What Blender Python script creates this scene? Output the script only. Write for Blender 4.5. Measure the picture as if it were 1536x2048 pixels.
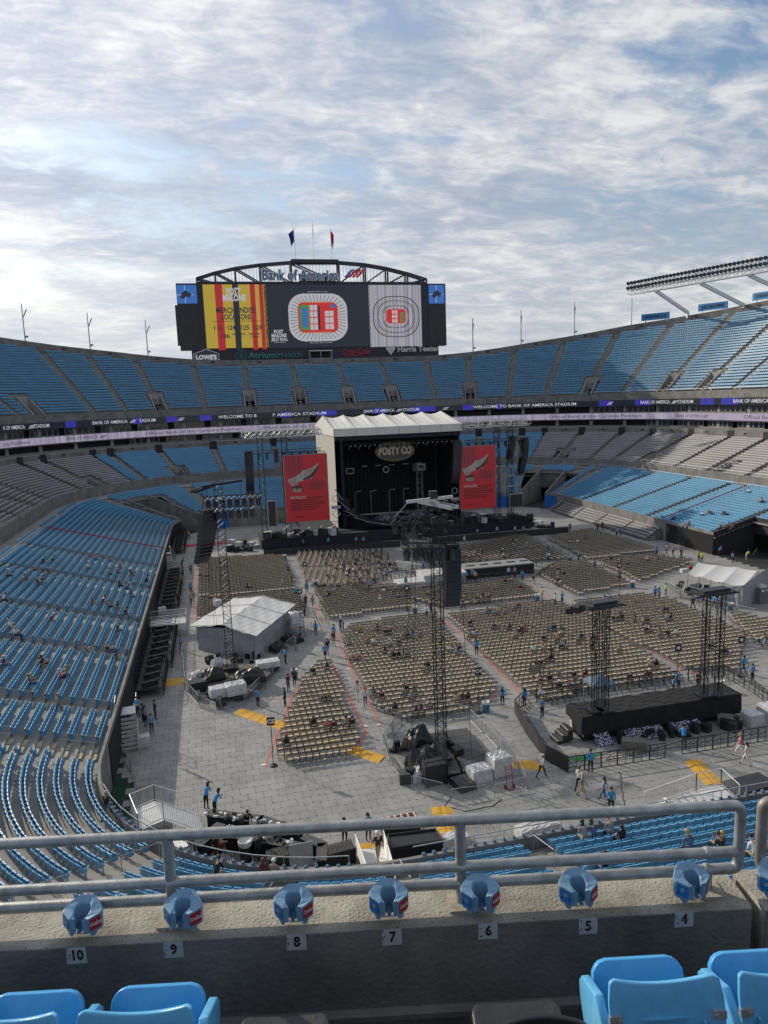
import bpy, bmesh, math, random
import numpy as np
from mathutils import Vector, Matrix
random.seed(7); rng = np.random.default_rng(7)
for o in list(bpy.data.objects): bpy.data.objects.remove(o)
SC = bpy.context.scene; COL = SC.collection
PI = math.pi
# ------------------------------------------------------------------ camera
EYE = 26.0; FPX = 1440.0; YAW, PITCH, ROLL = (math.radians(a) for a in (13.27, 8.87, 2.09))
cd = bpy.data.cameras.new('camera'); cam = bpy.data.objects.new('camera', cd); COL.objects.link(cam); SC.camera = cam
cd.sensor_fit = 'VERTICAL'; cd.sensor_height = 36.0; cd.lens = 36.0*FPX/2048.0; cd.clip_start = 0.05; cd.clip_end = 6000
_f = Vector((math.sin(YAW)*math.cos(PITCH), math.cos(YAW)*math.cos(PITCH), -math.sin(PITCH)))
_r0 = Vector((math.cos(YAW), -math.sin(YAW), 0)); _u0 = _r0.cross(_f)
_r = math.cos(ROLL)*_r0 - math.sin(ROLL)*_u0; _u = math.sin(ROLL)*_r0 + math.cos(ROLL)*_u0
cam.matrix_world = Matrix(((_r.x, _u.x, -_f.x, 0), (_r.y, _u.y, -_f.y, 0), (_r.z, _u.z, -_f.z, EYE), (0, 0, 0, 1)))
SC.render.resolution_x = 768; SC.render.resolution_y = 1024
# survey helpers: where a sight line of the photograph meets the ground or an upright plane of the place
def sight(px, py): return _f + _r*((px-768)/FPX) - _u*((py-1024)/FPX)
def gp(px, py, z=0.0):
    d = sight(px, py); t = (z-EYE)/d.z; return Vector((d.x*t, d.y*t, z))
def ypl(px, py, Y):
    d = sight(px, py); t = Y/d.y; return Vector((d.x*t, Y, EYE+d.z*t))
# ------------------------------------------------------------------ world and sun
SUN_EL, SUN_AZ = math.radians(27.0), math.radians(-38.5)      # azimuth from +Y towards +X
W = bpy.data.worlds.new('World'); SC.world = W; W.use_nodes = True
nt = W.node_tree; nt.nodes.clear(); N = nt.nodes.new; L = nt.links.new
out = N('ShaderNodeOutputWorld'); bg = N('ShaderNodeBackground'); bg.inputs[1].default_value = 0.135
sky = N('ShaderNodeTexSky'); sky.sky_type = 'NISHITA'; sky.sun_disc = False; sky.sun_elevation = SUN_EL
sky.sun_rotation = SUN_AZ; sky.air_density = 1.3; sky.dust_density = 2.2; sky.ozone_density = 1.5
tc = N('ShaderNodeTexCoord'); sep = N('ShaderNodeSeparateXYZ'); L(tc.outputs['Generated'], sep.inputs[0])
def wmath(op, a, b=None, clamp=False):
    m = N('ShaderNodeMath'); m.operation = op; m.use_clamp = clamp
    for i, v in enumerate((a, b)):
        if v is None: continue
        if isinstance(v, (int, float)): m.inputs[i].default_value = v
        else: L(v, m.inputs[i])
    return m.outputs[0]
zc = wmath('ADD', wmath('MAXIMUM', sep.outputs[2], 0.0), 0.20)
cv = N('ShaderNodeCombineXYZ'); L(wmath('DIVIDE', sep.outputs[0], zc), cv.inputs[0]); L(wmath('DIVIDE', sep.outputs[1], zc), cv.inputs[1])
def wnoise(scale, detail, rough, off, dist=0.0, sx=1.0, sy=1.0, rot=0.0):
    mp = N('ShaderNodeMapping'); L(cv.outputs[0], mp.inputs[0]); mp.inputs['Location'].default_value = (off, off*0.7, 0)
    mp.inputs['Scale'].default_value = (sx, sy, 1); mp.inputs['Rotation'].default_value = (0, 0, rot)
    n = N('ShaderNodeTexNoise'); n.inputs['Scale'].default_value = scale; n.inputs['Detail'].default_value = detail
    n.inputs['Roughness'].default_value = rough; n.inputs['Distortion'].default_value = dist; L(mp.outputs[0], n.inputs['Vector']); return n.outputs[0]
def wramp(v, stops):
    r = N('ShaderNodeValToRGB'); e = r.color_ramp.elements; L(v, r.inputs[0])
    while len(e) < len(stops): e.new(0.5)
    for k, (p, c) in enumerate(stops): e[k].position = p; e[k].color = (c, c, c, 1) if isinstance(c, float) else (*c, 1)
    return r.outputs[0]
big = wnoise(0.8, 3, 0.5, 7.7, 0.4, 1.0, 1.25, 0.5); mid = wnoise(1.9, 6, 0.6, 8.3, 0.7, 1.0, 1.6, 0.45); fine = wnoise(7.0, 8, 0.62, 1.7, 0.5, 1.0, 1.45, 0.3); rip = wnoise(17, 5, 0.6, 5.1, 0.9, 1.0, 2.4, 0.9)
dens = wmath('ADD', wmath('MULTIPLY', big, 0.46), wmath('ADD', wmath('MULTIPLY', mid, 0.36), wmath('MULTIPLY', fine, 0.26)))
low = wmath('MULTIPLY', wmath('SUBTRACT', 1.0, wmath('MULTIPLY', sep.outputs[2], 3.6, True), True), 0.09)     # clouds crowd together towards the horizon
cover = wramp(wmath('ADD', dens, low), [(0.455, 0.0), (0.50, 0.40), (0.545, 0.86), (0.63, 1.0)])
sh = wmath('ADD', wmath('MULTIPLY', wnoise(1.3, 5, 0.58, 21.0, 0.5, 1.0, 1.6, 0.4), 0.50), wmath('ADD', wmath('MULTIPLY', fine, 0.36), wmath('MULTIPLY', rip, 0.14)))
shade = wramp(sh, [(0.40, (2.8, 3.2, 3.95)), (0.47, (3.55, 3.85, 4.45)), (0.525, (4.6, 4.75, 5.05)), (0.60, (6.2, 6.2, 6.15))])
sd = Vector((math.sin(SUN_AZ)*math.cos(SUN_EL), math.cos(SUN_AZ)*math.cos(SUN_EL), math.sin(SUN_EL)))
dp = N('ShaderNodeVectorMath'); dp.operation = 'DOT_PRODUCT'; L(tc.outputs['Generated'], dp.inputs[0]); dp.inputs[1].default_value = sd
glow = wmath('POWER', wmath('MAXIMUM', dp.outputs['Value'], 0.0), 4.0)
gl = wmath('ADD', wmath('MULTIPLY', glow, 0.42), 0.80)
vm = N('ShaderNodeVectorMath'); vm.operation = 'SCALE'; L(shade, vm.inputs[0]); L(gl, vm.inputs['Scale'])
mx = N('ShaderNodeMix'); mx.data_type = 'RGBA'; L(wmath('MULTIPLY', cover, 0.95), mx.inputs['Factor'])
sk2 = N('ShaderNodeVectorMath'); sk2.operation = 'MULTIPLY'; L(sky.outputs[0], sk2.inputs[0]); sk2.inputs[1].default_value = (0.66, 0.72, 0.80)
L(sk2.outputs[0], mx.inputs['A']); L(vm.outputs[0], mx.inputs['B'])
hzf = wmath('MULTIPLY', wmath('POWER', wmath('SUBTRACT', 1.0, wmath('MULTIPLY', wmath('MAXIMUM', sep.outputs[2], 0.0), 4.5, True), True), 1.6), 0.62)
hzc = N('ShaderNodeVectorMath'); hzc.operation = 'SCALE'; hzc.inputs[0].default_value = (5.0, 5.25, 5.45); L(gl, hzc.inputs['Scale'])
mh = N('ShaderNodeMix'); mh.data_type = 'RGBA'; L(hzf, mh.inputs['Factor']); L(mx.outputs['Result'], mh.inputs['A']); L(hzc.outputs[0], mh.inputs['B'])
L(mh.outputs['Result'], bg.inputs[0]); L(bg.outputs[0], out.inputs[0])
sl = bpy.data.lights.new('sun', 'SUN'); sl.energy = 3.0; sl.angle = math.radians(0.6); sl.color = (1.0, 0.90, 0.74)
so = bpy.data.objects.new('sun', sl); COL.objects.link(so); so.rotation_euler = sd.to_track_quat('Z', 'Y').to_euler()
SC.view_settings.view_transform = 'Standard'; SC.view_settings.look = 'None'; SC.view_settings.gamma = 1
SC.view_settings.use_curve_mapping = False; SC.view_settings.exposure = 0.30
SC.render.engine = 'CYCLES'
try:
    SC.cycles.max_bounces = 5; SC.cycles.diffuse_bounces = 3; SC.cycles.glossy_bounces = 2; SC.cycles.transmission_bounces = 3
except Exception: pass
# ------------------------------------------------------------------ materials
def mat(name, col, rough=0.6, metal=0.0, var=0.0, scale=4.0, bump=0.0, bscale=None, col2=None, emit=None, estr=1.0, alpha=None, spec=None, detail=6, trans=0.0, obj=True):
    m = bpy.data.materials.new(name); m.use_nodes = True; t = m.node_tree; b = t.nodes['Principled BSDF']
    b.inputs['Base Color'].default_value = (*col, 1); b.inputs['Roughness'].default_value = rough; b.inputs['Metallic'].default_value = metal
    if spec is not None: b.inputs['Specular IOR Level'].default_value = spec
    if trans: b.inputs['Transmission Weight'].default_value = trans
    if emit: b.inputs['Emission Color'].default_value = (*emit, 1); b.inputs['Emission Strength'].default_value = estr
    if var or bump or col2:
        g = t.nodes.new('ShaderNodeNewGeometry'); n = t.nodes.new('ShaderNodeTexNoise'); n.inputs['Scale'].default_value = scale; n.inputs['Detail'].default_value = detail; n.inputs['Roughness'].default_value = 0.62
        t.links.new(g.outputs['Position'], n.inputs['Vector'])
        r = t.nodes.new('ShaderNodeValToRGB'); e = r.color_ramp.elements; e[0].position = 0.3; e[1].position = 0.7
        c2 = col2 if col2 else tuple(min(1, c*(1+var)) for c in col); c1 = col if col2 else tuple(c*(1-var) for c in col)
        e[0].color = (*c1, 1); e[1].color = (*c2, 1); t.links.new(n.outputs[0], r.inputs[0]); t.links.new(r.outputs[0], b.inputs['Base Color'])
        if bump:
            n2 = t.nodes.new('ShaderNodeTexNoise'); n2.inputs['Scale'].default_value = bscale or scale*6; n2.inputs['Detail'].default_value = 5; t.links.new(g.outputs['Position'], n2.inputs['Vector'])
            bu = t.nodes.new('ShaderNodeBump'); bu.inputs['Strength'].default_value = bump; bu.inputs['Distance'].default_value = 0.02
            t.links.new(n2.outputs[0], bu.inputs['Height']); t.links.new(bu.outputs[0], b.inputs['Normal'])
    return m
M = dict(
 concrete=mat('concrete', (0.24, 0.23, 0.21), 0.85, var=0.28, scale=0.9, bump=0.3),
 concrete_dk=mat('weathered_concrete', (0.185, 0.18, 0.168), 0.9, var=0.35, scale=0.6, bump=0.3),
 concrete_lt=mat('pale_concrete', (0.30, 0.295, 0.275), 0.85, var=0.2, scale=1.2, bump=0.2),
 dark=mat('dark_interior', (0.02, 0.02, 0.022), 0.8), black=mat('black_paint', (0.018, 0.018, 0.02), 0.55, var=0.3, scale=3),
 blackcloth=mat('black_cloth', (0.012, 0.012, 0.013), 0.95, var=0.4, scale=1.2, bump=0.5, bscale=3),
 blackmetal=mat('black_metal', (0.015, 0.015, 0.018), 0.45, metal=0.3), plastic_black=mat('black_plastic', (0.014, 0.014, 0.016), 0.4),
 alu=mat('bare_aluminium', (0.62, 0.62, 0.60), 0.38, metal=0.7, var=0.12, scale=5), galv=mat('galvanised_steel', (0.36, 0.37, 0.37), 0.6, metal=0.5, var=0.25, scale=9),
 whitepaint=mat('white_paint', (0.75, 0.75, 0.72), 0.5, var=0.08, scale=3), greymetal=mat('grey_steel', (0.33, 0.34, 0.35), 0.5, metal=0.4, var=0.15, scale=2),
 seatblue=mat('blue_seat_plastic', (0.17, 0.41, 0.59), 0.28, var=0.12, scale=0.25), seatgrey=mat('grey_seat_plastic', (0.50, 0.48, 0.475), 0.45, var=0.12, scale=0.3),
 bluewall=mat('blue_wall_pad', (0.01, 0.13, 0.42), 0.5, var=0.1, scale=1), glass=mat('window_glass', (0.03, 0.04, 0.05), 0.08, spec=0.8, var=0.5, scale=0.4),
 frame=mat('window_frame', (0.33, 0.33, 0.31), 0.5), lamp_glass=mat('lamp_glass', (0.10, 0.12, 0.14), 0.2, metal=0.3),
)
# ------------------------------------------------------------------ mesh builder
class MB:
    def __init__(s): s.v = []; s.f = []; s.m = []
    def add(s, vs, fs, m=0):
        k = len(s.v); s.v.extend(Vector(v) for v in vs); seen = set(); fs = [f for f in fs if frozenset(f) not in seen and not seen.add(frozenset(f))]; s.f.extend([tuple(i+k for i in f) for f in fs]); s.m.extend([m]*len(fs)); return s
    def box(s, c, size, rz=0.0, m=0, rx=0.0, ry=0.0, taper=1.0):
        hx, hy, hz = (a/2 for a in size); R = Matrix.Rotation(rz, 3, 'Z') @ Matrix.Rotation(ry, 3, 'Y') @ Matrix.Rotation(rx, 3, 'X'); c = Vector(c)
        vs = [c + R @ Vector((x*hx*(taper if z > 0 else 1), y*hy*(taper if z > 0 else 1), z*hz)) for z in (-1, 1) for x, y in ((-1, -1), (1, -1), (1, 1), (-1, 1))]
        return s.add(vs, [(3, 2, 1, 0), (4, 5, 6, 7), (0, 1, 5, 4), (1, 2, 6, 5), (2, 3, 7, 6), (3, 0, 4, 7)], m)
    def tube(s, p0, p1, r, n=6, m=0, r1=None, cap=True):
        p0, p1 = Vector(p0), Vector(p1); d = (p1-p0)
        if d.length < 1e-6: return s
        d.normalize(); a = d.orthogonal().normalized(); b = d.cross(a); r1 = r if r1 is None else r1
        vs = [p0 + (a*math.cos(2*PI*k/n) + b*math.sin(2*PI*k/n))*r for k in range(n)] + [p1 + (a*math.cos(2*PI*k/n) + b*math.sin(2*PI*k/n))*r1 for k in range(n)]
        fs = [(k, (k+1) % n, n+(k+1) % n, n+k) for k in range(n)]
        if cap: fs += [tuple(range(n-1, -1, -1)), tuple(range(n, 2*n))]
        return s.add(vs, fs, m)
    def bar(s, p0, p1, w, h=None, m=0):
        p0, p1 = Vector(p0), Vector(p1); d = (p1-p0); h = h or w
        if d.length < 1e-6: return s
        d.normalize(); up = Vector((0, 0, 1)) if abs(d.z) < 0.95 else Vector((1, 0, 0)); a = d.cross(up).normalized()*w/2; b = a.normalized().cross(d)*h/2
        vs = [p + x*a + y*b for p in (p0, p1) for x, y in ((-1, -1), (1, -1), (1, 1), (-1, 1))]
        return s.add(vs, [(3, 2, 1, 0), (4, 5, 6, 7), (0, 1, 5, 4), (1, 2, 6, 5), (2, 3, 7, 6), (3, 0, 4, 7)], m)
    def pipe(s, pts, r, n=8, m=0):
        for a, b in zip(pts, pts[1:]): s.tube(a, b, r, n, m)
        return s
    def prism(s, poly, z0, z1, m=0):
        n = len(poly); vs = [(p[0], p[1], z0) for p in poly] + [(p[0], p[1], z1) for p in poly]
        ar = sum(poly[i][0]*poly[(i+1) % n][1]-poly[(i+1) % n][0]*poly[i][1] for i in range(n))
        top = tuple(range(n, 2*n)); bot = tuple(range(n-1, -1, -1)); sides = [(i, (i+1) % n, n+(i+1) % n, n+i) for i in range(n)]
        if ar < 0: top = top[::-1]; bot = bot[::-1]; sides = [f[::-1] for f in sides]
        return s.add(vs, [top, bot]+sides, m)
    def revolve(s, prof, n=12, c=(0, 0, 0), m=0):
        c = Vector(c); vs = [c+Vector((r*math.cos(2*PI*k/n), r*math.sin(2*PI*k/n), z)) for r, z in prof for k in range(n)]
        fs = [(i*n+k, i*n+(k+1) % n, (i+1)*n+(k+1) % n, (i+1)*n+k) for i in range(len(prof)-1) for k in range(n)]
        return s.add(vs, fs, m)
    def ball(s, c, r, m=0, sc=(1, 1, 1), n=8, k=5):
        prof = [(math.sin(PI*i/k), -math.cos(PI*i/k)) for i in range(k+1)]; c = Vector(c)
        vs = [c+Vector((r*sc[0]*a*math.cos(2*PI*j/n), r*sc[1]*a*math.sin(2*PI*j/n), r*sc[2]*z)) for a, z in prof for j in range(n)]
        return s.add(vs, [(i*n+j, i*n+(j+1) % n, (i+1)*n+(j+1) % n, (i+1)*n+j) for i in range(k) for j in range(n)], m)
    def truss(s, p0, p1, w=0.4, r=0.025, step=None, up=None, m=0, n=4):
        p0, p1 = Vector(p0), Vector(p1); d = (p1-p0); Ln = d.length; d.normalize(); up = Vector(up) if up else (Vector((0, 0, 1)) if abs(d.z) < 0.9 else Vector((1, 0, 0)))
        a = d.cross(up).normalized()*w/2; b = a.normalized().cross(d)*w/2; step = step or w; k = max(1, round(Ln/step)); cs = [(-1, -1), (1, -1), (1, 1), (-1, 1)]
        for x, y in cs: s.tube(p0+x*a+y*b, p1+x*a+y*b, r, n, m, cap=False)
        for i in range(k):
            q0 = p0+d*(Ln*i/k); q1 = p0+d*(Ln*(i+1)/k)
            for j in range(4):
                (x0, y0), (x1, y1) = cs[j], cs[(j+1) % 4]
                A, B = (q0+x0*a+y0*b, q1+x1*a+y1*b) if (i+j) % 2 else (q0+x1*a+y1*b, q1+x0*a+y0*b)
                s.tube(A, B, r*0.6, 3, m, cap=False)
        return s
    def build(s, name, mats, parent=None, smooth=False, origin=None, weld=False):
        me = bpy.data.meshes.new(name); org = Vector(origin) if origin is not None else (parent_origin(parent) if parent else Vector((0, 0, 0)))
        me.from_pydata([tuple(v-org) for v in s.v], [], s.f)
        mats = mats if isinstance(mats, (list, tuple)) else [mats]
        for x in mats: me.materials.append(x)
        if len(mats) > 1: me.polygons.foreach_set('material_index', s.m)
        if weld:
            b = bmesh.new(); b.from_mesh(me); bmesh.ops.remove_doubles(b, verts=b.verts, dist=1e-4); bmesh.ops.recalc_face_normals(b, faces=b.faces); b.to_mesh(me); b.free()
        if smooth: me.polygons.foreach_set('use_smooth', [True]*len(me.polygons))
        me.update(); o = bpy.data.objects.new(name, me); COL.objects.link(o)
        if parent: o.parent = parent
        else: o.location = org
        return o
def parent_origin(p):
    v = Vector((0, 0, 0))
    while p: v = v + p.location; p = p.parent
    return v
def tag(o, label=None, cat=None, group=None, kind=None):
    if label: o['label'] = label
    if cat: o['category'] = cat
    if group: o['group'] = group
    if kind: o['kind'] = kind
    return o
def empty(name, loc, label=None, cat=None, group=None, rz=0.0, kind=None):
    o = bpy.data.objects.new(name, None); COL.objects.link(o); o.location = loc; o.rotation_euler = (0, 0, rz); o.empty_display_size = 0.3
    return tag(o, label, cat, group, kind)
KIDS = {}
def copy_tree(o, parent=None):
    c = o.copy(); COL.objects.link(c); c.parent = parent
    for ch in [x for x in o.children]: copy_tree(ch, c)
    return c
def place(proto, used, loc, rz=0.0, label=None, group=None, cat=None):
    o = proto if not used[0] else copy_tree(proto); used[0] = True
    o.location = loc; o.rotation_euler = (0, 0, rz); return tag(o, label, cat, group)
def text_mb(s, size, m=0, bold=0.0, space=1.0, shear=0.0, ext=0.0, align='CENTER', width=1.0):
    """flat lettering as (verts, faces) in the XZ plane, centred"""
    cu = bpy.data.curves.new('t', 'FONT'); cu.body = s; cu.size = size; cu.align_x = align; cu.align_y = 'CENTER'; cu.space_character = space; cu.shear = shear
    cu.offset = bold; cu.extrude = ext; cu.resolution_u = 2; cu.fill_mode = 'BOTH' if ext else 'FRONT'
    o = bpy.data.objects.new('t', cu); me = bpy.data.meshes.new_from_object(o)
    vs = [(v.co.x*width, -v.co.z, v.co.y) for v in me.vertices]; fs = [tuple(p.vertices) for p in me.polygons]
    bpy.data.objects.remove(o); bpy.data.curves.remove(cu); bpy.data.meshes.remove(me); return vs, fs
def put(mb, vf, O, U, V, m=0, off=0.0):
    """lay flat (x, _, z) shapes on a plane: origin O, unit axes U (right) and V (up)"""
    O, U, V = Vector(O), Vector(U), Vector(V); Nn = U.cross(V)
    mb.add([O+U*v[0]+V*v[2]+Nn*(off-v[1]) for v in vf[0]], vf[1], m)
def poly_vf(pts): return [(x, 0, z) for x, z in pts], [tuple(range(len(pts)))]
def rect_vf(x0, z0, x1, z1): return poly_vf([(x0, z0), (x1, z0), (x1, z1), (x0, z1)])
# ------------------------------------------------------------------ stadium plan: rounded rectangles, walked left side -> far end -> right side -> near end
class Path:
    def __init__(s, x0, x1, y0, y1, r, step=1.5, rn=None):
        P = []; rn = rn or r
        def line(a, b):
            n = max(1, int((Vector(b)-Vector(a)).length/step))
            for k in range(n): P.append(Vector(a).lerp(Vector(b), k/n))
        def arc(c, a0, a1):
            n = max(4, int(abs(a1-a0)*r/step))
            for k in range(n): a = a0+(a1-a0)*k/n; P.append(Vector((c[0]+r*math.cos(a), c[1]+r*math.sin(a))))
        line((x0, y0+rn), (x0, y1-r)); arc((x0+r, y1-r), PI, PI/2); line((x0+r, y1), (x1-r, y1)); arc((x1-r, y1-r), PI/2, 0); r2 = r; r = rn
        line((x1, y1-r2), (x1, y0+r)); arc((x1-r, y0+r), 0, -PI/2); line((x1-r, y0), (x0+r, y0)); arc((x0+r, y0+r), -PI/2, -PI)
        s.P = P; n = len(P); s.S = [0.0]
        for i in range(n): s.S.append(s.S[-1]+(P[(i+1) % n]-P[i]).length)
        s.len = s.S[-1]; s.arr = np.array(s.S)
    def at(s, t):
        t %= s.len; i = int(np.searchsorted(s.arr, t, side='right'))-1; i = min(i, len(s.P)-1); n = len(s.P)
        f = (t-s.S[i])/max(1e-9, s.S[i+1]-s.S[i]); p = s.P[i].lerp(s.P[(i+1) % n], f)
        def nn(j):
            d = s.P[(j+1) % n]-s.P[(j-1) % n]; return Vector((-d.y, d.x)).normalized()
        return p, nn(i).lerp(nn((i+1) % n), f).normalized()
    def find(s, px, py, lo=None, hi=None, z=None):
        """path length where the sight line (px, py) crosses the path (far crossing)"""
        d = sight(px, py); a = math.atan2(d.x, d.y); best = None
        ts = np.arange(lo if lo is not None else 0, hi if hi is not None else s.len, 0.5); prev = None
        for t in ts:
            p = s.at(t)[0]; e = math.atan2(p.x, p.y)-a
            if prev is not None and prev[1]*e <= 0 and abs(e) < 0.5:
                q = prev[0]+(t-prev[0])*abs(prev[1])/(abs(prev[1])+abs(e)+1e-12); pt = s.at(q)[0]
                if best is None or pt.length > best[1]: best = (q, pt.length)
            prev = (t, e)
        return best[0] if best else None
FA = Path(-8.4, 75.5, 31.5, 157.0, 14.0, rn=16.0)      # pitch wall
FB = Path(-30.0, 95.0, 12.0, 183.0, 39.0)      # front of the middle deck
FC = Path(-49.0, 114.0, -12.0, 205.0, 58.0, 2.0)     # ribbon board / front of the upper deck
def interp(u, tab):
    for (a, x), (b, y) in zip(tab, tab[1:]):
        if u <= b: return x+(y-x)*max(0, (u-a))/(b-a)
    return tab[-1][1]
CMID = 220.0; CUP = (24.7, 0.72, 0.96)         # upper deck: height of its first row, slope, row depth
def rim_d(t): return interp(abs(t-CMID), [(0, 17.6), (30, 17.9), (38, 18.7), (46, 20.2), (53, 21.9), (64, 24.2), (73, 26.4), (90, 28.6), (100, 30), (120, 33), (140, 35), (400, 36)])
def deck_mesh(path, t0, t1, rows, depth, z0, rise, mb, rowmax=None, closed=False, skip=None, step=1.4):
    """stepped concrete: every row a riser and a tread, rows end where rowmax says"""
    n = max(2, int((t1-t0)/step)); ts = [t0+(t1-t0)*i/n for i in range(n+1)]
    pn = [path.at(t) for t in ts]
    for i in range(n):
        (pa, na), (pb, nb) = pn[i], pn[i+1]; tm = (ts[i]+ts[i+1])/2; R = min(rows, int(rowmax(tm)) if rowmax else rows)
        for k in range(R):
            if skip and skip(tm, k): continue
            z = z0+k*rise; a0, b0 = pa+na*k*depth, pb+nb*k*depth; a1, b1 = pa+na*(k+1)*depth, pb+nb*(k+1)*depth
            mb.add([(*a0, z-rise), (*b0, z-rise), (*b0, z), (*a0, z), (*b1, z), (*a1, z)], [(1, 0, 3, 2), (2, 3, 5, 4)])
def wall_strip(path, t0, t1, off0, z0, off1, z1, mb, m=0, step=1.5, face_in=True):
    n = max(1, int((t1-t0)/step)); f = lambda v, t: v(t) if callable(v) else v
    for i in range(n):
        ta, tb = t0+(t1-t0)*i/n, t0+(t1-t0)*(i+1)/n; (pa, na), (pb, nb) = path.at(ta), path.at(tb)
        q = [(*(pa+na*f(off0, ta)), f(z0, ta)), (*(pb+nb*f(off0, tb)), f(z0, tb)), (*(pb+nb*f(off1, tb)), f(z1, tb)), (*(pa+na*f(off1, ta)), f(z1, ta))]
        mb.add(q, [(1, 0, 3, 2)], m)
SEATS = {'blue': [], 'grey': []}               # x, y, z, heading
def seat_rows(path, t0, t1, rows, depth, z0, rise, aisles, kind, rowmax=None, skip=None, pitch=0.52, aw=0.62, off=0.42, first=0):
    cuts = sorted([a for a in aisles if t0 < a < t1])
    edges = [t0]+cuts+[t1]
    for k in range(first, rows):
        for e0, e1 in zip(edges, edges[1:]):
            a, b = e0+(aw if e0 != t0 else 0.1), e1-(aw if e1 != t1 else 0.1)
            # arc length on the row itself, so seats keep their pitch in the corners
            ts = np.arange(a, b, 0.25)
            if len(ts) < 3: continue
            pts = [path.at(t) for t in ts]; xy = np.array([(*(p+n*(k*depth+off)),) for p, n in pts]); seg = np.hypot(*np.diff(xy, axis=0).T); cum = np.concatenate([[0], np.cumsum(seg)])
            cnt = int(cum[-1]/pitch)
            if cnt < 1: continue
            mar = (cum[-1]-cnt*pitch)/2
            for q in range(cnt):
                c = mar+(q+0.5)*pitch; i = min(int(np.searchsorted(cum, c)), len(ts)-1); f = (c-cum[i-1])/max(1e-6, cum[i]-cum[i-1]); t = ts[i-1]+(ts[i]-ts[i-1])*f
                if rowmax and k >= int(rowmax(t)): continue
                if skip and skip(t, k): continue
                p, n = path.at(t); w = p+n*(k*depth+off); SEATS[kind].append((w.x, w.y, z0+k*rise, math.atan2(n.y, n.x)-PI/2))
# ---- aisles and vomitories, surveyed from the photograph
UA = [t for t in (FC.find(x, y, 100, 330) for x, y in ((44, 834), (193, 832), (257, 831), (325, 827), (413, 824), (501, 822), (604, 818), (702, 815), (792, 812), (872, 810), (941, 805), (1016, 802), (1090, 799), (1168, 796), (1241, 792), (1318, 788), (1392, 784), (1475, 778))) if t]
UA += [UA[0]-11, UA[0]-22, UA[-1]+11, UA[-1]+22, UA[-1]+33, UA[-1]+44]
UV = [t for t in (FC.find(x, y, 100, 330) for x, y in ((83, 815), (325, 810), (501, 800), (604, 795), (702, 790), (792, 790), (941, 785), (1168, 780), (1318, 780), (1392, 778), (1475, 772))) if t]
def near(t, lst, w): return any(abs(t-v) < w for v in lst)
stand = empty('grandstand', (0, 0, 0), 'huge open-air stadium bowl with concrete decks, suites and three tiers of seating', 'stadium')
stand['kind'] = 'structure'
TU0, TU1 = 60, 400
mb = MB(); up_rows = lambda t: rim_d(t)/CUP[2]; sk = lambda t, k: k < 7 and near(t, UV, 1.5)
deck_mesh(FC, TU0, TU1, 60, CUP[2], CUP[0], CUP[1]*CUP[2], mb, up_rows, skip=sk)
mb.build('upper_deck', M['concrete'], stand)
seat_rows(FC, TU0, TU1, 60, CUP[2], CUP[0], CUP[1]*CUP[2], UA, 'blue', up_rows, skip=lambda t, k: (k < 8 and near(t, UV, 2.2)) or k < 1 )
# rim wall, its outer face and the concourse roof line
mb = MB(); rz = lambda t: CUP[0]+CUP[1]*rim_d(t)
rd = lambda t: rim_d(t)+0.1
wall_strip(FC, TU0, TU1, rd, lambda t: rz(t)-1.5, rd, lambda t: rz(t)+1.6, mb)
wall_strip(FC, TU0, TU1, rd, lambda t: rz(t)+1.6, lambda t: rd(t)+0.35, lambda t: rz(t)+1.6, mb)
wall_strip(FC, TU0, TU1, lambda t: rd(t)+0.35, lambda t: rz(t)+1.6, lambda t: rd(t)+0.35, 0.0, mb)
mb.build('rim_wall', M['concrete_dk'], stand)
# front parapet of the upper deck, ribbon boards, suite fronts
mb = MB()
wall_strip(FC, TU0, TU1, -0.35, 23.62, -0.35, 25.35, mb); wall_strip(FC, TU0, TU1, -0.35, 25.35, -0.1, 25.35, mb); wall_strip(FC, TU0, TU1, -0.1, 25.35, -0.1, 24.0, mb)
wall_strip(FC, TU0, TU1, 3.2, 22.0, -0.35, 22.0, mb); wall_strip(FC, TU0, TU1, -0.2, 18.35, -0.2, 18.62, mb); wall_strip(FC, TU0, TU1, 2.0, 18.35, -0.2, 18.35, mb)
wall_strip(FC, TU0, TU1, -0.2, 20.32, 2.0, 20.32, mb); wall_strip(FC, TU0, TU1, -0.2, 20.2, -0.2, 20.32, mb)
mb.build('suite_slab', M['concrete_dk'], stand)
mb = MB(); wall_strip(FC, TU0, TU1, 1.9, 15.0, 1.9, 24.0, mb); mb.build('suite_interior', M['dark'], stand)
# middle deck
BZ, BR, BD, BN = 9.1, 0.37, 0.88, 16
TB0, TB1 = 90.0, 420.0
def findB(l): return sorted(t for t in (FB.find(x, y, 60, FB.len*0.75) for x, y in l) if t)
BA = findB(((104, 1011), (167, 988), (197, 970), (268, 970), (293, 965), (366, 962), (450, 954), (560, 945), (700, 940), (840, 935), (960, 930), (1028, 930), (1063, 926), (1120, 925), (1180, 928), (1225, 930), (1278, 935), (1345, 941), (1410, 948), (1490, 962)))
BA += [BA[0]-11, BA[0]-22, BA[-1]+9, BA[-1]+20]
BV = findB(((78, 1025), (208, 982), (368, 960), (1118, 922), (1278, 930), (1425, 945)))
mb = MB(); deck_mesh(FB, 40, 440, BN, BD, BZ, BR, mb, skip=lambda t, k: k < 6 and near(t, BV, 1.6)); mb.build('middle_deck', M['concrete'], stand)
FBG0 = FB.find(268, 970, 60, 330); FBG1 = FB.find(1063, 926, 60, 400)
skb = lambda t, k: k < 6 and near(t, BV, 2.3)
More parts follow.
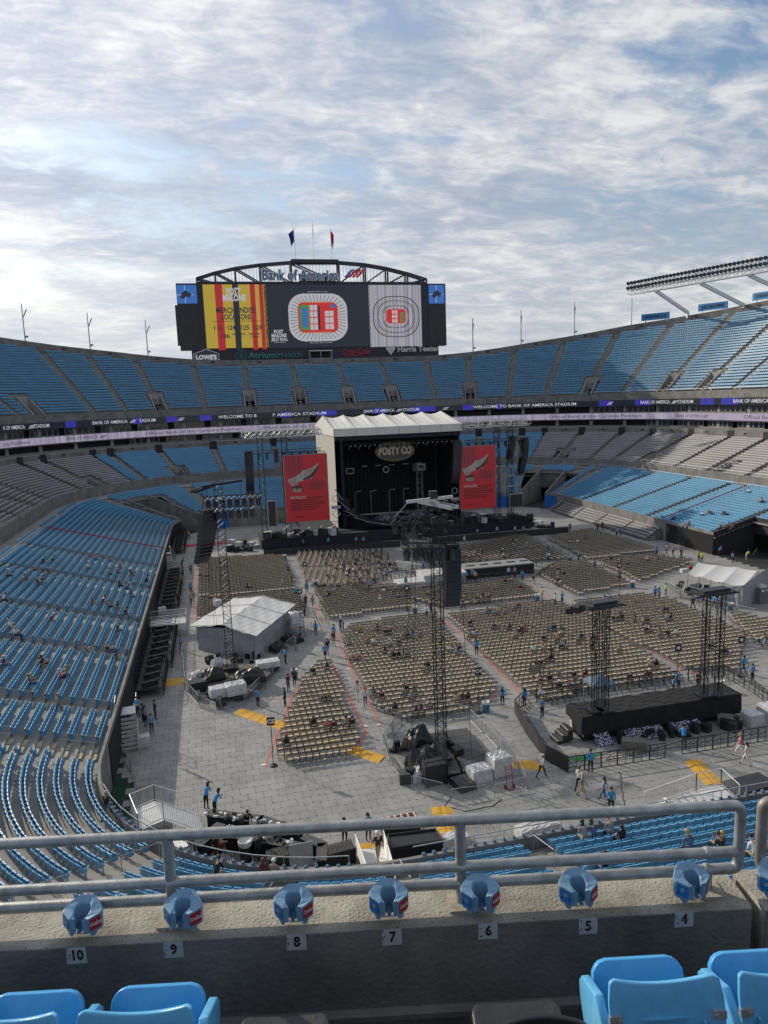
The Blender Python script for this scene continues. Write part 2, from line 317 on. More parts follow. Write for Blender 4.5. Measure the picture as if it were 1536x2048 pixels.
seat_rows(FB, 40, FBG0, BN, BD, BZ, BR, BA, 'grey', skip=skb); seat_rows(FB, FBG0, FBG1, BN, BD, BZ, BR, BA, 'blue', skip=skb); seat_rows(FB, FBG1, 440, BN, BD, BZ, BR, BA, 'grey', skip=skb)
mb = MB(); wall_strip(FB, 40, 440, -0.05, 6.5, -0.05, BZ+0.75, mb); wall_strip(FB, 40, 440, -0.05, BZ+0.75, 0.15, BZ+0.75, mb); wall_strip(FB, 40, 440, 0.15, BZ+0.75, 0.15, BZ-0.4, mb)
bt = BZ+BN*BR
wall_strip(FB, 40, 440, BN*BD, bt-0.6, BN*BD, bt+1.6, mb); wall_strip(FB, 40, 440, BN*BD, bt+1.6, BN*BD+8.0, bt+1.6, mb)
mb.build('middle_deck_wall', M['concrete_dk'], stand)
# lower deck
AZ, AR, AD, AN = 2.85, 0.245, 0.88, 20
LA = [FA.find(x, y, 0, 118) for x, y in ((217, 1522), (203, 1432), (230, 1359), (264, 1272), (284, 1201), (305, 1152), (318, 1111))]
LA = [t for t in LA if t]
rightA = [FA.find(x, y, 150, 320) for x, y in ((1105, 1018), (1160, 1025), (1222, 1036), (1290, 1050), (1420, 1085))]
LA += [t for t in rightA if t]
# lower deck all the way round, tunnels cut through its corners
def tA(pt):
    return min((((FA.at(t)[0]-Vector(pt)).length, t) for t in np.arange(0, FA.len, 0.5)))[1]
TUN = [(tA((-6.4, 152.9)), 3.1, 16), (tA((71.4, 152.9)), 3.1, 16), (tA((75.5, 90.0)), 6.0, 8)]     # centre, half width, rows cut
cutA = lambda t, k, e=0.0: any(abs(t-c) < w+e and k < r for c, w, r in TUN)
NEARA = [tA((x, 31.7)) for x in (7.6, 14.3, 31.0, 46.0, 60.0)]
LAn = LA + NEARA + [tA((-4.2, 36.0)), tA((2.6, 33.7)), tA((-6.5, 149)), tA((0, 156.5)), tA((8, 157)), tA((18, 157)), tA((28, 157)), tA((38, 157)), tA((48, 157)), tA((57, 157)), tA((66, 156.8)), tA((70, 154)), tA((75, 78)), tA((75, 66)), tA((75, 54))]
LAn += [TUN[0][0]-3.2, TUN[1][0]+3.2]
deckrows = lambda t: AN
mb = MB(); deck_mesh(FA, 0, FA.len, AN, AD, AZ, AR, mb, skip=lambda t, k: cutA(t, k)); 
ld = mb.build('lower_deck', M['concrete'], stand)
mb = MB(); at_ = AZ+AN*AR
i0 = 0
for c, w, r in sorted(TUN)+[(FA.len+5, 0, 0)]:
    wall_strip(FA, i0, c-w if c < FA.len else FA.len, -0.05, 0, -0.05, AZ+0.75, mb, 0); wall_strip(FA, i0, c-w if c < FA.len else FA.len, -0.05, AZ+0.75, 0.15, AZ+0.75, mb, 0); wall_strip(FA, i0, c-w if c < FA.len else FA.len, 0.15, AZ+0.75, 0.15, AZ-0.3, mb, 0); i0 = c+w
mb.build('pitch_wall', M['concrete_dk'], stand)
mb = MB()                                      # walkway between the lower and middle decks
n = int(FA.len/2)
for i in range(n):
    ta, tb = FA.len*i/n, FA.len*(i+1)/n; (pa, na), (pb, nb) = FA.at(ta), FA.at(tb); off = lambda p, nn: 26.0
    mb.add([(*(pa+na*AN*AD), at_-0.1), (*(pb+nb*AN*AD), at_-0.1), (*(pb+nb*26), at_-0.1), (*(pa+na*26), at_-0.1)], [(1, 0, 3, 2)])
mb.build('walkway', M['concrete'], stand)
ht = TUN[2]
skl = lambda t, k: cutA(t, k, 0.4)
seat_rows(FA, 0, FA.len, AN, AD, AZ, AR, LAn, 'blue', skip=skl, first=0, off=.64)
# blue padded wall at the end corners, black skirts on the right hand side
for nm, a, b, m_ in (('end_wall_pad', TUN[0][0]+3.1, TUN[0][0]+9.5, 'bluewall'), ('end_wall_pad', TUN[1][0]-9.5, TUN[1][0]-3.1, 'bluewall'), ('end_wall_pad', TUN[1][0]+3.1, TUN[1][0]+6.5, 'bluewall'), ('wall_skirt', tA((75.5, 108)), TUN[2][0]-6.0, 'blackcloth'), ('wall_skirt', TUN[2][0]+6.0, tA((75.5, 60)), 'blackcloth'), ('wall_skirt', tA((-10.5, 50)), TUN[0][0]-3.1, 'blackcloth')):
    mb = MB(); wall_strip(FA, a, b, -0.12, 0.02, -0.12, AZ+0.3, mb); wall_strip(FA, a, b, -0.12, AZ+0.3, -0.05, AZ+0.3, mb); mb.build(nm, M[m_], stand)
# tunnels: side walls, end wall, floor
for c, w, r in TUN:
    p, nn = FA.at(c); tt = Vector((nn.y, -nn.x)); mb = MB(); mw = MB(); Ld = r*AD+0.4
    for sg in (-1, 1):
        a = p+tt*sg*(w+0.05); b = a+nn*Ld
        ztop = [AZ+0.75, AZ+r*AR+0.75]
        mw.add([(*(a+tt*sg*.12), 0), (*(b+tt*sg*.12), 0), (*(b+tt*sg*.12), ztop[1]), (*(a+tt*sg*.12), ztop[0]), (*(a-tt*sg*.12), 0), (*(b-tt*sg*.12), 0), (*(b-tt*sg*.12), ztop[1]), (*(a-tt*sg*.12), ztop[0])], [(0, 1, 2, 3), (7, 6, 5, 4), (3, 2, 6, 7), (0, 3, 7, 4)])
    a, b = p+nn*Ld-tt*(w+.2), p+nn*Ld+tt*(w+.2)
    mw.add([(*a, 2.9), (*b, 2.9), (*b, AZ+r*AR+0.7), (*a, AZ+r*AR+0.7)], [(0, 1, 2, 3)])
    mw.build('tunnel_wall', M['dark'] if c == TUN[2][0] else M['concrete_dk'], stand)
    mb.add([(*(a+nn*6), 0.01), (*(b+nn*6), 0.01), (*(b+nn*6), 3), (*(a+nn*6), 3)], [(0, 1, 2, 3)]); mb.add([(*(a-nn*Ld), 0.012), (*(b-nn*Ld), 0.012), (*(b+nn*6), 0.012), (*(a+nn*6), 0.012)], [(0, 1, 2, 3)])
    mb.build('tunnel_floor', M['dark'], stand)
# vomitories through the upper and middle decks
def vomit(path, t, z0, rise, depth, rows, w, off, name, hd):
    p, nn = path.at(t); tt = Vector((nn.y, -nn.x)); mb = MB(); fl = z0-0.15; L1 = rows*depth
    for sg in (-1, 1):
        a = p+nn*off+tt*sg*w; b = p+nn*L1+tt*sg*w; e = tt*sg*0.12
        za, zb = z0+0.9, z0+rows*rise+0.9
        mb.add([(*(a+e), fl-.5), (*(b+e), fl-.5), (*(b+e), zb), (*(a+e), za), (*(a-e), fl-.5), (*(b-e), fl-.5), (*(b-e), zb), (*(a-e), za)], [(0, 1, 2, 3), (7, 6, 5, 4), (3, 2, 6, 7), (0, 3, 7, 4), (1, 5, 6, 2)])
    a, b = p+nn*L1-tt*w, p+nn*L1+tt*w
    mb.add([(*a, fl+2.4), (*b, fl+2.4), (*b, z0+rows*rise+0.9), (*a, z0+rows*rise+0.9)], [(0, 1, 2, 3)])
    mb.add([(*(a+nn*.25), z0+rows*rise+0.9), (*(b+nn*.25), z0+rows*rise+0.9), (*b, z0+rows*rise+0.9), (*a, z0+rows*rise+0.9)], [(3, 2, 1, 0)])
    o = mb.build(name, M['concrete_lt'] if random.random() < .5 else M['concrete'], stand)
    m2 = MB(); c0, d0 = p+nn*off-tt*w, p+nn*off+tt*w; m2.add([(*c0, fl), (*d0, fl), (*(b+nn*3), fl), (*(a+nn*3), fl)], [(0, 1, 2, 3)]); m2.add([(*(a+nn*3), fl), (*(b+nn*3), fl), (*(b+nn*3), fl+2.4), (*(a+nn*3), fl+2.4)], [(0, 1, 2, 3)])
    m2.build('vomitory_floor', M['concrete_dk'] if hd else M['dark'], stand)  # paler tone stands for light seen through, near-black for an unlit passage
for t in UV: vomit(FC, t, CUP[0], CUP[1]*CUP[2], CUP[2], 6, 1.5, 0.9, 'vomitory', random.random() < 0.5)
for t in BV: vomit(FB, t, BZ-1.2, BR, BD, 6, 1.6, -0.1, 'vomitory', False)
# aisle steps: pale half steps between the rows
def steps(path, aisles, rows, depth, z0, rise, mname, t_ok=lambda t: True, w=0.5, rowmax=None):
    mb = MB()
    for t in aisles:
        if not t_ok(t): continue
        p, nn = path.at(t); tt = Vector((nn.y, -nn.x)); R = min(rows, int(rowmax(t))) if rowmax else rows
        for k in range(1, R):
            q = p+nn*(k*depth-0.17); mb.box((q.x, q.y, z0+k*rise-rise*0.72), (2*w, 0.33, rise*0.5), math.atan2(nn.y, nn.x)-PI/2)
    o = mb.build('aisle_steps', M[mname], stand); o['kind'] = 'stuff'
M['stepnose'] = mat('worn_step_concrete', (0.34, 0.31, 0.22), 0.85, var=0.25, scale=1.5)
steps(FA, LAn, AN, AD, AZ, AR, 'stepnose', lambda t: not any(abs(t-c) < w+1 for c, w, r in TUN))
steps(FB, [t for t in BA if 40 < t < 440], BN, BD, BZ, BR, 'concrete_lt'); steps(FC, UA, 60, CUP[2], CUP[0], CUP[1]*CUP[2], 'concrete', w=.45, rowmax=up_rows)
# section number plates and door recesses behind the middle deck
M['plate_dark'] = mat('dark_plate', (0.03, 0.03, 0.03), 0.6)
for u in [t for t in UA if 100 < t < 340]:
    t = u+4.5; p, nn = FC.at(t); q = p+nn*(rim_d(t)+0.05); tt = Vector((nn.y, -nn.x)); mb = MB(); mb.box((q.x, q.y, CUP[0]+CUP[1]*rim_d(t)+0.9), (1.1, 0.05, 0.45), math.atan2(nn.y, nn.x)-PI/2); mb.build('section_plate', M['plate_dark'], stand)
for u in BA:
    t = u+4.3; p, nn = FB.at(t); q = p+nn*(BN*BD-0.06); mb = MB(); mb.box((q.x, q.y, bt+1.15), (0.8, 0.05, 0.42), math.atan2(nn.y, nn.x)-PI/2); mb.build('section_plate', M['plate_dark'], stand)
# dark gaps (entrances) in the wall behind the middle deck
for u in BA:
    p, nn = FB.at(u); q = p+nn*(BN*BD+0.0); mb = MB(); mb.box((q.x, q.y, bt+0.55), (1.8, 0.2, 2.4), math.atan2(nn.y, nn.x)-PI/2); mb.build('doorway', M['dark'], stand)
# suite windows: every pane is a part
def window_mesh(w, h, nm):
    f = MB(); b = 0.09
    for c, s_ in (((0, 0, h/2-b/2), (w, .1, b)), ((0, 0, -h/2+b/2), (w, .1, b)), ((-w/2+b/2, 0, 0), (b, .1, h-2*b)), ((w/2-b/2, 0, 0), (b, .1, h-2*b))): f.box(c, s_)
    g = MB(); g.box((0, 0.02, 0), (w-2*b, 0.03, h-2*b)); return f, g
def band(z0, z1, t0, t1, off, gaps, lim):
    h = z1-z0; n = int((t1-t0)/1.62); k = 0
    fm, gm = window_mesh(1.5, h, 'w'); fo = fm.build('window', M['frame'], stand, origin=(0, 0, 0)); go = gm.build('pane', M['glass'], fo); go.location = (0, 0, 0); used = [False]
    for i in range(n):
        if i % 6 == 5: continue
        t = t0+(i+0.5)*1.62
        if gaps(t): continue
        p, nn = FC.at(t); q = p+nn*off; o = fo if not used[0] else copy_tree(fo, stand); used[0] = True
        o.location = (q.x, q.y, (z0+z1)/2); o.rotation_euler = (0, 0, math.atan2(nn.y, nn.x)-PI/2); k += 1
    return k
wl, wr = FC.find(2, 900, 100, 330), FC.find(1534, 800, 100, 360)
g1 = FC.find(740, 800, 100, 330); g2 = FC.find(1184, 815, 100, 340); g3 = FC.find(262, 890, 100, 330); g4 = FC.find(1288, 850, 100, 340)
k1 = band(20.34, 21.98, wl, g1, 0.9, lambda t: False, 0); k2 = band(20.34, 21.98, g2, wr, 0.9, lambda t: False, 0)
k3 = band(16.9, 18.33, g3, g1, 0.9, lambda t: False, 0); k4 = band(16.9, 18.33, g4, wr, 0.9, lambda t: False, 0)
print('windows', k1, k2, k3, k4)
mb = MB()
for t in np.arange(TU0, TU1, 9.7):
    p, nn = FC.at(t); q = p+nn*0.95
    for z0_, z1_ in ((20.33, 22.0), (16.7, 18.34)): mb.box((q.x, q.y, (z0_+z1_)/2), (0.9, 0.3, z1_-z0_), math.atan2(nn.y, nn.x)-PI/2)
mb.build('suite_pier', M['concrete_lt'], stand)
mb = MB(); wall_strip(FC, TU0, TU1, 0.8, 15.6, 0.8, 16.88, mb); mb.build('suite_sill', M['concrete'], stand)
# ------------------------------------------------------------------ seats
def seat_low():
    m = MB()
    for x0, x1, y0, y1 in ((-.23, -.08, .0, .05), (-.08, .08, .05, .05), (.08, .23, .05, .0)):
        m.add([(x0, y0, .36), (x1, y1, .36), (x1, y1+.10, .84), (x0, y0+.10, .84), (x0, y0+.05, .36), (x1, y1+.05, .36), (x1, y1+.16, .83), (x0, y0+.16, .83)], [(0, 1, 2, 3), (3, 2, 6, 7), (5, 4, 7, 6)])
    m.box((0, -.13, .56), (.40, .06, .36), m=1, rx=-.22); m.box((-.25, -.02, .50), (.035, .24, .2), m=1); 
    return m
def tile_instances(proto, arr, name, material, parent=None, smooth=False):
    V = np.array([tuple(v) for v in proto.v]); nv = len(V); n = len(arr); A = np.array(arr, float)
    c, s = np.cos(A[:, 3]), np.sin(A[:, 3])
    P = np.empty((n, nv, 3)); P[:, :, 0] = A[:, 0:1]+V[:, 0]*c[:, None]-V[:, 1]*s[:, None]; P[:, :, 1] = A[:, 1:2]+V[:, 0]*s[:, None]+V[:, 1]*c[:, None]; P[:, :, 2] = A[:, 2:3]+V[:, 2]
    lens = np.array([len(f) for f in proto.f]); loops = np.concatenate([np.array(f) for f in proto.f]); tot = lens.sum()
    me = bpy.data.meshes.new(name); me.vertices.add(n*nv); me.vertices.foreach_set('co', P.ravel())
    me.loops.add(n*tot); me.loops.foreach_set('vertex_index', (loops[None, :]+np.arange(n)[:, None]*nv).ravel().astype(np.int32))
    ls = np.concatenate([[0], np.cumsum(lens)[:-1]]); me.polygons.add(n*len(lens)); me.polygons.foreach_set('loop_start', (ls[None, :]+np.arange(n)[:, None]*tot).ravel().astype(np.int32))
    mats = material if isinstance(material, (list, tuple)) else [material]
    for x in mats: me.materials.append(x)
    if len(mats) > 1: me.polygons.foreach_set('material_index', np.tile(np.array(proto.m, np.int32), n))
    me.polygons.foreach_set("use_smooth", [False]*(n*len(lens))); me.update(calc_edges=True); o = bpy.data.objects.new(name, me); COL.objects.link(o)
    if parent: o.parent = parent
    return o
def in_frame(x, y, z, top=0):
    d = Vector((x, y, z-EYE)); w = d.dot(_f)
    if w <= 0: return None
    px, py = 768+FPX*d.dot(_r)/w, 1024-FPX*d.dot(_u)/w
    return (px, py, w) if -10 < px < 1546 and top < py < 1805 else None
print('blue', len(SEATS['blue']), 'grey', len(SEATS['grey']))
def split_nearest(arr, n=300, pymax=1800):
    sc = []
    for i, a in enumerate(arr):
        q = in_frame(a[0], a[1], a[2]+.5)
        if q and q[1] < pymax: sc.append((q[2], i))
    sc.sort(); pick = set(i for _, i in sc[:n]); return [arr[i] for _, i in sc[:n]], [a for i, a in enumerate(arr) if i not in pick]
nearB, farB = split_nearest(SEATS['blue']); nearG, farG = split_nearest(SEATS['grey'])
lowp = seat_low(); M['panblue'] = mat('gap_shade_blue_seat_pan', (0.06, 0.23, 0.40), .4, var=.2, scale=.3); M['pangrey'] = mat('gap_shade_grey_seat_pan', (.17, .165, .17), .5, var=.2, scale=.3)  # darker pan undersides, also standing for the shadow gap before the backrest
o = tile_instances(lowp, farB, 'blue_stadium_seats', [M['seatblue'], M['panblue']]); tag(o, 'thousands of blue stadium seats filling all tiers of the bowl', 'stadium seats', kind='stuff')
o = tile_instances(lowp, farG, 'grey_club_seats', [M['seatgrey'], M['pangrey']]); tag(o, 'grey club seats filling the middle deck on both sides', 'stadium seats', kind='stuff')
def ordn(n): return '%d%s' % (n, 'th' if 10 <= n % 100 <= 20 else {1: 'st', 2: 'nd', 3: 'rd'}.get(n % 10, 'th'))
# the nearest blue seats one by one
def seat_good():
    r = empty('stadium_seat', (0, 0, 0)); b = MB(); n = 5
    xs = [-.24+.48*i/(n-1) for i in range(n)]; zs = [(.34, .0), (.55, .02), (.78, .09), (.84, .13)]
    g = []
    for j, (z, yy) in enumerate(zs):
        for i, x in enumerate(xs):
            zz = z-(.05 if j == 3 and i in (0, n-1) else 0); g.append((x*(1-.06*(j == 3)), yy+.05*(1-(x/.24)**2), zz))
    k = len(g); b.add(g+[(x, y+.035, z) for x, y, z in g], [(j*n+i, j*n+i+1, (j+1)*n+i+1, (j+1)*n+i) for j in range(3) for i in range(n-1)]+[(k+j*n+i+1, k+j*n+i, k+(j+1)*n+i, k+(j+1)*n+i+1) for j in range(3) for i in range(n-1)]+[(3*n+i, 3*n+i+1, k+3*n+i+1, k+3*n+i) for i in range(n-1)]+[(j*n, (j+1)*n, k+(j+1)*n, k+j*n) for j in range(3)]+[((j+1)*n+n-1, j*n+n-1, k+j*n+n-1, k+(j+1)*n+n-1) for j in range(3)])
    b.build('backrest', M['seatblue'], r, smooth=False)
    s = MB(); s.box((0, -.10, .56), (.41, .07, .42), rx=-.16); s.box((0, -.06, .36), (.36, .12, .06)); s.build('seat', M['panblue'], r)
    a = MB(); 
    for x in (-.255,): a.box((x, -.04, .30), (.03, .07, .60)); a.box((x, -.10, .60), (.045, .30, .035))
    a.build('armrest', M['seatblue'], r)
    return r
sg = seat_good(); used = [False]
nearB.sort(key=lambda a: (round(a[2], 2), in_frame(a[0], a[1], a[2]+.5)[0])); rows_ = {}
for a in nearB: rows_.setdefault(round((a[2]-AZ)/AR), []).append(a)
for rk, lst in rows_.items():
    for j, a in enumerate(lst):
        place(sg, used, (a[0], a[1], a[2]), a[3], 'blue seat in %s row from near pitch wall, %s from left' % (ordn(rk+1), ordn(j+1)), 'blue seats of the lower deck below the railing', 'stadium seat')
gm = lowp.build('club_seat', [M['seatgrey'], M['pangrey']], None); used = [False]; rows_ = {}
for a in nearG: rows_.setdefault(round((a[2]-BZ)/BR), []).append(a)
for rk, lst in rows_.items():
    lst.sort(key=lambda a: in_frame(a[0], a[1], a[2]+.5)[0]); nl = sum(1 for a in lst if in_frame(a[0], a[1], a[2])[0] < 768)
    for j, a in enumerate(lst):
        side, q = ('left', j+1) if j < nl else ('right', len(lst)-j)
        place(gm, used, (a[0], a[1], a[2]), a[3], 'grey seat in %s middle deck, %s row up, %s from photo edge' % (side, ordn(rk+1), ordn(q)), 'grey club seats nearest the camera', 'stadium seat')
# ------------------------------------------------------------------ pitch cover
gr = MB(); gr.prism([(-2500, -2500), (2500, -2500), (2500, 2500), (-2500, 2500)], -1.5, -0.05); tag(gr.build('ground', mat('ground', (0.08, 0.09, 0.07), 0.95, var=.3, scale=.02), None), 'flat ground around the stadium', kind='structure')
gr = MB(); gr.prism([tuple(FA.at(t)[0]) for t in np.arange(0, FA.len, 3)], -0.05, 0.0); turf = gr.build('turf', mat('artificial_turf', (0.008, 0.05, 0.022), 0.95, var=.4, scale=3), None); tag(turf, 'green artificial turf under the plastic cover', kind='structure')
TM = mat('grey_floor_tile', (0.27, 0.266, 0.25), 0.62, var=0.16, scale=0.30, bump=0.15, bscale=9)
nt = TM.node_tree; oi = nt.nodes.new('ShaderNodeNewGeometry'); b_ = nt.nodes['Principled BSDF']; src = b_.inputs['Base Color'].links[0].from_socket
mr = nt.nodes.new('ShaderNodeMapRange'); nt.links.new(oi.outputs['Random Per Island'], mr.inputs[0]); mr.inputs[3].default_value = 0.90; mr.inputs[4].default_value = 1.06
n9 = nt.nodes.new('ShaderNodeTexNoise'); n9.inputs['Scale'].default_value = 1.7; n9.inputs['Detail'].default_value = 9; n9.inputs['Roughness'].default_value = .72; n9.inputs['Distortion'].default_value = 1.2; nt.links.new(oi.outputs['Position'], n9.inputs['Vector']); r9 = nt.nodes.new('ShaderNodeValToRGB'); r9.color_ramp.elements[0].position = .36; r9.color_ramp.elements[0].color = (.70, .69, .67, 1); r9.color_ramp.elements[1].position = .52; r9.color_ramp.elements[1].color = (1, 1, 1, 1); nt.links.new(n9.outputs[0], r9.inputs[0])
m9 = nt.nodes.new('ShaderNodeMix'); m9.data_type = 'RGBA'; m9.blend_type = 'MULTIPLY'; m9.inputs['Factor'].default_value = .8; nt.links.new(src, m9.inputs['A']); nt.links.new(r9.outputs[0], m9.inputs['B']); src = m9.outputs['Result']
vs = nt.nodes.new('ShaderNodeVectorMath'); vs.operation = 'SCALE'; nt.links.new(src, vs.inputs[0]); nt.links.new(mr.outputs[0], vs.inputs['Scale']); nt.links.new(vs.outputs[0], b_.inputs['Base Color'])
TW, TH = 1.02, 0.80
def tile_proto():
    m = MB(); w, h, t, c = TW/2-.008, TH/2-.008, 0.05, .085
    out_ = [(-w+c, -h), (w, -h), (w, h-c), (w-c, h), (-w, h), (-w, -h+c)]
    m.add([(x, y, t) for x, y in out_]+[(x*1.0, y*1.0, 0.0) for x, y in out_], [tuple(range(6))]+[(i, 6+i, 6+(i+1) % 6, (i+1) % 6) for i in range(6)]); return m
tp = tile_proto(); tiles = []
wallpoly = [FA.at(t)[0]-FA.at(t)[1]*0.12 for t in np.arange(0, FA.len, 2.0)]
def inside(x, y, poly):
    r = False; j = len(poly)-1
    for i in range(len(poly)):
        if (poly[i][1] > y) != (poly[j][1] > y) and x < (poly[j][0]-poly[i][0])*(y-poly[i][1])/(poly[j][1]-poly[i][1])+poly[i][0]: r = not r
        j = i
    return r
turf_hole = [gp(236, 1536), gp(252, 1548), gp(263, 1566), gp(250, 1582), gp(260, 1600), gp(262, 1640), gp(230, 1650), gp(205, 1500)]
for i, x in enumerate(np.arange(-12, 77, TW)):
    for j, y in enumerate(np.arange(33, 158, TH)):
        xx = x+(TW*.5 if j % 2 else 0)
        if inside(xx, y, wallpoly) and not inside(xx, y, turf_hole): tiles.append((xx, y, random.uniform(-.004, .003), random.gauss(0, .004)))
TUR = [t for t in tiles]
nt_, ft_ = split_nearest(tiles, 300, 1660)
pc = empty('pitch_cover', (0, 0, 0)); tag(pc, 'interlocking grey plastic cover tiles over the pitch', kind='structure')
o = tile_instances(tp, ft_, 'tile', TM, pc); o['kind'] = 'stuff'
to = tp.build('tile', TM, pc); first = True
for a in nt_:
    o = to if first else to.copy()
    if not first: COL.objects.link(o)
    first = False; o.location = a[:3]; o.rotation_euler = (0, 0, a[3])
# ------------------------------------------------------------------ ribbon boards with their lettering
def on_path(px, py, path, off, lo=0, hi=None):
    d = sight(px, py); a = math.atan2(d.x, d.y); prev = None; best = None
    for t in np.arange(lo, hi or path.len, 0.5):
        p, n = path.at(t); q = p+n*off; e = math.atan2(q.x, q.y)-a
        if prev is not None and prev[0]*e <= 0 and abs(e) < .5:
            if best is None or q.length > best[0]: best = (q.length, t, q)
        prev = (e,)
    _, t, q = best; k = q.length/math.hypot(d.x, d.y); return t, Vector((q.x, q.y, EYE+d.z*k))
def bend(vf, path, t0, off, z, sx=1.0, max_dx=1.5):
    vs = []
    for x, _, y in vf[0]:
        p, n = path.at(t0+x*sx); q = p+n*off; vs.append((q.x, q.y, z+y))
    return vs, vf[1]
def bend_text(mb, s, px0, px1, py, z, size, m, bold=0.01, off=-0.52):
    a, b = on_path(px0, py, FC, off, 60, 420)[0], on_path(px1, py, FC, off, 60, 420)[0]
    vf = text_mb(s, size, bold=bold); w = max(v[0] for v in vf[0])-min(v[0] for v in vf[0]); mid = (max(v[0] for v in vf[0])+min(v[0] for v in vf[0]))/2
    vs = [(x-mid, y, zz) for x, y, zz in vf[0]]; v2 = bend((vs, vf[1]), FC, (a+b)/2, off, z, (b-a)/w); mb.add(v2[0], v2[1], m)
def flag_mark(mb, t, z, h, m, off=-0.52, stripes=3):
    for k in range(stripes):
        for r in range(2):
            x0 = k*h*.55; vf = poly_vf([(x0+r*h*.5, -h*.5+r*h*.5), (x0+r*h*.5+h*.35, -h*.5+r*h*.5), (x0+r*h*.5+h*.8, -.08+r*h*.5), (x0+r*h*.5+h*.45, -.08+r*h*.5)])
            v2 = bend(vf, FC, t, off, z); mb.add(v2[0], v2[1], m)
def led(name, col, s=0.35, stripes=None):
    m = mat(name, tuple(c*0.5 for c in col), 0.35, emit=col, estr=s); 
    if stripes:
        t = m.node_tree; g = t.nodes.new('ShaderNodeNewGeometry'); sx = t.nodes.new('ShaderNodeSeparateXYZ'); t.links.new(g.outputs['Position'], sx.inputs[0])
        n = t.nodes.new('ShaderNodeTexNoise'); n.noise_dimensions = '1D'; n.inputs['Scale'].default_value = 1.1; n.inputs['Detail'].default_value = 6; t.links.new(sx.outputs[0], n.inputs['W'])
        r = t.nodes.new('ShaderNodeValToRGB'); e = r.color_ramp.elements; e[0].position = .38; e[0].color = (*stripes, 1); e[1].position = .6; e[1].color = (*col, 1)
        t.links.new(n.outputs[0], r.inputs[0]); b = t.nodes['Principled BSDF']; t.links.new(r.outputs[0], b.inputs['Emission Color'])
    return m
M['led_dark'] = led('dark_led_face', (0.012, 0.016, 0.024), 0.5); M['led_text'] = led('white_led', (0.55, 0.55, 0.6), 0.55); M['led_blue'] = led('blue_led', (0.03, 0.03, 0.30), 0.6)
M['led_lilac'] = led('lilac_led', (0.42, 0.37, 0.48), 0.55, stripes=(0.26, 0.22, 0.31)); M['led_greytext'] = mat('dark_lettering', (0.04, 0.04, 0.055), .6)
rb = empty('ribbon_board', (0, 0, 0), 'upper dark ribbon board with white welcome lettering around the upper deck front', 'ribbon board', 'ribbon boards')
R1Z0, R1Z1, R2Z0, R2Z1 = 22.05, 23.62, 18.62, 20.18
mb = MB(); wall_strip(FC, TU0, TU1, -0.5, R1Z0, -0.5, R1Z1, mb); wall_strip(FC, TU0, TU1, -0.5, R1Z1, -0.35, R1Z1, mb); wall_strip(FC, TU0, TU1, -0.35, R1Z0, -0.5, R1Z0, mb); mb.build('screen_face', M['led_dark'], rb)
mb = MB()
for a, b in ((127, 149), (265, 283), (330, 352), (398, 424), (560, 580), (633, 672), (745, 770), (820, 870), (925, 945), (990, 1003), (1195, 1222), (1265, 1300), (1400, 1425), (1440, 1475)):
    mb = MB(); ta, tb = on_path(a, 830, FC, -.51, 60, 420)[0], on_path(b, 830, FC, -.51, 60, 420)[0]; wall_strip(FC, ta, tb, -0.506, R1Z0+.05, -0.506, R1Z1-.05, mb); mb.build('blue_panel', M['led_blue'], rb)
mb = MB(); zc_ = (R1Z0+R1Z1)/2; BA_ = 'BANK OF AMERICA'
for s, a, b in (('BANK OF AMERICA', -42, 47), ('STADIUM', 62, 95), (BA_, 183, 252), ('STADIUM', 271, 308), ('WELCOME TO B', 435, 510), ('F AMERICA STADIUM', 545, 649), (BA_, 725, 787), ('STADIUM', 804, 836), ('WELCOME TO BANK OF AMERICA STADIUM', 945, 1150), (BA_, 1278, 1337), ('STADIUM', 1354, 1384), (BA_, 1463, 1533)):
    if a < 0: a, s = 2, 'K OF AMERICA'
    mb = MB(); bend_text(mb, s, a, b, 830, zc_, 1.15, 0); mb.build('lettering', M['led_text'], rb)
for px in (50, 253, 352, 790, 880, 1210, 1340): mb = MB(); flag_mark(mb, on_path(px+2, 830, FC, -.5, 60, 420)[0], zc_, .8, 0); mb.build('flag_mark', M['led_text'], rb)
rb2 = empty('ribbon_board', (0, 0, 0), 'lower lilac ribbon board with dark sponsor lettering between the two rows of suites', 'ribbon board', 'ribbon boards')
mb = MB(); wall_strip(FC, TU0, TU1, -0.5, R2Z0, -0.5, R2Z1, mb); wall_strip(FC, TU0, TU1, -0.5, R2Z1, -0.2, R2Z1, mb); wall_strip(FC, TU0, TU1, -0.2, R2Z0, -0.5, R2Z0, mb); mb.build('screen_face', M['led_lilac'], rb2)
mb = MB(); zc_ = (R2Z0+R2Z1)/2; OB = 'Official Bank of the Carolina Panthers'
for s, a, b in (('ina Panthers', 2, 57), (BA_, 130, 192), (OB, 287, 485), (OB, 520, 700), (OB, 1097, 1282), (BA_, 1348, 1402), ('Official Ba', 1484, 1534)): mb = MB(); bend_text(mb, s, a, b, 860, zc_, 1.15, 0, 0.0); mb.build('lettering', M['led_greytext'], rb2)
for px in (195, 1405): mb = MB(); flag_mark(mb, on_path(px, 860, FC, -.5, 60, 420)[0], zc_, .8, 0); mb.build('flag_mark', M['led_greytext'], rb2)
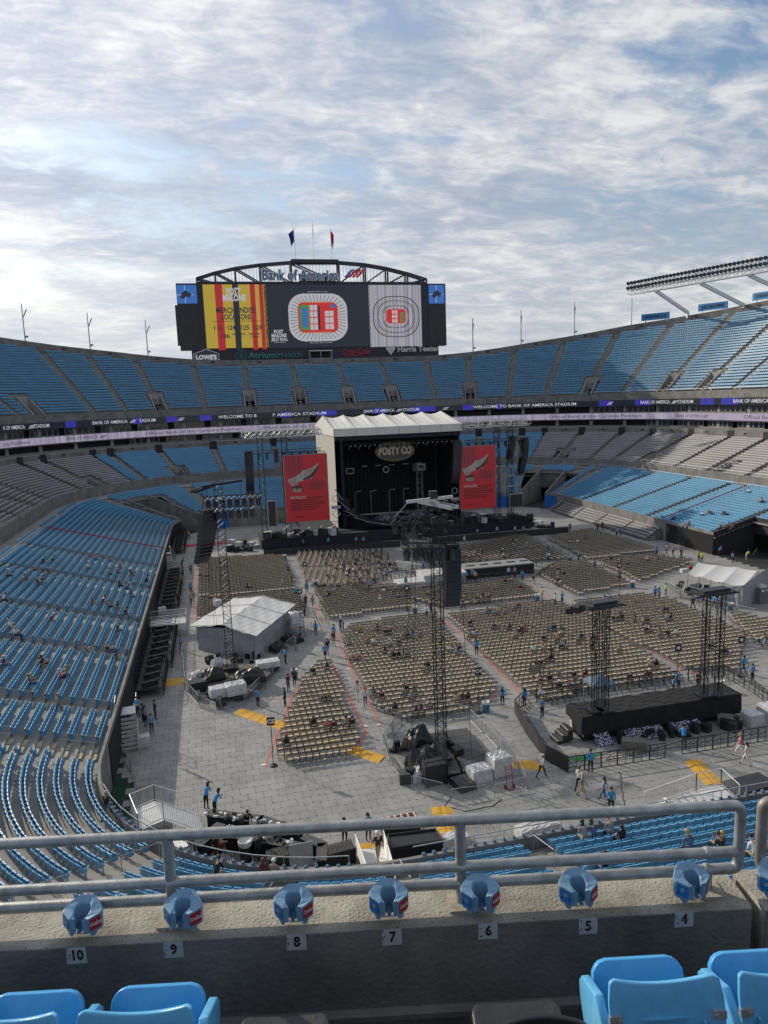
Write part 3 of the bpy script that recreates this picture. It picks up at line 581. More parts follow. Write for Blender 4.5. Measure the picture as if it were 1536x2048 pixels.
# ------------------------------------------------------------------ scoreboard
BY = 232.0
def B(px, py, dy=0.0): return ypl(px, py, BY+dy)
def bquad(mb, x0, y0, x1, y1, m=0, d=0.0): mb.add([B(x0, y1, -d), B(x1, y1, -d), B(x1, y0, -d), B(x0, y0, -d)], [(0, 1, 2, 3)], m)
sb = empty('scoreboard', (35.5, BY, 39.5), 'giant arched video scoreboard above the far upper deck between blue seat tiers', 'scoreboard')
xl, xr, zt, zb = -6.9, 78.1, 62.7, 43.0
mb = MB(); mb.box(((xl+xr)/2, BY+1.6, (zt+zb)/2), (xr-xl, 3.0, zt-zb)); a, b = B(383, 700).x, B(878, 700).x; mb.box(((a+b)/2, BY+1.7, 41.2), (b-a, 2.6, 3.6))
mb.build('housing', mat('scoreboard_housing', (0.022, 0.025, 0.036), .5), sb)
mb = MB()
for x in np.linspace(-2, 73, 9): mb.box((x, BY+3.6, 38), (.8, .8, 18)); mb.truss((x, BY+4.5, 40), (x, BY+4.5, 62), .9, .12, 2.5)
mb.build('support_column', M['concrete_dk'], sb)
F0 = 0.06
def screen(name, rect, material, d=0.07):
    mb = MB(); bquad(mb, *rect, 0, 0.0); p0, p1 = B(rect[0], rect[3]), B(rect[2], rect[1]); mb = MB(); mb.box(((p0.x+p1.x)/2, BY+.1-d, (p0.z+p1.z)/2), (p1.x-p0.x, .08, p1.z-p0.z)); return mb.build(name, material, sb)
# screens in world units taken from the photograph at the height of the board's middle
def sx(px): return B(px, 635).x
def sz(py): return B(622, py+0.0).z
def R_(mb, x0, y0, x1, y1, m=0, d=.12): mb.add([(sx(x0), BY-d, sz(y1)), (sx(x1), BY-d, sz(y1)), (sx(x1), BY-d, sz(y0)), (sx(x0), BY-d, sz(y0))], [(0, 1, 2, 3)], m)
def T_(mb, s, cx, cy, size, m=0, d=.16, **k):
    vf = text_mb(s, size, **k); put(mb, vf, (sx(cx), BY-d, sz(cy)), (1, 0, 0), (0, 0, 1), m)
def fitT(mb, s, x0, x1, cy, size, m=0, d=.16, **k):
    vf = text_mb(s, size, **k); xs = [v[0] for v in vf[0]]; w = max(xs)-min(xs); mid = (max(xs)+min(xs))/2; f = (sx(x1)-sx(x0))/w
    put(mb, ([((x-mid)*f, y, z) for x, y, z in vf[0]], vf[1]), ((sx(x0)+sx(x1))/2, BY-d, sz(cy)), (1, 0, 0), (0, 0, 1), m)
M['s_black'] = led('screen_black', (0.012, 0.016, 0.027), .6); M['s_yellow'] = led('screen_yellow', (0.40, 0.29, 0.03), .65); M['s_red'] = led('screen_red', (0.30, 0.012, 0.02), .8)
M['s_white'] = led('screen_white', (0.42, 0.42, 0.44), .65); M['s_grey'] = led('screen_grey', (0.36, 0.34, 0.37), .7, stripes=(.20, .19, .22)); M['s_bright_red'] = led('screen_bright_red', (0.50, 0.02, 0.02), .65); M['s_green'] = led('screen_green', (0.04, 0.22, 0.05), .7)
M['s_orange'] = led('screen_orange', (0.5, 0.13, 0.04), .7); M['panel_off'] = mat('unlit_led_panel', (0.028, 0.027, 0.03), .5, var=.2, scale=.5); M['s_blue'] = led('screen_team_blue', (0.03, 0.12, 0.38), .7)
# left (yellow) screen
yl = screen('merchandise_screen', (414, 569, 531, 697), M['s_yellow'], .10); mb = MB()
for x0, x1, m in ((433, 448, 0), (503, 513, 0), (468, 480, 1), (521, 529, 0)): R_(mb, x0, 569, x1, 697, m)
mb.build('stripe', [M['s_red'], M['s_black']], yl)
mb = MB(); fitT(mb, 'POST', 456, 484, 584, 3.1, 0, bold=.12); fitT(mb, 'MALONE', 448, 494, 596, 2.6, 0, bold=.12); mb.build('title_lettering', M['s_white'], yl)
mb = MB(); fitT(mb, 'MERCHANDISE', 433, 512, 620, 2.3, bold=.05); fitT(mb, 'LOCATIONS', 443, 503, 633, 2.3, bold=.05); R_(mb, 426, 640.4, 522, 641.2)
for s, a, b, c in (('115', 427, 443, 654), ('124', 454, 469, 654), ('125', 481, 497, 654), ('129', 507, 523, 654), ('136', 440, 457, 670)): fitT(mb, s, a, b, c, 1.9, bold=.04)
for s, a, b, c in (('PANTHERS', 463, 488, 666.5), ('DEN', 474, 482, 672), ('REDZONE', 496, 518, 666.5), ('LOUNGE', 499, 515, 672)): fitT(mb, s, a, b, c, .75, bold=.02)
mb.build('lettering', M['s_black'], yl)
# centre screen with the seating map
cs = screen('map_screen', (534, 569, 738, 697), M['s_black'], .10); mb = MB()
def rrect(cx, cy, w, h, r, n=6):
    P = []
    for sx_, sy_, a0 in ((1, 1, 0), (-1, 1, PI/2), (-1, -1, PI), (1, -1, 1.5*PI)):
        for k in range(n+1): a = a0+PI/2*k/n; P.append((cx+sx_*(w/2-r)+r*math.cos(a), cy+sy_*(h/2-r)+r*math.sin(a)))
    return P
def W2(px, py): return sx(px), sz(py)
def rr_px(mb, cx, cy, w, h, r, m, d): 
    P = [W2(x, y) for x, y in rrect(cx, cy, w, h, r)]; mb.add([(x, BY-d, z) for x, z in P], [tuple(range(len(P)-1, -1, -1))], m)
rr_px(mb, 636, 635, 118, 96, 32, 0, .12); rr_px(mb, 636, 635, 116, 94, 31, 1, .13); rr_px(mb, 636, 635, 80, 62, 12, 2, .14); rr_px(mb, 636, 635, 78, 58, 10, 3, .15)
R_(mb, 600, 610, 618, 660, 4, .16); R_(mb, 604, 616, 615, 654, 5, .17)
for j in range(4):
    for i in range(2): R_(mb, 620+i*8, 610+j*13, 627+i*8, 621+j*13, 1, .17)
for j in range(3):
    for i in range(2): R_(mb, 650+i*9, 622+j*13, 658+i*9, 633+j*13, 1, .17)
R_(mb, 636, 612, 640, 660, 6, .17); R_(mb, 662, 608, 670, 616, 5, .17)
mb.build('seating_map', [M['s_grey'], M['s_white'], M['s_orange'], M['s_bright_red'], M['s_green'], M['s_blue'], M['s_black']], cs)
mb = MB()
for k in range(44):
    a = 2*PI*k/44; c, s_ = math.cos(a), math.sin(a); q = (abs(c)**3+abs(s_)**3)**(-1/3)
    mb.add([(sx(636+c*q*40)+dx*.12, BY-.18, sz(635-s_*q*33)+dz*.12) for dx, dz in ((-1, -1), (1, -1), (1, 1), (-1, 1))], [(0, 1, 2, 3)])
    x0, z0, x1, z1 = sx(636+c*q*42), sz(635-s_*q*34), sx(636+c*q*56), sz(635-s_*q*45); px_, pz_ = -(z1-z0), x1-x0; Ln = math.hypot(px_, pz_); px_, pz_ = px_/Ln*.07, pz_/Ln*.07
    mb.add([(x0-px_, BY-.18, z0-pz_), (x1-px_, BY-.18, z1-pz_), (x1+px_, BY-.18, z1+pz_), (x0+px_, BY-.18, z0+pz_)], [(0, 1, 2, 3), (3, 2, 1, 0)])
mb.build('map_divisions', M['s_black'], cs)
mb = MB(); fitT(mb, 'POST', 546, 565, 663, 1.5, bold=.06); fitT(mb, 'MALONE', 541, 571, 670.5, 1.4, bold=.06); fitT(mb, 'JELLY ROLL', 540, 573, 678, 1.2, bold=.05); fitT(mb, 'SIERRA FERRELL', 545, 569, 683.5, .5)
for x0, x1, y in ((617, 657, 583.5), (617, 662, 686)): fitT(mb, 'GRAHAM ST MINT ST GATES', x0, x1, y, .45)
mb.build('lettering', M['s_white'], cs)
# right screen: faint whole-bowl map
rs = screen('bowl_map_screen', (741, 570, 841, 694), M['s_grey'], .10); mb = MB()
for w, h, r in ((92, 84, 34), (74, 66, 26), (52, 46, 14)):
    P = [W2(x, y) for x, y in rrect(792, 635, w, h, r, 10)]; nP = len(P)
    for i in range(nP):
        (x0, z0), (x1, z1) = P[i], P[(i+1) % nP]; cx_, cz_ = W2(792, 635)
        for f0, f1 in ((1.0, .965),): mb.add([(x0, BY-.13, z0), (x1, BY-.13, z1), (cx_+(x1-cx_)*f1, BY-.13, cz_+(z1-cz_)*f1), (cx_+(x0-cx_)*f1, BY-.13, cz_+(z0-cz_)*f1)], [(0, 1, 2, 3), (3, 2, 1, 0)], 0)
    for i in range(0, nP):
        x0, z0 = P[i]; cx_, cz_ = W2(792, 635); x, z = cx_+(x0-cx_)*.9, cz_+(z0-cz_)*.9; mb.add([(x-.13, BY-.13, z-.1), (x+.13, BY-.13, z-.1), (x+.13, BY-.13, z+.1), (x-.13, BY-.13, z+.1)], [(0, 1, 2, 3)], 0)
rr_px(mb, 792, 634, 38, 29, 6, 1, .14)
for j in range(3):
    for i in range(2): R_(mb, 784+i*6, 622+j*9, 789+i*6, 629+j*9, 2, .15)
R_(mb, 801, 626, 807, 646, 3, .15)
mb.build('bowl_map', [M['led_greytext'], M['s_bright_red'], M['s_white'], M['s_green']], rs)
# emblem panels with a black cat's head, unlit panels under them
for x0, x1 in ((355, 392), (858, 888)):
    s_ = screen('emblem_screen', (x0, 570, x1, 607), M['s_blue'], .10); mb = MB(); cx_ = (x0+x1)/2
    cat = [(-.9, -.35), (-.55, -.15), (-.5, .12), (-.2, .38), (.05, .62), (.12, .5), (.4, .42), (.6, .25), (.85, .12), (.88, -.08), (.62, -.1), (.72, -.28), (.5, -.42), (.3, -.2), (.05, -.25), (-.1, -.55), (-.4, -.5), (-.6, -.35)]
    mb.add([(sx(cx_)+x*2.1, BY-.14, sz(589)+z*2.2) for x, z in cat], [tuple(range(len(cat)))], 0)
    mb.build('cat_emblem', M['s_black'], s_); mb = MB(); R_(mb, cx_-.6, 571, cx_+.6, 606, 0, .125); R_(mb, x0+1, 588.6, x1-1, 589.6, 0, .125); mb.build('glazing_bar', M['s_white'], s_)
    screen('unlit_panel', (x0+1, 610, x1+2, 692), M['panel_off'], .09)
# sponsor signs below
M['teal'] = mat('teal_lettering', (0.05, 0.20, 0.20), .5); M['cokered'] = mat('red_lettering', (0.42, 0.02, 0.03), .5); M['offwhite'] = mat('off_white_lettering', (0.55, 0.55, 0.55), .5)
ht_ = MB(); hp = [(381, 716), (433, 716), (433, 703), (408, 693.5), (381, 703)]
P = [W2(*q) for q in hp]; ht_.add([(x, BY-.35, z) for x, z in P]+[(x, BY+.3, z) for x, z in P], [tuple(range(5)), tuple(range(9, 4, -1))]+[(i, 5+i, 5+(i+1) % 5, (i+1) % 5) for i in range(5)], 0)
lw = ht_.build('house_shaped_sign', M['offwhite'], sb); mb = MB(); P = [(382.5, 714.5), (431.5, 714.5), (431.5, 704), (408, 695.5), (382.5, 704)]; mb.add([(*[(sx(a), BY-.38, sz(b)) for a, b in [q]][0],) for q in P], [tuple(range(5))]); mb.build('sign_face', M['s_black'], lw)
mb = MB(); fitT(mb, "LOWE'S", 386, 428, 710.5, 1.75, d=.42, bold=.09); mb.build('lettering', M['s_white'], lw)
mb = MB(); fitT(mb, 'Atrium', 491, 547, 708.5, 2.5, bold=.07, ext=.05); fitT(mb, 'Health', 550, 599, 708.5, 2.5, ext=.05); c = (sx(477), sz(708.5))
ring = [(math.cos(2*PI*k/20), math.sin(2*PI*k/20)) for k in range(20)]
for k in range(20):
    a_, b__ = ring[k], ring[(k+1) % 20]; mb.add([(c[0]+a_[0]*1.6, BY-.16, c[1]+a_[1]*1.6), (c[0]+b__[0]*1.6, BY-.16, c[1]+b__[1]*1.6), (c[0]+b__[0]*1.4, BY-.16, c[1]+b__[1]*1.4), (c[0]+a_[0]*1.4, BY-.16, c[1]+a_[1]*1.4)], [(3, 2, 1, 0), (0, 1, 2, 3)])
for s_ in (-1, 1):
    for k in range(3): mb.add([(c[0]+s_*.06, BY-.16, c[1]-.9+k*.62), (c[0]+s_*.95*(1-.2*k), BY-.16, c[1]-.25+k*.6), (c[0]+s_*.1, BY-.16, c[1]-.35+k*.62)], [(0, 1, 2), (2, 1, 0)])
mb.build('health_sign', M['teal'], sb)
mb = MB(); fitT(mb, 'Coca', 682, 707, 705.5, 2.9, shear=.45, bold=.03, ext=.04); fitT(mb, 'Cola', 710, 737, 705.0, 2.9, shear=.45, bold=.03, ext=.04); R_(mb, 700, 705.5, 716, 706.5); R_(mb, 688, 712, 722, 713); mb.build('drinks_sign', M['cokered'], sb)
mb = MB(); fitT(mb, 'Harris Teeter', 793, 876, 702.5, 2.35, bold=.09, ext=.04); hx, hz = sx(779), sz(703)
for s_ in (-1, 1): mb.tube((hx+s_*.75, BY-.16, hz+.5), (hx+s_*.75, BY-.2, hz+.5), .8, 10)
mb.add([(hx-1.4, BY-.17, hz+.1), (hx+1.4, BY-.17, hz+.1), (hx, BY-.17, hz-1.7)], [(0, 2, 1), (0, 1, 2)]); mb.build('grocer_sign', M['offwhite'], sb)
# arch truss on top with the bank lettering
ax = [B(x, y) for x, y in ((393, 556), (430, 544.5), (470, 535.5), (520, 528.5), (582, 523.5), (677, 523.5), (730, 528), (775, 536), (815, 546), (853, 558))]
mb = MB(); M['arch'] = mat('arch_steel', (0.03, 0.035, 0.05), .5)
for dy in (0, 3.0):
    q = [Vector((a.x, BY+.2+dy, a.z)) for a in ax]
    for a, b in zip(q, q[1:]): mb.bar(a, b, .7, .55)
    for i, a in enumerate(q): mb.bar(a, (a.x, a.y, zt), .5)
    for a, b in zip(q, q[1:]):
        mb.bar(a if a.x < 35 else b, ((b if a.x < 35 else a).x, BY+.2+dy, zt), .4)
mb.bar((ax[0].x, BY+.2, zt+.2), (ax[-1].x, BY+.2, zt+.2), .6); 
for a in ax: mb.bar((a.x, BY+.2, a.z), (a.x, BY+3.2, a.z), .35)
q0, q1 = ax[4], ax[5]; mb.box(((q0.x+q1.x)/2, BY+1.5, q0.z+.4), (q1.x-q0.x, 3.4, .8)); mb.box(((q0.x+q1.x)/2+.5, BY+2.6, zt+1.8), (11, .5, 3.0)); mb.build('arch_truss', M['arch'], sb)
mb = MB()
for x in np.linspace(ax[0].x+4, ax[-1].x-4, 60):
    zz = np.interp(x, [a.x for a in ax], [a.z for a in ax]); mb.tube((x, BY+1.8, zt), (x, BY+1.8, zz), .06, 3, cap=False)
mb.build('arch_bars', M['greymetal'], sb)
mb = MB(); M['bankblue'] = mat('bank_lettering_blue', (0.09, 0.16, 0.30), .5)
def zfit(s, x0, x1, cy, size, **k): fitT(mb, s, x0, x1, cy, size, d=.75, **k)
zfit('Bank of America', 527, 681, 552, 4.35, bold=.24, ext=.15); bk = mb.build('bank_lettering', M['whitepaint'], sb); mb = MB(); fitT(mb, 'Bank of America', 529.4, 678.6, 552, 4.2, d=.93, bold=.05, ext=.02); mb.build('letter_face', M['bankblue'], bk)
mb = MB()
for k in range(4):
    for r_ in range(2):
        x0 = 690+k*7.5+r_*7; mb.add([(sx(x0), BY-.8, sz(551+4-r_*9)), (sx(x0+5), BY-.8, sz(551+5.4-r_*9)), (sx(x0+15), BY-.8, sz(551-4-r_*7)), (sx(x0+10), BY-.8, sz(551-5.4-r_*7))], [(0, 1, 2, 3), (3, 2, 1, 0)], 1 if (k == 0) else 0)
mb.build('flag_mark', [mat('flag_mark_red', (.75, .06, .08), .5), mat('flag_mark_blue', (.08, .18, .5), .5)], sb)
# small broadcast booth in front
mb = MB(); p = B(619, 731, -3); q = B(661, 712, -3); cx_ = (p.x+q.x)/2; w_ = q.x-p.x
bo = empty('camera_booth', (cx_, BY-4.5, 39.0), 'small open metal camera booth on the rim below the scoreboard centre', 'booth')
for x in (-w_/2, 0, w_/2):
    for y in (-1, 1): mb.box((cx_+x, BY-4.5+y, 40.2), (.18, .18, 2.8))
mb.build('frame', M['greymetal'], bo); mb = MB(); mb.box((cx_, BY-4.5, 41.7), (w_+.4, 2.6, .2)); mb.build('roof', M['alu'], bo); mb = MB(); mb.box((cx_, BY-4.5, 38.9), (w_+.1, 2.5, 1.1)); mb.build('base', M['concrete_lt'], bo); mb = MB(); mb.box((cx_, BY-3.6, 40.4), (w_, .1, 2.2)); mb.build('back_panel', M['dark'], bo)
# flags
for (px, py, tx, ty, lab, cols) in ((592, 523, 588.5, 455, 'blue state flag on the leftmost pole above the scoreboard arch', ((.02, .04, .22),)), (629, 523, 624, 441, 'striped national flag on the tallest middle pole above the scoreboard', ((.35, .02, .03), (.6, .6, .6))), (664.5, 524, 661, 457, 'red and white flag hanging limp on the right pole above the scoreboard', ((.45, .02, .03), (.55, .55, .55)))):
    b0, b1 = B(px, py), B(tx, ty); r_ = empty('flag_pole', (b0.x, BY+1, b0.z), lab, 'flag', 'flags on the scoreboard'); mb = MB(); mb.tube((b0.x, BY+1, b0.z), (b0.x, BY+1, b1.z), .14, 6, r1=.07); mb.ball((b0.x, BY+1, b1.z+.1), .16); mb.build('pole', M['alu'], r_)
    mb = MB(); n = 8; hh = 4.6 if len(cols) == 2 else 3.6; top = b1.z-.3
    for j in range(10):
        for i in range(4):
            f = lambda i, j: (b0.x-(.12+i*.42*(1-.045*j))*(1 if cols[0][2] > .1 else -.6 if len(cols) == 2 and py == 524 else -.1), BY+1+.25*math.sin(i*2+j*.7), top-j*hh/10-i*.36)
            mb.add([f(i, j+1), f(i+1, j+1), f(i+1, j), f(i, j)], [(0, 1, 2, 3)], (i+j) % 2 if len(cols) == 2 and ty == 441 else (1 if len(cols) == 2 and j > 6 else 0))
    mb.build('flag', [mat('flag_cloth', c_, .8) for c_ in cols], r_)
# ------------------------------------------------------------------ poles and name boards on the rim, light rack
def rim_point(px, py):
    t = on_path(px, py, FC, 24, 60, 400)[0]
    for _ in range(3): t, P_ = on_path(px, py, FC, rim_d(t)+.3, 60, 400)
    p, n = FC.at(t); q = p+n*(rim_d(t)+.3); return t, Vector((q.x, q.y, CUP[0]+CUP[1]*rim_d(t)+1.9)), P_
for i, (bx, by, tx, ty, lab) in enumerate(((46, 672, 36, 607, 'tall forked lightning pole at the left end of the rim'), (175, 690, 167, 625, 'forked lightning pole on the rim, second from the left'), (293, 702, 287, 640, 'forked lightning pole on the rim just left of the scoreboard'), (944, 692, 944, 636, 'thin lightning pole on the rim just right of the scoreboard'), (1042, 678, 1042, 620, 'thin lightning pole on the rim, middle of the three right of the scoreboard'), (1147, 662, 1147, 603, 'thin lightning pole on the rim left of the light rack'))):
    t, P_, _ = rim_point(bx, by); k = (Vector((P_.x, P_.y, 0))).length; d = sight(tx, ty); z1 = EYE+d.z*P_.y/d.y; h = z1-P_.z
    r_ = empty('lightning_pole', P_, lab, 'pole', 'lightning poles along the rim'); mb = MB(); mb.tube(P_-Vector((0, 0, 1)), P_+Vector((0, 0, h)), .17, 6, r1=.12); mb.build('pole', M['galv'], r_)
    mb = MB(); s_ = 1 if bx < 300 else .15; mb.tube(P_+Vector((.1, 0, h*.62)), P_+Vector((.1+1.0*s_, 0, h*.84)), .16, 6); mb.build('fork', M['galv'], r_); mb = MB(); mb.box(P_+Vector((.5, 0, .8)), (.6, .5, .5)); mb.build('floodlight', M['greymetal'], r_)
M['nameblue'] = mat('name_board_blue', (0.04, 0.25, 0.55), .5)
for s_, x0, x1, yt, yb, lab in (('SAM MILLS', 1283, 1339, 638, 640, 'leftmost blue name board standing on the rim under the light rack'), ('JAKE DELHOMME', 1393, 1451, 625, 627, 'middle blue name board standing on the rim between two rack arms'), ('JORDAN GROSS', 1505, 1562, 612, 614, 'blue name board on the rim cut by the right photo edge')):
    ta, A, _ = rim_point(x0, yt); tb, B2, _ = rim_point(min(x1, 1600), yt); 
    d0 = sight(x0, yt); zc0 = EYE+d0.z*A.y/d0.y; A.z = B2.z = 0; U = (B2-A).normalized(); w_ = (B2-A).length; C_ = (A+B2)/2; C_.z = max(zc0, CUP[0]+CUP[1]*rim_d((ta+tb)/2)+2.9)
    r_ = empty('name_board', C_-Vector((0, 0, 1)), lab, 'name board', 'blue name boards on the rim'); Nn = U.cross(Vector((0, 0, 1))); rz_ = math.atan2(U.y, U.x)
    mb = MB(); mb.box(C_, (w_, .25, 1.9), rz_); mb.build('board', M['nameblue'], r_); mb = MB(); vf = text_mb(s_, 1.25, bold=.04); xs = [v[0] for v in vf[0]]; f = w_*.78/(max(xs)-min(xs)); put(mb, ([((x)*f, y, z) for x, y, z in vf[0]], vf[1]), C_+Nn*.16, U, (0, 0, 1)); mb.build('lettering', M['plate_dark'], r_)
    mb = MB(); 
    for f in (-.35, .35): mb.bar(C_+U*f*w_-Vector((0, 0, .9)), C_+U*f*w_-Vector((0, 0, 2.2)), .15)
    mb.build('bracket', M['greymetal'], r_)
    mb = MB(); 
# light rack
def rk(px, py, off): t, P_ = on_path(px, py, FC, off, 250, 420); return P_
A = rk(1252, 590, 17); Bp = rk(1536, 541, 20); 
dirv = (Bp-A); A2 = A; B3 = A+dirv*1.35; lr = empty('floodlight_rack', A, 'long white rack of stadium floodlights cantilevered over the right upper deck', 'floodlight rack')
mb = MB(); U = dirv.normalized(); nin = Vector((-U.y, U.x, 0)).normalized(); nin = nin if nin.x < 0 else -nin; LT = (B3-A).length
up = Vector((0, 0, 1)); HR = 3.6
for z in (0, 1.1): 
    for y in (0, 1.6): mb.bar(A-nin*y+up*z, B3-nin*y+up*z, .22)
for y in (0,): mb.bar(A+up*2.4, B3+up*2.4, .14)
nb = int(LT/2.0)
for i in range(nb+1):
    p = A+U*(LT*i/nb); mb.bar(p, p+up*3.3, .14); mb.bar(p-nin*1.6, p-nin*1.6+up*1.1, .12); mb.bar(p, p-nin*1.6, .12)
    if i < nb: q = A+U*(LT*(i+1)/nb); mb.bar(p, q+up*1.1, .1); mb.bar(p-nin*1.6, q, .1)
mb.build('truss', M['whitepaint'], lr)
lp = MB(); lp.revolve([(.05, -.42), (.30, -.28), (.52, .05), (.56, .22)], 10, (0, 0, 0)); k = len(lp.v)
R0 = (nin*0.8-up*0.62).to_track_quat('Z', 'Y').to_matrix()
lampbody = MB(); lampbody.add([R0 @ v for v in lp.v], lp.f); lens = MB(); lens.add([R0 @ Vector((.54*math.cos(2*PI*i/10), .54*math.sin(2*PI*i/10), .2)) for i in range(10)], [tuple(range(10))]); 
nl = int(LT/1.08); lo = None
for row, (zz, dd) in enumerate(((3.1, 0), (1.75, .15))):
    for i in range(nl):
        p = A+U*(LT*(i+.5)/nl)+up*zz+nin*(.35+dd)
        if in_frame(p.x, p.y, p.z) is None and i > 3: continue
        if lo is None:
            lo = lampbody.build('floodlight', mat('lamp_housing', (.10, .12, .13), .4, metal=.4), lr, origin=(0, 0, 0)); ln = lens.build('lens', mat('flood_lens', (.16, .20, .22), .15, metal=.5), lo, origin=(0, 0, 0)); ln.location = (0, 0, 0); o = lo
        else: o = copy_tree(lo, lr)
        o.location = p-A
for (x0, y0, x1, y1) in ((1308, 585, 1374, 625), (1397, 570, 1488, 611), (1492, 553, 1580, 590)):
    ta, P1, Pz = rim_point(x1, y1); d = sight(x0, y0); 
    # foot on the rim, head under the rack
    best = min(((A+U*(LT*f)), f) [0] if False else (abs(math.atan2((A+U*(LT*f)).x, (A+U*(LT*f)).y)-math.atan2(d.x, d.y)), f) for f in np.linspace(0, 1, 120)); hd = A+U*(LT*best[1])
    mb = MB(); foot = Vector((P1.x, P1.y, EYE+sight(x1, y1).z*P1.y/sight(x1, y1).y)); mb.bar(hd-nin*.8-up*.1, foot, .55, .9); mb.bar(foot+up*.2, Vector((foot.x, foot.y, P1.z-1)), .7, .7); mb.build('support_arm', M['whitepaint'], lr)
mb = MB(); t_, P1, Pz = rim_point(1260, 643); mb.tube(Vector((P1.x, P1.y, P1.z-1)), Vector((P1.x, P1.y, EYE+sight(1260, 596).z*P1.y/sight(1260, 596).y)), .2, 6); mb.build('end_post', M['whitepaint'], lr)
# ------------------------------------------------------------------ stage
SX0, SX1, SYF, SYB = 22.4, 47.4, 133.0, 158.0
M['canopy'] = mat('white_canopy', (0.62, 0.61, 0.56), .7, var=.06, scale=.6); M['stagedark'] = mat('stage_black', (0.012, 0.014, 0.020), .8, var=.4, scale=.7); M['silver'] = mat('silver_truss', (0.55, 0.55, 0.54), .4, metal=.5)
M['greywhite'] = mat('dirty_white_cover', (.48, .47, .45), .75, var=.2, scale=1.5, bump=.3, bscale=4)
st = empty('concert_stage', (34.9, SYF, 0), 'large concert stage with white canopy roof and black interior at the far end', 'stage')
mb = MB(); mb.box((34.9, 145, 1.0), (36, 30, 2.0)); mb.box((34.9, 129.3, 1.0), (44, 2.8, 2.0)); mb.build('platform', M['stagedark'], st)
mb = MB(); n = 6; rz_, ez = 23.2, 20.9
for i in range(n):                                    # scalloped canopy bays
    for j in range(4):
        xa, xb = SX0+25*(i+j/4)/n, SX0+25*(i+(j+1)/4)/n; sag = lambda x: -.55*math.sin(PI*((x-SX0)*n/25 % 1.0 if x < SX1-.01 else 0))
        for s_ in (-1, 1):
            y0, y1 = (SYF, 146) if s_ < 0 else (SYB, 146); P = [(xa, y0, ez), (xb, y0, ez), (xb, y1, rz_+sag(xb)), (xa, y1, rz_+sag(xa))]
            mb.add(P, [(0, 1, 2, 3) if s_ < 0 else (3, 2, 1, 0)])
mb.build('roof', M['canopy'], st, smooth=False)
mb = MB(); mb.box((34.9, SYF-.04, 20.2), (25.3, .12, 1.45)); mb.box((34.9, SYB+.04, 20.2), (25.3, .12, 1.45)); 
for x in (SX0-.06, SX1+.06): mb.add([(x, SYF, 19.5), (x, SYB, 19.5), (x, SYB, ez), (x, 146, rz_), (x, SYF, ez)], [(0, 1, 2, 3, 4), (4, 3, 2, 1, 0)])
mb.build('roof_valance', M['canopy'], st)
mb = MB()
for i in range(n+1): x = SX0+25*i/n; mb.tube((x, SYF-.1, ez-.05), (x, 146, rz_+.06), .07, 4); mb.box((x, SYF-.13, 20.2), (.07, .05, 1.4))
mb.build('roof_seam', M['greymetal'], st)
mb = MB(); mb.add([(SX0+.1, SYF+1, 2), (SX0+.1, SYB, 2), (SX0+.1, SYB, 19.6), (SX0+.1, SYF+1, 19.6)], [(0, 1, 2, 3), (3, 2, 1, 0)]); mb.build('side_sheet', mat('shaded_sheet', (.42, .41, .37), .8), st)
mb = MB(); mb.box((34.9, 147.5, 11), (24.4, .3, 17.4)); mb.box((SX0+1.3, 140, 11), (.3, 14, 17.4)); mb.box((SX1-.6, 140, 11), (.3, 14, 17.4)); mb.box((34.9, 140, 19.4), (24, 13.8, .2)); mb.box((34.9, SYF+.25, 19.2), (24.6, .3, 1.0)); mb.build('black_drapes', M['stagedark'], st)
mb = MB()
for x in np.arange(SX0+2, SX1-1, .9): mb.box((x, 147.2, 10.5), (.10, .22, 16))
mb.build('drape_folds', mat('drape_fold', (0.016, 0.019, 0.028), .85), st)
mb = MB()
for y in (135, 139, 143): mb.truss((SX0+1.5, y, 18.2), (SX1-1, y, 18.2), .7, .06, 1.0)
mb.build('roof_truss', M['blackmetal'], st)
lt = MB(); lt.box((0, 0, 0), (.32, .35, .3)); lt.tube((0, -.05, -.15), (0, -.18, -.5), .17, 6); first = None
for y, z in ((134.5, 17.2), (138.5, 17.4), (142, 16.9)):
    for x in np.arange(SX0+3, SX1-1.5, 1.9):
        if first is None: first = lt.build('stage_light', M['plastic_black'], st, origin=(0, 0, 0)); o = first
        else: o = copy_tree(first, st)
        o.location = Vector((x, y, z))-st.location
mb = MB()
for x in np.arange(SX0+3, SX1-1, .95): mb.box((x, 133.2, 17.55), (.25, .1, .13))
for x in (29.5, 32.3, 35.1, 38.0, 40.8): mb.box((x, 140.5, 13.0), (1.2, .1, .12))
mb.build('led_marker', mat('pale_marker', (.35, .38, .42), .5), st)
# hollow frames on the backdrop
def ring(mb, c, r, w, n=18):
    for k in range(n):
        a, b = 2*PI*k/n, 2*PI*(k+1)/n; mb.bar(Vector(c)+Vector((r*math.cos(a), 0, r*math.sin(a))), Vector(c)+Vector((r*math.cos(b), 0, r*math.sin(b))), w)
mb = MB()
for px, py in ((700, 942), (842, 934)):
    c = ypl(px, py, 139.5); w_, h_ = .72, .5
    for a, b in (((-w_, -h_), (w_, -h_)), ((w_, -h_), (w_, h_)), ((w_, h_), (-w_, h_)), ((-w_, h_), (-w_, -h_))): mb.bar(c+Vector((a[0], 0, a[1])), c+Vector((b[0], 0, b[1])), .14)
ring(mb, ypl(772, 939, 139.5), .58, .13); mb.build('scenic_frame', M['greywhite'], st)
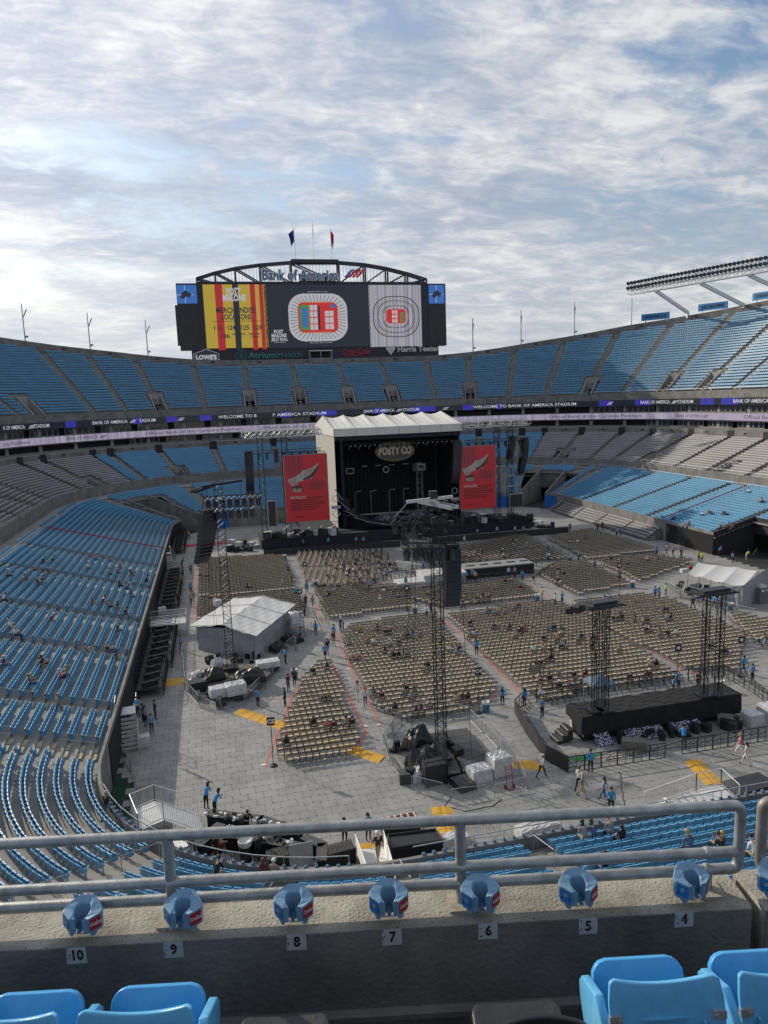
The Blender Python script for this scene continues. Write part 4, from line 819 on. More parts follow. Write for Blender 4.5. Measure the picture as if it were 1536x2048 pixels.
# oval sign
sg_ = empty('oval_sign', ypl(790, 902, 137.5), 'oval studded sign with cream lettering hung under the stage roof', 'sign'); c = sg_.location; oval = lambda rx, rz2, k, n=40: (rx*math.cos(2*PI*k/n), rz2*math.sin(2*PI*k/n))
mb = MB(); n = 40
P0 = [c+Vector((oval(4.05, 2.05, k)[0], 0, oval(4.05, 2.05, k)[1])) for k in range(n)]; P1 = [p+Vector((0, .3, 0)) for p in P0]; mb.add(P0+P1, [tuple(range(n)), tuple(range(2*n-1, n-1, -1))]+[(i, n+i, n+(i+1) % n, (i+1) % n) for i in range(n)]); mb.build('board', mat('sign_brown', (.10, .085, .06), .6, var=.2, scale=2), sg_)
mb = MB()
for k in range(n): x, z = oval(3.72, 1.78, k); mb.ball(c+Vector((x, -.06, z)), .13, n=6, k=3)
mb.build('rope_border', mat('cream_paint', (.50, .44, .32), .6), sg_)
mb = MB(); put(mb, ([(x*.9, y, z) for x, y, z in text_mb('POSTY CO', 2.0, bold=.12, width=.78, ext=.05)[0]], text_mb('POSTY CO', 2.0, bold=.12, width=.78, ext=.05)[1]), c+Vector((0, -.1, 0)), (1, 0, 0), (0, 0, 1)); mb.build('lettering', mat('cream_lettering', (.62, .56, .42), .6), sg_)
mb = MB()
for s_ in (-1, 1): mb.tube(c+Vector((s_*2.2, .1, 1.6)), Vector((c.x+s_*2.2, c.y+.1, 18.2)), .05, 4)
mb.build('hanging_wire', M['blackmetal'], sg_)
# red side screens
M['posterred'] = led('poster_red', (0.20, 0.010, 0.015), .55); M['posterdark'] = led('poster_dark', (0.035, 0.012, 0.014), .5); M['postergrey'] = led('poster_grey', (0.15, 0.14, 0.135), .55); M['postermaroon'] = led('poster_maroon', (0.13, 0.012, 0.02), .6)
def poster(x0, x1, z0, z1, Y, lab):
    r = empty('video_screen', ((x0+x1)/2, Y, z0), lab, 'video screen', 'red video screens beside the stage'); w, h = x1-x0, z1-z0
    mb = MB(); mb.box(((x0+x1)/2, Y+.25, (z0+z1)/2), (w+.15, .4, h+.15)); mb.build('frame', M['greymetal'], r)
    mb = MB(); mb.box(((x0+x1)/2, Y+.02, (z0+z1)/2), (w, .08, h)); mb.build('screen_face', M['posterred'], r)
    def pp(pts, m, d): mb.add([(x0+a*w, Y-.03-d, z1-b*h) for a, b in pts][::-1], [tuple(range(len(pts)))], m)
    mb = MB()
    pp([(.03, 0), (.42, 0), (.47, .22), (.40, .30), (.10, .36), (.05, .2)], 0, .004)      # trouser leg
    pp([(.80, .13), (.78, .22), (.70, .32), (.62, .36), (.45, .385), (.30, .40), (.28, .44), (.16, .47), (.12, .42), (.07, .36), (.14, .34), (.24, .32), (.36, .28), (.44, .23), (.56, .22), (.72, .17)], 2, .008)
    pp([(.80, .15), (.78, .24), (.68, .33), (.58, .36), (.45, .385), (.42, .36), (.58, .31), (.70, .24)], 1, .012)
    for k in range(4): pp([(.12+.04*k, .34-.01*k), (.125+.04*k, .34-.01*k), (.17+.03*k, .45), (.16+.03*k, .45)], 1, .013)
    for k in range(5): pp([(.50+.05*k, .235-.012*k), (.51+.05*k, .235-.012*k), (.47+.05*k, .33-.02*k), (.46+.05*k, .33-.02*k)], 1, .013)
    for k in range(3): pp([(.10+.12*k, .0), (.115+.12*k, 0), (.14+.11*k, .26), (.125+.11*k, .26)], 1, .01)
    pp([(.14, .46), (.37, .45), (.40, .475), (.38, .50), (.16, .50)], 1, .009)
    E2 = [(.74+.22*math.cos(2*PI*k/18), .46+.085*math.sin(2*PI*k/18)) for k in range(18)]; pp(E2, 0, .008); pp([(.38, .49), (.56, .44), (.60, .50)], 0, .0085)
    for k in range(5): pp([(.56+.01*k, .42+.022*k), (.92-.01*k, .42+.022*k), (.92-.01*k, .425+.022*k), (.56+.01*k, .425+.022*k)], 1, .012)
    pp([(.15, .495), (.40, .49), (.40, .555), (.15, .56)], 1, .014)
    pp([(.48, .885), (.60, .88), (.60, .955), (.48, .96)], 2, .01) if False else None
    mb.build('boot_picture', [M['postermaroon'], M['posterdark'], M['postergrey']], r)
    mb = MB()
    def tx(s, a0, a1, b, size, m):
        vf = text_mb(s, size, bold=.03); xs = [v[0] for v in vf[0]]; f = (a1-a0)*w/(max(xs)-min(xs)); mid = (max(xs)+min(xs))/2
        put(mb, ([((x-mid)*f, y, z) for x, y, z in vf[0]], vf[1]), (x0+(a0+a1)/2*w, Y-.05, z1-b*h), (1, 0, 0), (0, 0, 1), m)
    tx('BIG ASS', .17, .38, .515, .62, 0); tx('STADIUM TOUR', .17, .38, .545, .22, 0); tx('POST MALONE', .11, .46, .635, .62, 0)
    for k, (a1, s) in enumerate(((.88, 'A PORTION OF EVERY TICKET SOLD'), (.80, 'FOR TONIGHTS SHOW WILL BE GIVEN'), (.92, 'IN SUPPORT OF LOCAL FOOD BANKS AND'), (.90, 'SHELTERS IN THE CITY OF CHARLOTTE'), (.78, 'THANK YOU ALL FOR BEING HERE'), (.70, 'AND FOR HELPING OUT'))):
        a0 = .50 if k == 0 else .10; s = 'LIVE IN CONCERT TONIGHT' if k == 0 else 'PLEASE ENJOY THE SHOW TONIGHT'[:int(34*(a1-.1)/.8)]; tx(s, a0, a1, .645+k*.035, .24, 1)
    tx('SCAN FOR DETAILS', .20, .42, .93, .14, 1)
    mb.build('lettering', [M['postergrey'], M['posterdark']], r)
    mb = MB(); mb.truss((x0, Y+.6, z0-.3), (x0, Y+.6, z1), .35, .03, .6); mb.truss((x1, Y+.6, z0-.3), (x1, Y+.6, z1), .35, .03, .6); mb.truss((x0, Y+.6, z1+.3), (x1, Y+.6, z1+.3), .35, .03, .6); mb.build('screen_truss', M['blackmetal'], r)
poster(12.55, 20.4, 4.35, 16.6, 131.0, 'tall red video screen with boot picture left of the stage opening'); poster(46.2, 53.5, 4.4, 16.5, 131.0, 'tall red video screen with boot picture right of the stage opening')
# roof wings, towers and decks at both sides
for s_, xa, xb, lab in ((-1, 5.9, 19.6, 'silver roof truss wing with black tower left of the stage'), (1, 47.6, 61.1, 'silver roof truss wing with black tower right of the stage')):
    r = empty('stage_wing', (xa if s_ < 0 else xb, 133, 0), lab, 'stage rigging', 'rigging wings of the stage')
    mb = MB(); mb.truss((xa, 132.4, 20.6), (xb, 132.4, 20.6), 1.1, .09, 1.1); mb.truss((xa, 134.2, 20.9), (xb, 134.2, 20.9), 1.0, .08, 1.0)
    for x in np.linspace(xa, xb, 5): mb.truss((x, 131.6, 20.6), (x, 136, 20.6), .7, .06, .9)
    mb.build('roof_truss', M['silver'], r)
    mb = MB(); mb.truss((xa, 132.0, 17.4), (xb, 132.0, 17.4), .5, .05, .7); mb.build('light_truss', M['blackmetal'], r)
    for x in (8.6, 13.0) if s_ < 0 else (54.6, 57.4): mb = MB(); mb.truss((x, 133, 0), (x, 133, 20.5), .95, .07, 1.0); mb.build('tower', M['blackmetal'], r)
    mb = MB()
    for x in np.arange(xa+.8, xb, 1.5): mb.box((x, 131.9, 16.9), (.35, .35, .4)); mb.tube((x, 131.8, 16.7), (x, 131.6, 16.1), .2, 6)
    mb.build('moving_lights', M['plastic_black'], r)
    xs0, xs1 = (7.5, 22.2) if s_ < 0 else (46.6, 60.2)
    mb = MB(); mb.box(((xs0+xs1)/2, 133, 1.1), (xs1-xs0, 9, 1.6)); mb.build('side_deck', M['stagedark'], r)
    mb = MB()                                               # scaffold panels under the screens
    xx = np.linspace(xs0+3 if s_ < 0 else xs0+.3, xs1-.3 if s_ < 0 else xs1-4, 6)
    for a, b in zip(xx, xx[1:]): mb.tube((a, 130.2, 2), (b, 130.2, 4), .05, 4); mb.tube((a, 130.2, 4), (b, 130.2, 2), .05, 4)
    for a in xx: mb.tube((a, 130.2, 2), (a, 130.2, 4.1), .07, 4)
    for z in (2.05, 4.05): mb.tube((xx[0], 130.2, z), (xx[-1], 130.2, z), .07, 4)
    mb.build('scaffold_frame', M['greymetal'], r)
def line_array(name_loc, z0, z1, w, d, n, curve, lab, rz=0.0, grp='hanging speaker arrays'):
    x, y = name_loc; r = empty('speaker_array', (x, y, z0), lab, 'speaker array', grp, rz=rz); h = (z1-z0)/n; c0 = None
    for i in range(n):
        f = i/(n-1); z = (z1-z0)-h*(i+.5); tilt = curve*f*f; dy = -.0; yy = curve*1.1*(z1-z0)*(f**2)*.35
        m = MB(); m.box((0, 0, 0), (w, d, h*.93), taper=1.0); m.box((0, -d/2-.015, 0), (w*.9, .03, h*.6))
        if c0 is None: c0 = m.build('cabinet', M['plastic_black'], None); o = c0
        else: o = c0.copy(); COL.objects.link(o)
        o.parent = r; o.location = (0, yy, z); o.rotation_euler = (-tilt, 0, 0)
    m = MB(); m.box((0, 0, z1-z0+.15), (w*.8, d*.9, .25)); 
    for s_ in (-1, 1): m.tube((s_*w*.3, 0, z1-z0+.2), (s_*w*.1, 0, z1-z0+1.6), .03, 4)
    o = m.build('hoist_frame', M['blackmetal'], None); o.parent = r; return r
for x, z1, z0, w, n, lab in ((6.3, 17.6, 10.3, 1.5, 16, 'long black speaker array hanging left of the left red screen'), (45.2, 17.6, 9.3, 1.75, 16, 'wide black speaker array overlapping the left edge of the right red screen'), (59.0, 17.5, 10.3, 1.25, 16, 'outermost curved speaker array right of the stage'), (56.4, 18.0, 13.8, .9, 10, 'short curved speaker array just inside the outermost one')):
    line_array((x, 129.6), z0, z1, w, 1.2, n, .55, lab, rz=.25 if x > 50 else 0)
line_array((11.2, 129.9), 15.5, 17.6, .7, .6, 5, .2, 'small black speaker cluster above the left edge of the left red screen')
# clutter and scenery
sk_ = empty('skeletal_house_prop', (57, 131, 3.3), 'pale skeletal house frame prop right of the right red screen', 'stage prop'); mb = MB()
for a, b in (((-1.6, 0), (-1.6, 4)), ((1.6, 0), (1.6, 4)), ((-1.6, 4), (0, 6.2)), ((1.6, 4), (0, 6.2)), ((-1.6, 4), (1.6, 4)), ((-1.6, 2), (1.6, 2)), ((-1, 0), (-1, 4.8)), ((1, 0), (1, 4.8)), ((0, 4), (0, 6))): mb.bar((57+a[0], 130.8, 3.3+a[1]+3), (57+b[0], 130.8, 3.3+b[1]+3), .12); mb.bar((57+a[0], 132, 3.3+a[1]+3), (57+b[0], 132, 3.3+b[1]+3), .12)
mb.build('frame', M['galv'], sk_)
vs = empty('side_monitor', (57.5, 130.4, 4.2), 'dark square side monitor with pale frame right of the right red screen', 'monitor'); mb = MB(); mb.box((57.5, 130.4, 5.5), (2.9, .3, 2.7)); mb.build('frame', M['greymetal'], vs); mb = MB(); mb.box((57.5, 130.22, 5.5), (2.6, .1, 2.4)); mb.build('screen_face', M['panel_off'], vs)
vs = empty('side_monitor', (10.6, 130.4, 3.4), 'narrow tall dark side screen left of the left red screen', 'monitor'); mb = MB(); mb.box((9.9, 130.4, 6.3), (1.6, .3, 4.8)); mb.build('frame', M['greymetal'], vs); mb = MB(); mb.box((9.9, 130.22, 6.3), (1.3, .1, 4.5)); mb.build('screen_face', M['panel_off'], vs)
for k, (x, lab) in enumerate(((28.0, 'leftmost bent street lamp prop at the back of the stage'), (31.3, 'second bent street lamp prop at the back of the stage'), (35.2, 'third bent street lamp prop at the back of the stage'), (38.3, 'rightmost bent street lamp prop at the back of the stage'))):
    r = empty('lamp_prop', (x, 144, 2), lab, 'lamp prop', 'street lamp props on stage'); mb = MB(); mb.tube((x, 144, 2), (x, 144, 7.4), .09, 5); mb.tube((x, 144, 7.4), (x+.9, 144, 7.6), .08, 5); mb.build('post', M['greymetal'], r); mb = MB(); mb.box((x+1.0, 144, 7.55), (.5, .25, .15)); mb.build('lamp_head', M['greymetal'], r)
r = empty('water_tower_prop', (41.4, 142.5, 2), 'dark lattice tower prop with flat head on the right of the stage', 'tower prop'); mb = MB(); mb.truss((41.4, 142.5, 2), (41.4, 142.5, 11.2), 1.0, .07, 1.0); mb.build('lattice', M['greymetal'], r); mb = MB()
for k in range(5): mb.box((41.4, 142.5, 11.3+k*.35), (2.9, .8, .08))
for k in range(7): mb.box((40.2+k*.4, 142.5, 12.0), (.06, .8, 1.6))
mb.build('head', M['greymetal'], r)
for i, (cx, cy, w_, h_, lab) in enumerate(((37.2, 138.6, 8.5, 2.3, 'covered drum riser wrapped in grey plastic at centre stage'), (32.8, 138.4, 3.6, 1.5, 'low wrapped equipment pile left of the drum riser'))):
    r = empty('covered_equipment', (cx, cy, 2), lab, 'stage equipment', 'wrapped equipment on stage'); mb = MB()
    for k in range(26): mb.box((cx+random.uniform(-w_/2, w_/2), cy+random.uniform(-.8, .8), 2+random.uniform(.2, h_)*.6), (random.uniform(.5, 1.5), .8, random.uniform(.3, 1.0)), random.uniform(0, 3), rx=random.uniform(-.3, .3))
    mb.build('wrapped_pile', mat('grey_plastic_wrap', (.16, .17, .18), .35, var=.5, scale=3), r)
r = empty('curved_ramp', (26, 134, 2), 'dark curved ramp sweeping from the left of the stage to the floor', 'ramp'); mb = MB(); P = [(23.4, 135.5, 9.5), (23.9, 134.5, 7.4), (24.8, 133.6, 5.6), (26.2, 132.6, 4.3), (28.2, 131.6, 3.5), (31, 130.6, 3.0), (34, 129.6, 2.7)]
for a, b in zip(P, P[1:]): a, b = Vector(a), Vector(b); mb.add([a+Vector((-1.2, -1.4, 0)), b+Vector((-.4, -1.8, 0)), b+Vector((.4, 1.8, 0)), a+Vector((1.2, 1.4, 0))], [(0, 1, 2, 3), (3, 2, 1, 0)])
mb.build('deck', mat('ramp_dark', (.03, .035, .045), .5), r); mb = MB()
for a, b in zip(P, P[1:]): a, b = Vector(a), Vector(b); mb.tube(a+Vector((-1.2, -1.4, .05)), b+Vector((-.4, -1.8, .05)), .06, 4)
mb.build('edge', M['greymetal'], r)
for s_, cx, lab in ((0, 21.7, 'left'), (0, 44.9, 'right')):
    r = empty('playing_card_props', (cx, 131.5, 4), 'column of outlined ring, bar and diamond props beside the %s red screen' % lab, 'stage prop', 'outlined shape props'); mb = MB(); ring(mb, (cx, 130.6, 8.2), .55, .1)
    for k in range(4): a, b = PI/2*k, PI/2*(k+1); mb.bar((cx+.8*math.cos(a), 130.6, 5.4+.8*math.sin(a)), (cx+.8*math.cos(b), 130.6, 5.4+.8*math.sin(b)), .1)
    mb.box((cx, 130.6, 6.6), (1.7, .2, .6)); mb.build('outline', M['greymetal'], r)
def crate_pile(name, lab, cat, items, material=None, grp=None):
    x0 = sum(i[0] for i in items)/len(items); y0 = sum(i[1] for i in items)/len(items); r = empty(name, (x0, y0, 0), lab, cat, grp)
    for (x, y, z, a, b, c, rz, mm, nm) in items:
        m = MB(); m.box((x, y, z+c/2), (a, b, c), rz); o = m.build(nm, M[mm], r)
    return r
M['case'] = mat('black_flight_case', (.022, .022, .024), .45, var=.3, scale=2); M['plastic_wrap'] = mat('white_plastic_sheet', (.55, .55, .55), .35, var=.25, scale=3, bump=1.0, bscale=7); M['tarp'] = mat('black_tarpaulin', (.014, .014, .016), .42, var=.4, scale=2.5, bump=1.0, bscale=3.5)
M['brown_deck'] = mat('brown_stage_deck', (.115, .095, .08), .75, var=.15, scale=2); M['greydeck'] = mat('dark_stage_deck', (.060, .060, .060), .7, var=.15, scale=2); M['truss_red'] = mat('red_steel', (.30, .03, .03), .5)
random.seed(21)
for lab, x0, x1, y0, y1, n, whites in (('jumble of flight cases and covered gear on the left side of the stage front', 8, 21, 127.6, 130.5, 26, .3), ('jumble of flight cases and covered gear on the right side of the stage front', 46, 60, 127.6, 130.5, 26, .2), ('flight cases and crates parked on the floor left of the stage', 1.5, 7, 127, 136, 16, .5), ('covered cases parked on the floor right of the stage', 61, 65, 127, 135, 12, .4)):
    it = []
    for k in range(n): z = (2.0 if 'front' in lab else 0); it.append((random.uniform(x0, x1), random.uniform(y0, y1), z, random.uniform(.6, 1.6), random.uniform(.6, 1.2), random.uniform(.4, 1.3), random.uniform(0, 3), 'greywhite' if random.random() < whites else 'case', 'case'))
    crate_pile('flight_cases', lab, 'flight cases', it, grp='cases around the stage')
# barricade and runway
M['barr'] = mat('black_barricade_steel', (.025, .025, .027), .5)
def solid_barrier(pts, lab, h=1.2, name='stage_barrier', grp='black stage barricades', mesh=False):
    r = empty(name, (*pts[0], 0), lab, 'barricade', grp); k = 0; proto = None
    for a, b in zip(pts, pts[1:]):
        a, b = Vector((*a, 0)), Vector((*b, 0)); Ln = (b-a).length; n = max(1, round(Ln/1.22)); d = (b-a)/n; rz = math.atan2(d.y, d.x); nn_ = Vector((-d.y, d.x, 0)).normalized()
        m = MB(); w = d.length
        for q in (-w/2+.02, w/2-.02): m.box((q, 0, h/2), (.05, .05, h))
        m.box((0, 0, h-.02), (w, .07, .06)); m.box((0, 0, .05), (w, .05, .05)); m.box((0, 0, h*.62), (w, .03, .03)); m.box((0, 0, h*.33), (w, .03, .03)); m.box((0, 0, h/2), (.03, .03, h))
        if not mesh: m.box((0, -.015, h*.5), (w, .012, h*.94))
        m.tube((-w*.3, .05, h*.8), (-w*.3, 1.0, .05), .025, 4); m.tube((w*.3, .05, h*.8), (w*.3, 1.0, .05), .025, 4); m.box((0, .55, .02), (w, 1.0, .03))
        o = m.build('barrier_panel', M['barr'], None)
        for i in range(n):
            p = o if i == 0 else o.copy()
            if i: COL.objects.link(p)
            p.parent = r; q = a+d*(i+.5); p.location = q-Vector((*pts[0], 0)); p.rotation_euler = (0, 0, rz)
    return r
solid_barrier([(7.5, 123.0), (28, 122.0), (31.4, 121.6)], 'long black barricade in front of the stage, left of the runway'); solid_barrier([(37.4, 121.6), (46, 121.6), (64, 121.2)], 'long black barricade in front of the stage, right of the runway')
M['runway_grey'] = mat('runway_grey', (.24, .24, .235), .6, var=.2, scale=1.5); rw = empty('runway', (34.4, 97, 0), 'T shaped runway from the stage with pale stepped cross platform', 'runway'); mb = MB(); mb.box((34.4, 114, .75), (3.0, 26, 1.5)); mb.build('walkway_deck', M['greydeck'], rw)
for nm, x0, x1, y0, y1, z, mm in (('cross_platform', 34.0, 44.8, 95.3, 98.8, 1.45, 'stagedark'), ('platform_top', 34.0, 44.8, 95.3, 98.8, 1.52, 'runway_grey')):
    mb = MB()
    if nm == 'cross_platform': mb.box(((x0+x1)/2, (y0+y1)/2, z/2), (x1-x0, y1-y0, z))
    else: mb.box(((x0+x1)/2, (y0+y1)/2, z), (x1-x0-.05, y1-y0-.05, .14))
    mb.build(nm, M[mm], rw)
for k, (x0, x1, y0, y1, z) in enumerate(((20.0, 23.6, 92.2, 94.6, .6), (23.6, 27.6, 93.0, 95.8, 1.0), (27.6, 34.0, 94.2, 98.0, 1.45))):
    mb = MB(); mb.box(((x0+x1)/2, (y0+y1)/2, z/2), (x1-x0, y1-y0, z)); o = mb.build('stepped_platform', M['greywhite'], rw); mb = MB()
    for x in np.arange(x0+.4, x1, .6): mb.box((x, (y0+y1)/2, z+.012), (.05, y1-y0-.1, .02))
    mb.build('panel_joint', M['greymetal'], o)
mb = MB(); 
for x in np.arange(35.5, 44, 2.1): mb.box((x, 97, 1.62), (1.2, .5, .08))
mb.build('floor_grille', M['stagedark'], rw)
solid_barrier([(17.5, 96.5), (19.0, 91.4), (26.5, 91.0), (31, 91.6), (33.0, 93.4), (44.5, 92.6), (48.0, 95.4), (46, 101)], 'black barricade round the stepped end of the runway', mesh=True)
solid_barrier([(31.6, 121.0), (31.6, 100.5), (18.0, 98.6)], 'black barricade along the left side of the runway', mesh=True); solid_barrier([(46, 101), (38.2, 100.8), (37.2, 121)], 'black barricade along the right side of the runway', mesh=True)
# ------------------------------------------------------------------ delay towers
def tower(base, zt, lab, w=.75, zb=0.0, grp='black truss towers on the floor'):
    r = empty('truss_tower', (base[0], base[1], zb), lab, 'truss tower', grp); x, y = base; mb = MB(); cs = [(-1, -1), (1, -1), (1, 1), (-1, 1)]; h = zt-zb
    for a, b in cs: m = MB(); m.tube((x+a*w/2, y+b*w/2, zb), (x+a*w/2, y+b*w/2, zt), .035, 5); m.build('chord', M['blackmetal'], r)
    n = int(h/.62); mb = MB()
    for i in range(n):
        z0, z1 = zb+h*i/n, zb+h*(i+1)/n
        for j in range(4):
            a, b = cs[j], cs[(j+1) % 4]; p, q = (a, b) if (i+j) % 2 else (b, a); mb.tube((x+p[0]*w/2, y+p[1]*w/2, z0), (x+q[0]*w/2, y+q[1]*w/2, z1), .02, 3); mb.tube((x+a[0]*w/2, y+a[1]*w/2, z0), (x+b[0]*w/2, y+b[1]*w/2, z0), .02, 3)
    mb.build('lacing', M['blackmetal'], r)
    mb = MB(); mb.box((x, y, zb+.08), (w+.7, w+.7, .16)); mb.build('base', M['blackmetal'], r); return r
def head_beam(r, a, b, w, mm, nm='head_beam', ladder=False):
    mb = MB(); a, b = Vector(a), Vector(b)
    if ladder:
        d = (b-a).normalized(); s_ = d.cross(Vector((0, 0, 1))).normalized()*w/2
        for q in (-1, 1): mb.bar(a+s_*q, b+s_*q, .12, .25)
        for k in range(5): p = a.lerp(b, k/4); mb.bar(p-s_, p+s_, .12)
    else: mb.bar(a, b, w, w*.9)
    mb.build(nm, M[mm], r)
def mover_rack(r, a, b, n, rows=1):
    mb = MB(); mb.truss(a, b, .4, .035, .5); mb.build('light_truss', M['blackmetal'], r); a, b = Vector(a), Vector(b); o = None
    for i in range(n):
        p = a.lerp(b, (i+.5)/n)
        if o is None:
            m = MB(); m.box((0, 0, -.35), (.34, .25, .22)); 
            for s_ in (-1, 1): m.box((s_*.2, 0, -.55), (.05, .15, .4))
            m.tube((0, 0, -.45), (.0, -.1, -.95), .17, 8, r1=.20); o = m.build('moving_light', M['plastic_black'], r, origin=(0, 0, 0)); q = o
        else: q = copy_tree(o, r)
        q.location = p-r.location; q.rotation_euler = (0, 0, random.uniform(-.6, .6))
B2 = gp(882, 1510, 1.2); B1 = gp(457, 1330, 1.2)
t2 = tower((14.25, 45.5), 19.2, 'tallest black truss tower in the middle, rising from the fenced deck', .62, .9)
head_beam(t2, (12.3, 45.6, 19.25), (15.4, 45.2, 19.45), .22, 'silver'); head_beam(t2, (13.6, 46.6, 19.1), (15.0, 43.6, 18.95), .55, 'greymetal', 'ladder_beam', True); mb = MB(); mb.box((14.1, 45.4, 19.65), (.5, .5, .5)); mb.build('motor', M['plastic_black'], t2)
mover_rack(t2, (11.4, 46.6, 17.95), (15.4, 46.2, 17.75), 6); mover_rack(t2, (11.6, 44.4, 16.55), (15.2, 44.0, 16.35), 6)
for a, b in (((12.4, 45.6, 19.2), (11.6, 46.6, 18)), ((15.3, 45.2, 19.3), (15.3, 46.2, 17.9)), ((13.3, 44.6, 18.9), (11.8, 44.4, 16.7)), ((14.9, 43.7, 18.9), (15.1, 44, 16.5)), ((13.2, 46.4, 19), (12.9, 51.5, .6)), ((13.3, 46.4, 19), (13.5, 50.5, .6)), ((15.05, 43.5, 18.9), (16.3, 44.9, 1.0)), ((11.5, 46.5, 17.9), (11.6, 46.5, 16.9))):
    mb = MB(); mb.tube(a, b, .022, 4); mb.build('cable', M['plastic_black'], t2)
mb = MB(); 
for k in range(14): mb.box((14.25+random.uniform(-1.2, 1.2), 45.4+random.uniform(-1.0, 1.0), random.uniform(16.6, 18.9)), (random.uniform(.2, .5), .3, random.uniform(.2, .6)), random.uniform(0, 3))
mb.build('rigging_clutter', M['plastic_black'], t2)
line_array((15.05, 44.6), 12.0, 16.1, 1.05, .75, 13, .22, 'large straight speaker array hanging from the tallest middle tower', grp='speaker arrays on the delay towers')
t1 = tower((.35, 68.4), 18.9, 'tall black truss tower standing before the left grey tent', .72, .9)
head_beam(t1, (-1.1, 67.8, 18.7), (2.6, 68.9, 18.95), .24, 'blackmetal'); head_beam(t1, (-1.9, 67.6, 18.3), (.6, 70.4, 18.75), .5, 'blackmetal', 'ladder_beam', True); mover_rack(t1, (-1.0, 69.8, 17.3), (4.4, 69.6, 17.3), 8); mover_rack(t1, (-.2, 67.3, 16.55), (3.6, 67.0, 16.6), 6)
for a, b in (((-.6, 69.3, 18.6), (-.7, 69.8, 17.4)), ((2.5, 69, 18.9), (2.4, 69.7, 17.4)), ((-.8, 67.6, 18.5), (-.9, 67.6, 16.3)), ((-1.2, 69.2, 18.5), (-.9, 71.5, .8)), ((-1.1, 69.3, 18.5), (-.6, 71.0, .8))): mb = MB(); mb.tube(a, b, .022, 4); mb.build('cable', M['plastic_black'], t1)
line_array((-.85, 67.7), 11.6, 16.3, 1.35, 1.15, 12, .8, 'strongly curved speaker array hanging from the left delay tower', rz=.5, grp='speaker arrays on the delay towers')
t3 = tower((26.8, 46.5), 10.4, 'left slim truss tower of the left pair on the mixing platform', .38, 2.15); t3b = tower((27.5, 46.3), 10.4, 'right slim truss tower of the left pair on the mixing platform', .38, 2.15); 
t4 = tower((36.15, 46.4), 10.2, 'left slim truss tower of the right pair on the mixing platform', .38, 2.15); t5 = tower((37.3, 46.2), 10.2, 'rightmost slim truss tower on the mixing platform', .42, 2.15)
for r, x0, x1 in ((t3, 25.9, 28.6), (t5, 35.1, 38.3)):
    m = MB(); m.box(((x0+x1)/2, 46.4, 10.5), (x1-x0, 1.3, .16)); m.box(((x0+x1)/2, 46.4, 10.65), (x1-x0-.6, .8, .2), .1); m.build('head_platform', M['case'], r)
    for y in (45.9, 46.9): head_beam(r, (x0-.3, y, 10.35), (x1+.3, y, 10.4), .12, 'blackmetal')
m = MB(); m.box((25.7, 47.2, 10.1), (1.1, .7, .45), .5); m.box((25.2, 47.5, 9.9), (.6, .5, .4), .9); m.build('covered_fixture', M['tarp'], t3)
# ------------------------------------------------------------------ mixing platform
mx_ = empty('mixing_platform', (31.9, 46.8, 0), 'long raised platform covered with black cloth inside the black barricade', 'platform'); X0, X1, Y0, Y1 = 25.4, 39.2, 45.9, 48.4
nx, ny = 40, 8; mb = MB(); hh = lambda x, y: 2.1+.05*math.sin(x*1.7)+.04*math.sin(y*2.3+x); mb.add([(X0+(X1-X0)*i/nx, Y0+(Y1-Y0)*j/ny, hh(i, j)) for j in range(ny+1) for i in range(nx+1)], [(j*(nx+1)+i, j*(nx+1)+i+1, (j+1)*(nx+1)+i+1, (j+1)*(nx+1)+i) for j in range(ny) for i in range(nx)])
def skirt(p, q, n, zb):
    d = (Vector(q)-Vector(p)); nn_ = Vector((d.y, -d.x)).normalized(); V_ = []
    for i in range(n+1):
        c = Vector(p)+d*i/n; V_ += [(c.x, c.y, 2.12), (c.x+nn_.x*.04, c.y+nn_.y*.04, 1.6)]+[(c.x+nn_.x*(.08+.05*math.sin(i*1.3)), c.y+nn_.y*(.08+.05*math.sin(i*1.3)), zb(i/n))]
    mb.add(V_, [(i*3+k, i*3+k+1, (i+1)*3+k+1, (i+1)*3+k) for i in range(n) for k in range(2)])
skirt((X0, Y1), (X0, Y0), 12, lambda f: .9+.6*(1-f) if f < .5 else .5); skirt((X0, Y0), (X1, Y0), 60, lambda f: .75-.2*f); skirt((X1, Y0), (X1, Y1), 12, lambda f: .4)
mb.build('black_cover', M['blackcloth'], mx_); mb = MB(); mb.box(((X0+X1)/2, (Y0+Y1)/2+.1, .55), (X1-X0-.5, Y1-Y0-.4, 1.1)); mb.build('undercarriage', M['dark'], mx_); mb = MB(); mb.box((X0+.15, Y0+1.1, .75), (.12, 2.0, .5)); mb.build('side_rail', M['greywhite'], mx_)
st_ = empty('deck_stairs', (24.4, 46.8, 0), 'small black stair with pale edges at the left end of the mixing platform', 'stairs')
for k in range(3): m = MB(); m.box((23.8+k*.42, 46.9, .15+.25*k), (.42, 1.3, .3+.5*k if False else .3+.25*k)); m.build('step', M['case'], st_); m = MB(); m.box((23.60+k*.42, 46.9, .32+.375*k), (.04, 1.3, .03)); m.build('step_edge', M['greywhite'], st_)
sp_m = mat('speckled_cloth', (.02, .02, .03), .8); t = sp_m.node_tree; g = t.nodes.new('ShaderNodeNewGeometry'); v = t.nodes.new('ShaderNodeTexVoronoi'); v.inputs['Scale'].default_value = 9; t.links.new(g.outputs['Position'], v.inputs['Vector']); rr_ = t.nodes.new('ShaderNodeValToRGB'); e = rr_.color_ramp.elements; e[0].position = .42; e[0].color = (.55, .56, .68, 1); e[1].position = .5; e[1].color = (.02, .02, .03, 1); t.links.new(v.outputs['Distance'], rr_.inputs[0]); t.links.new(rr_.outputs[0], t.nodes['Principled BSDF'].inputs['Base Color'])
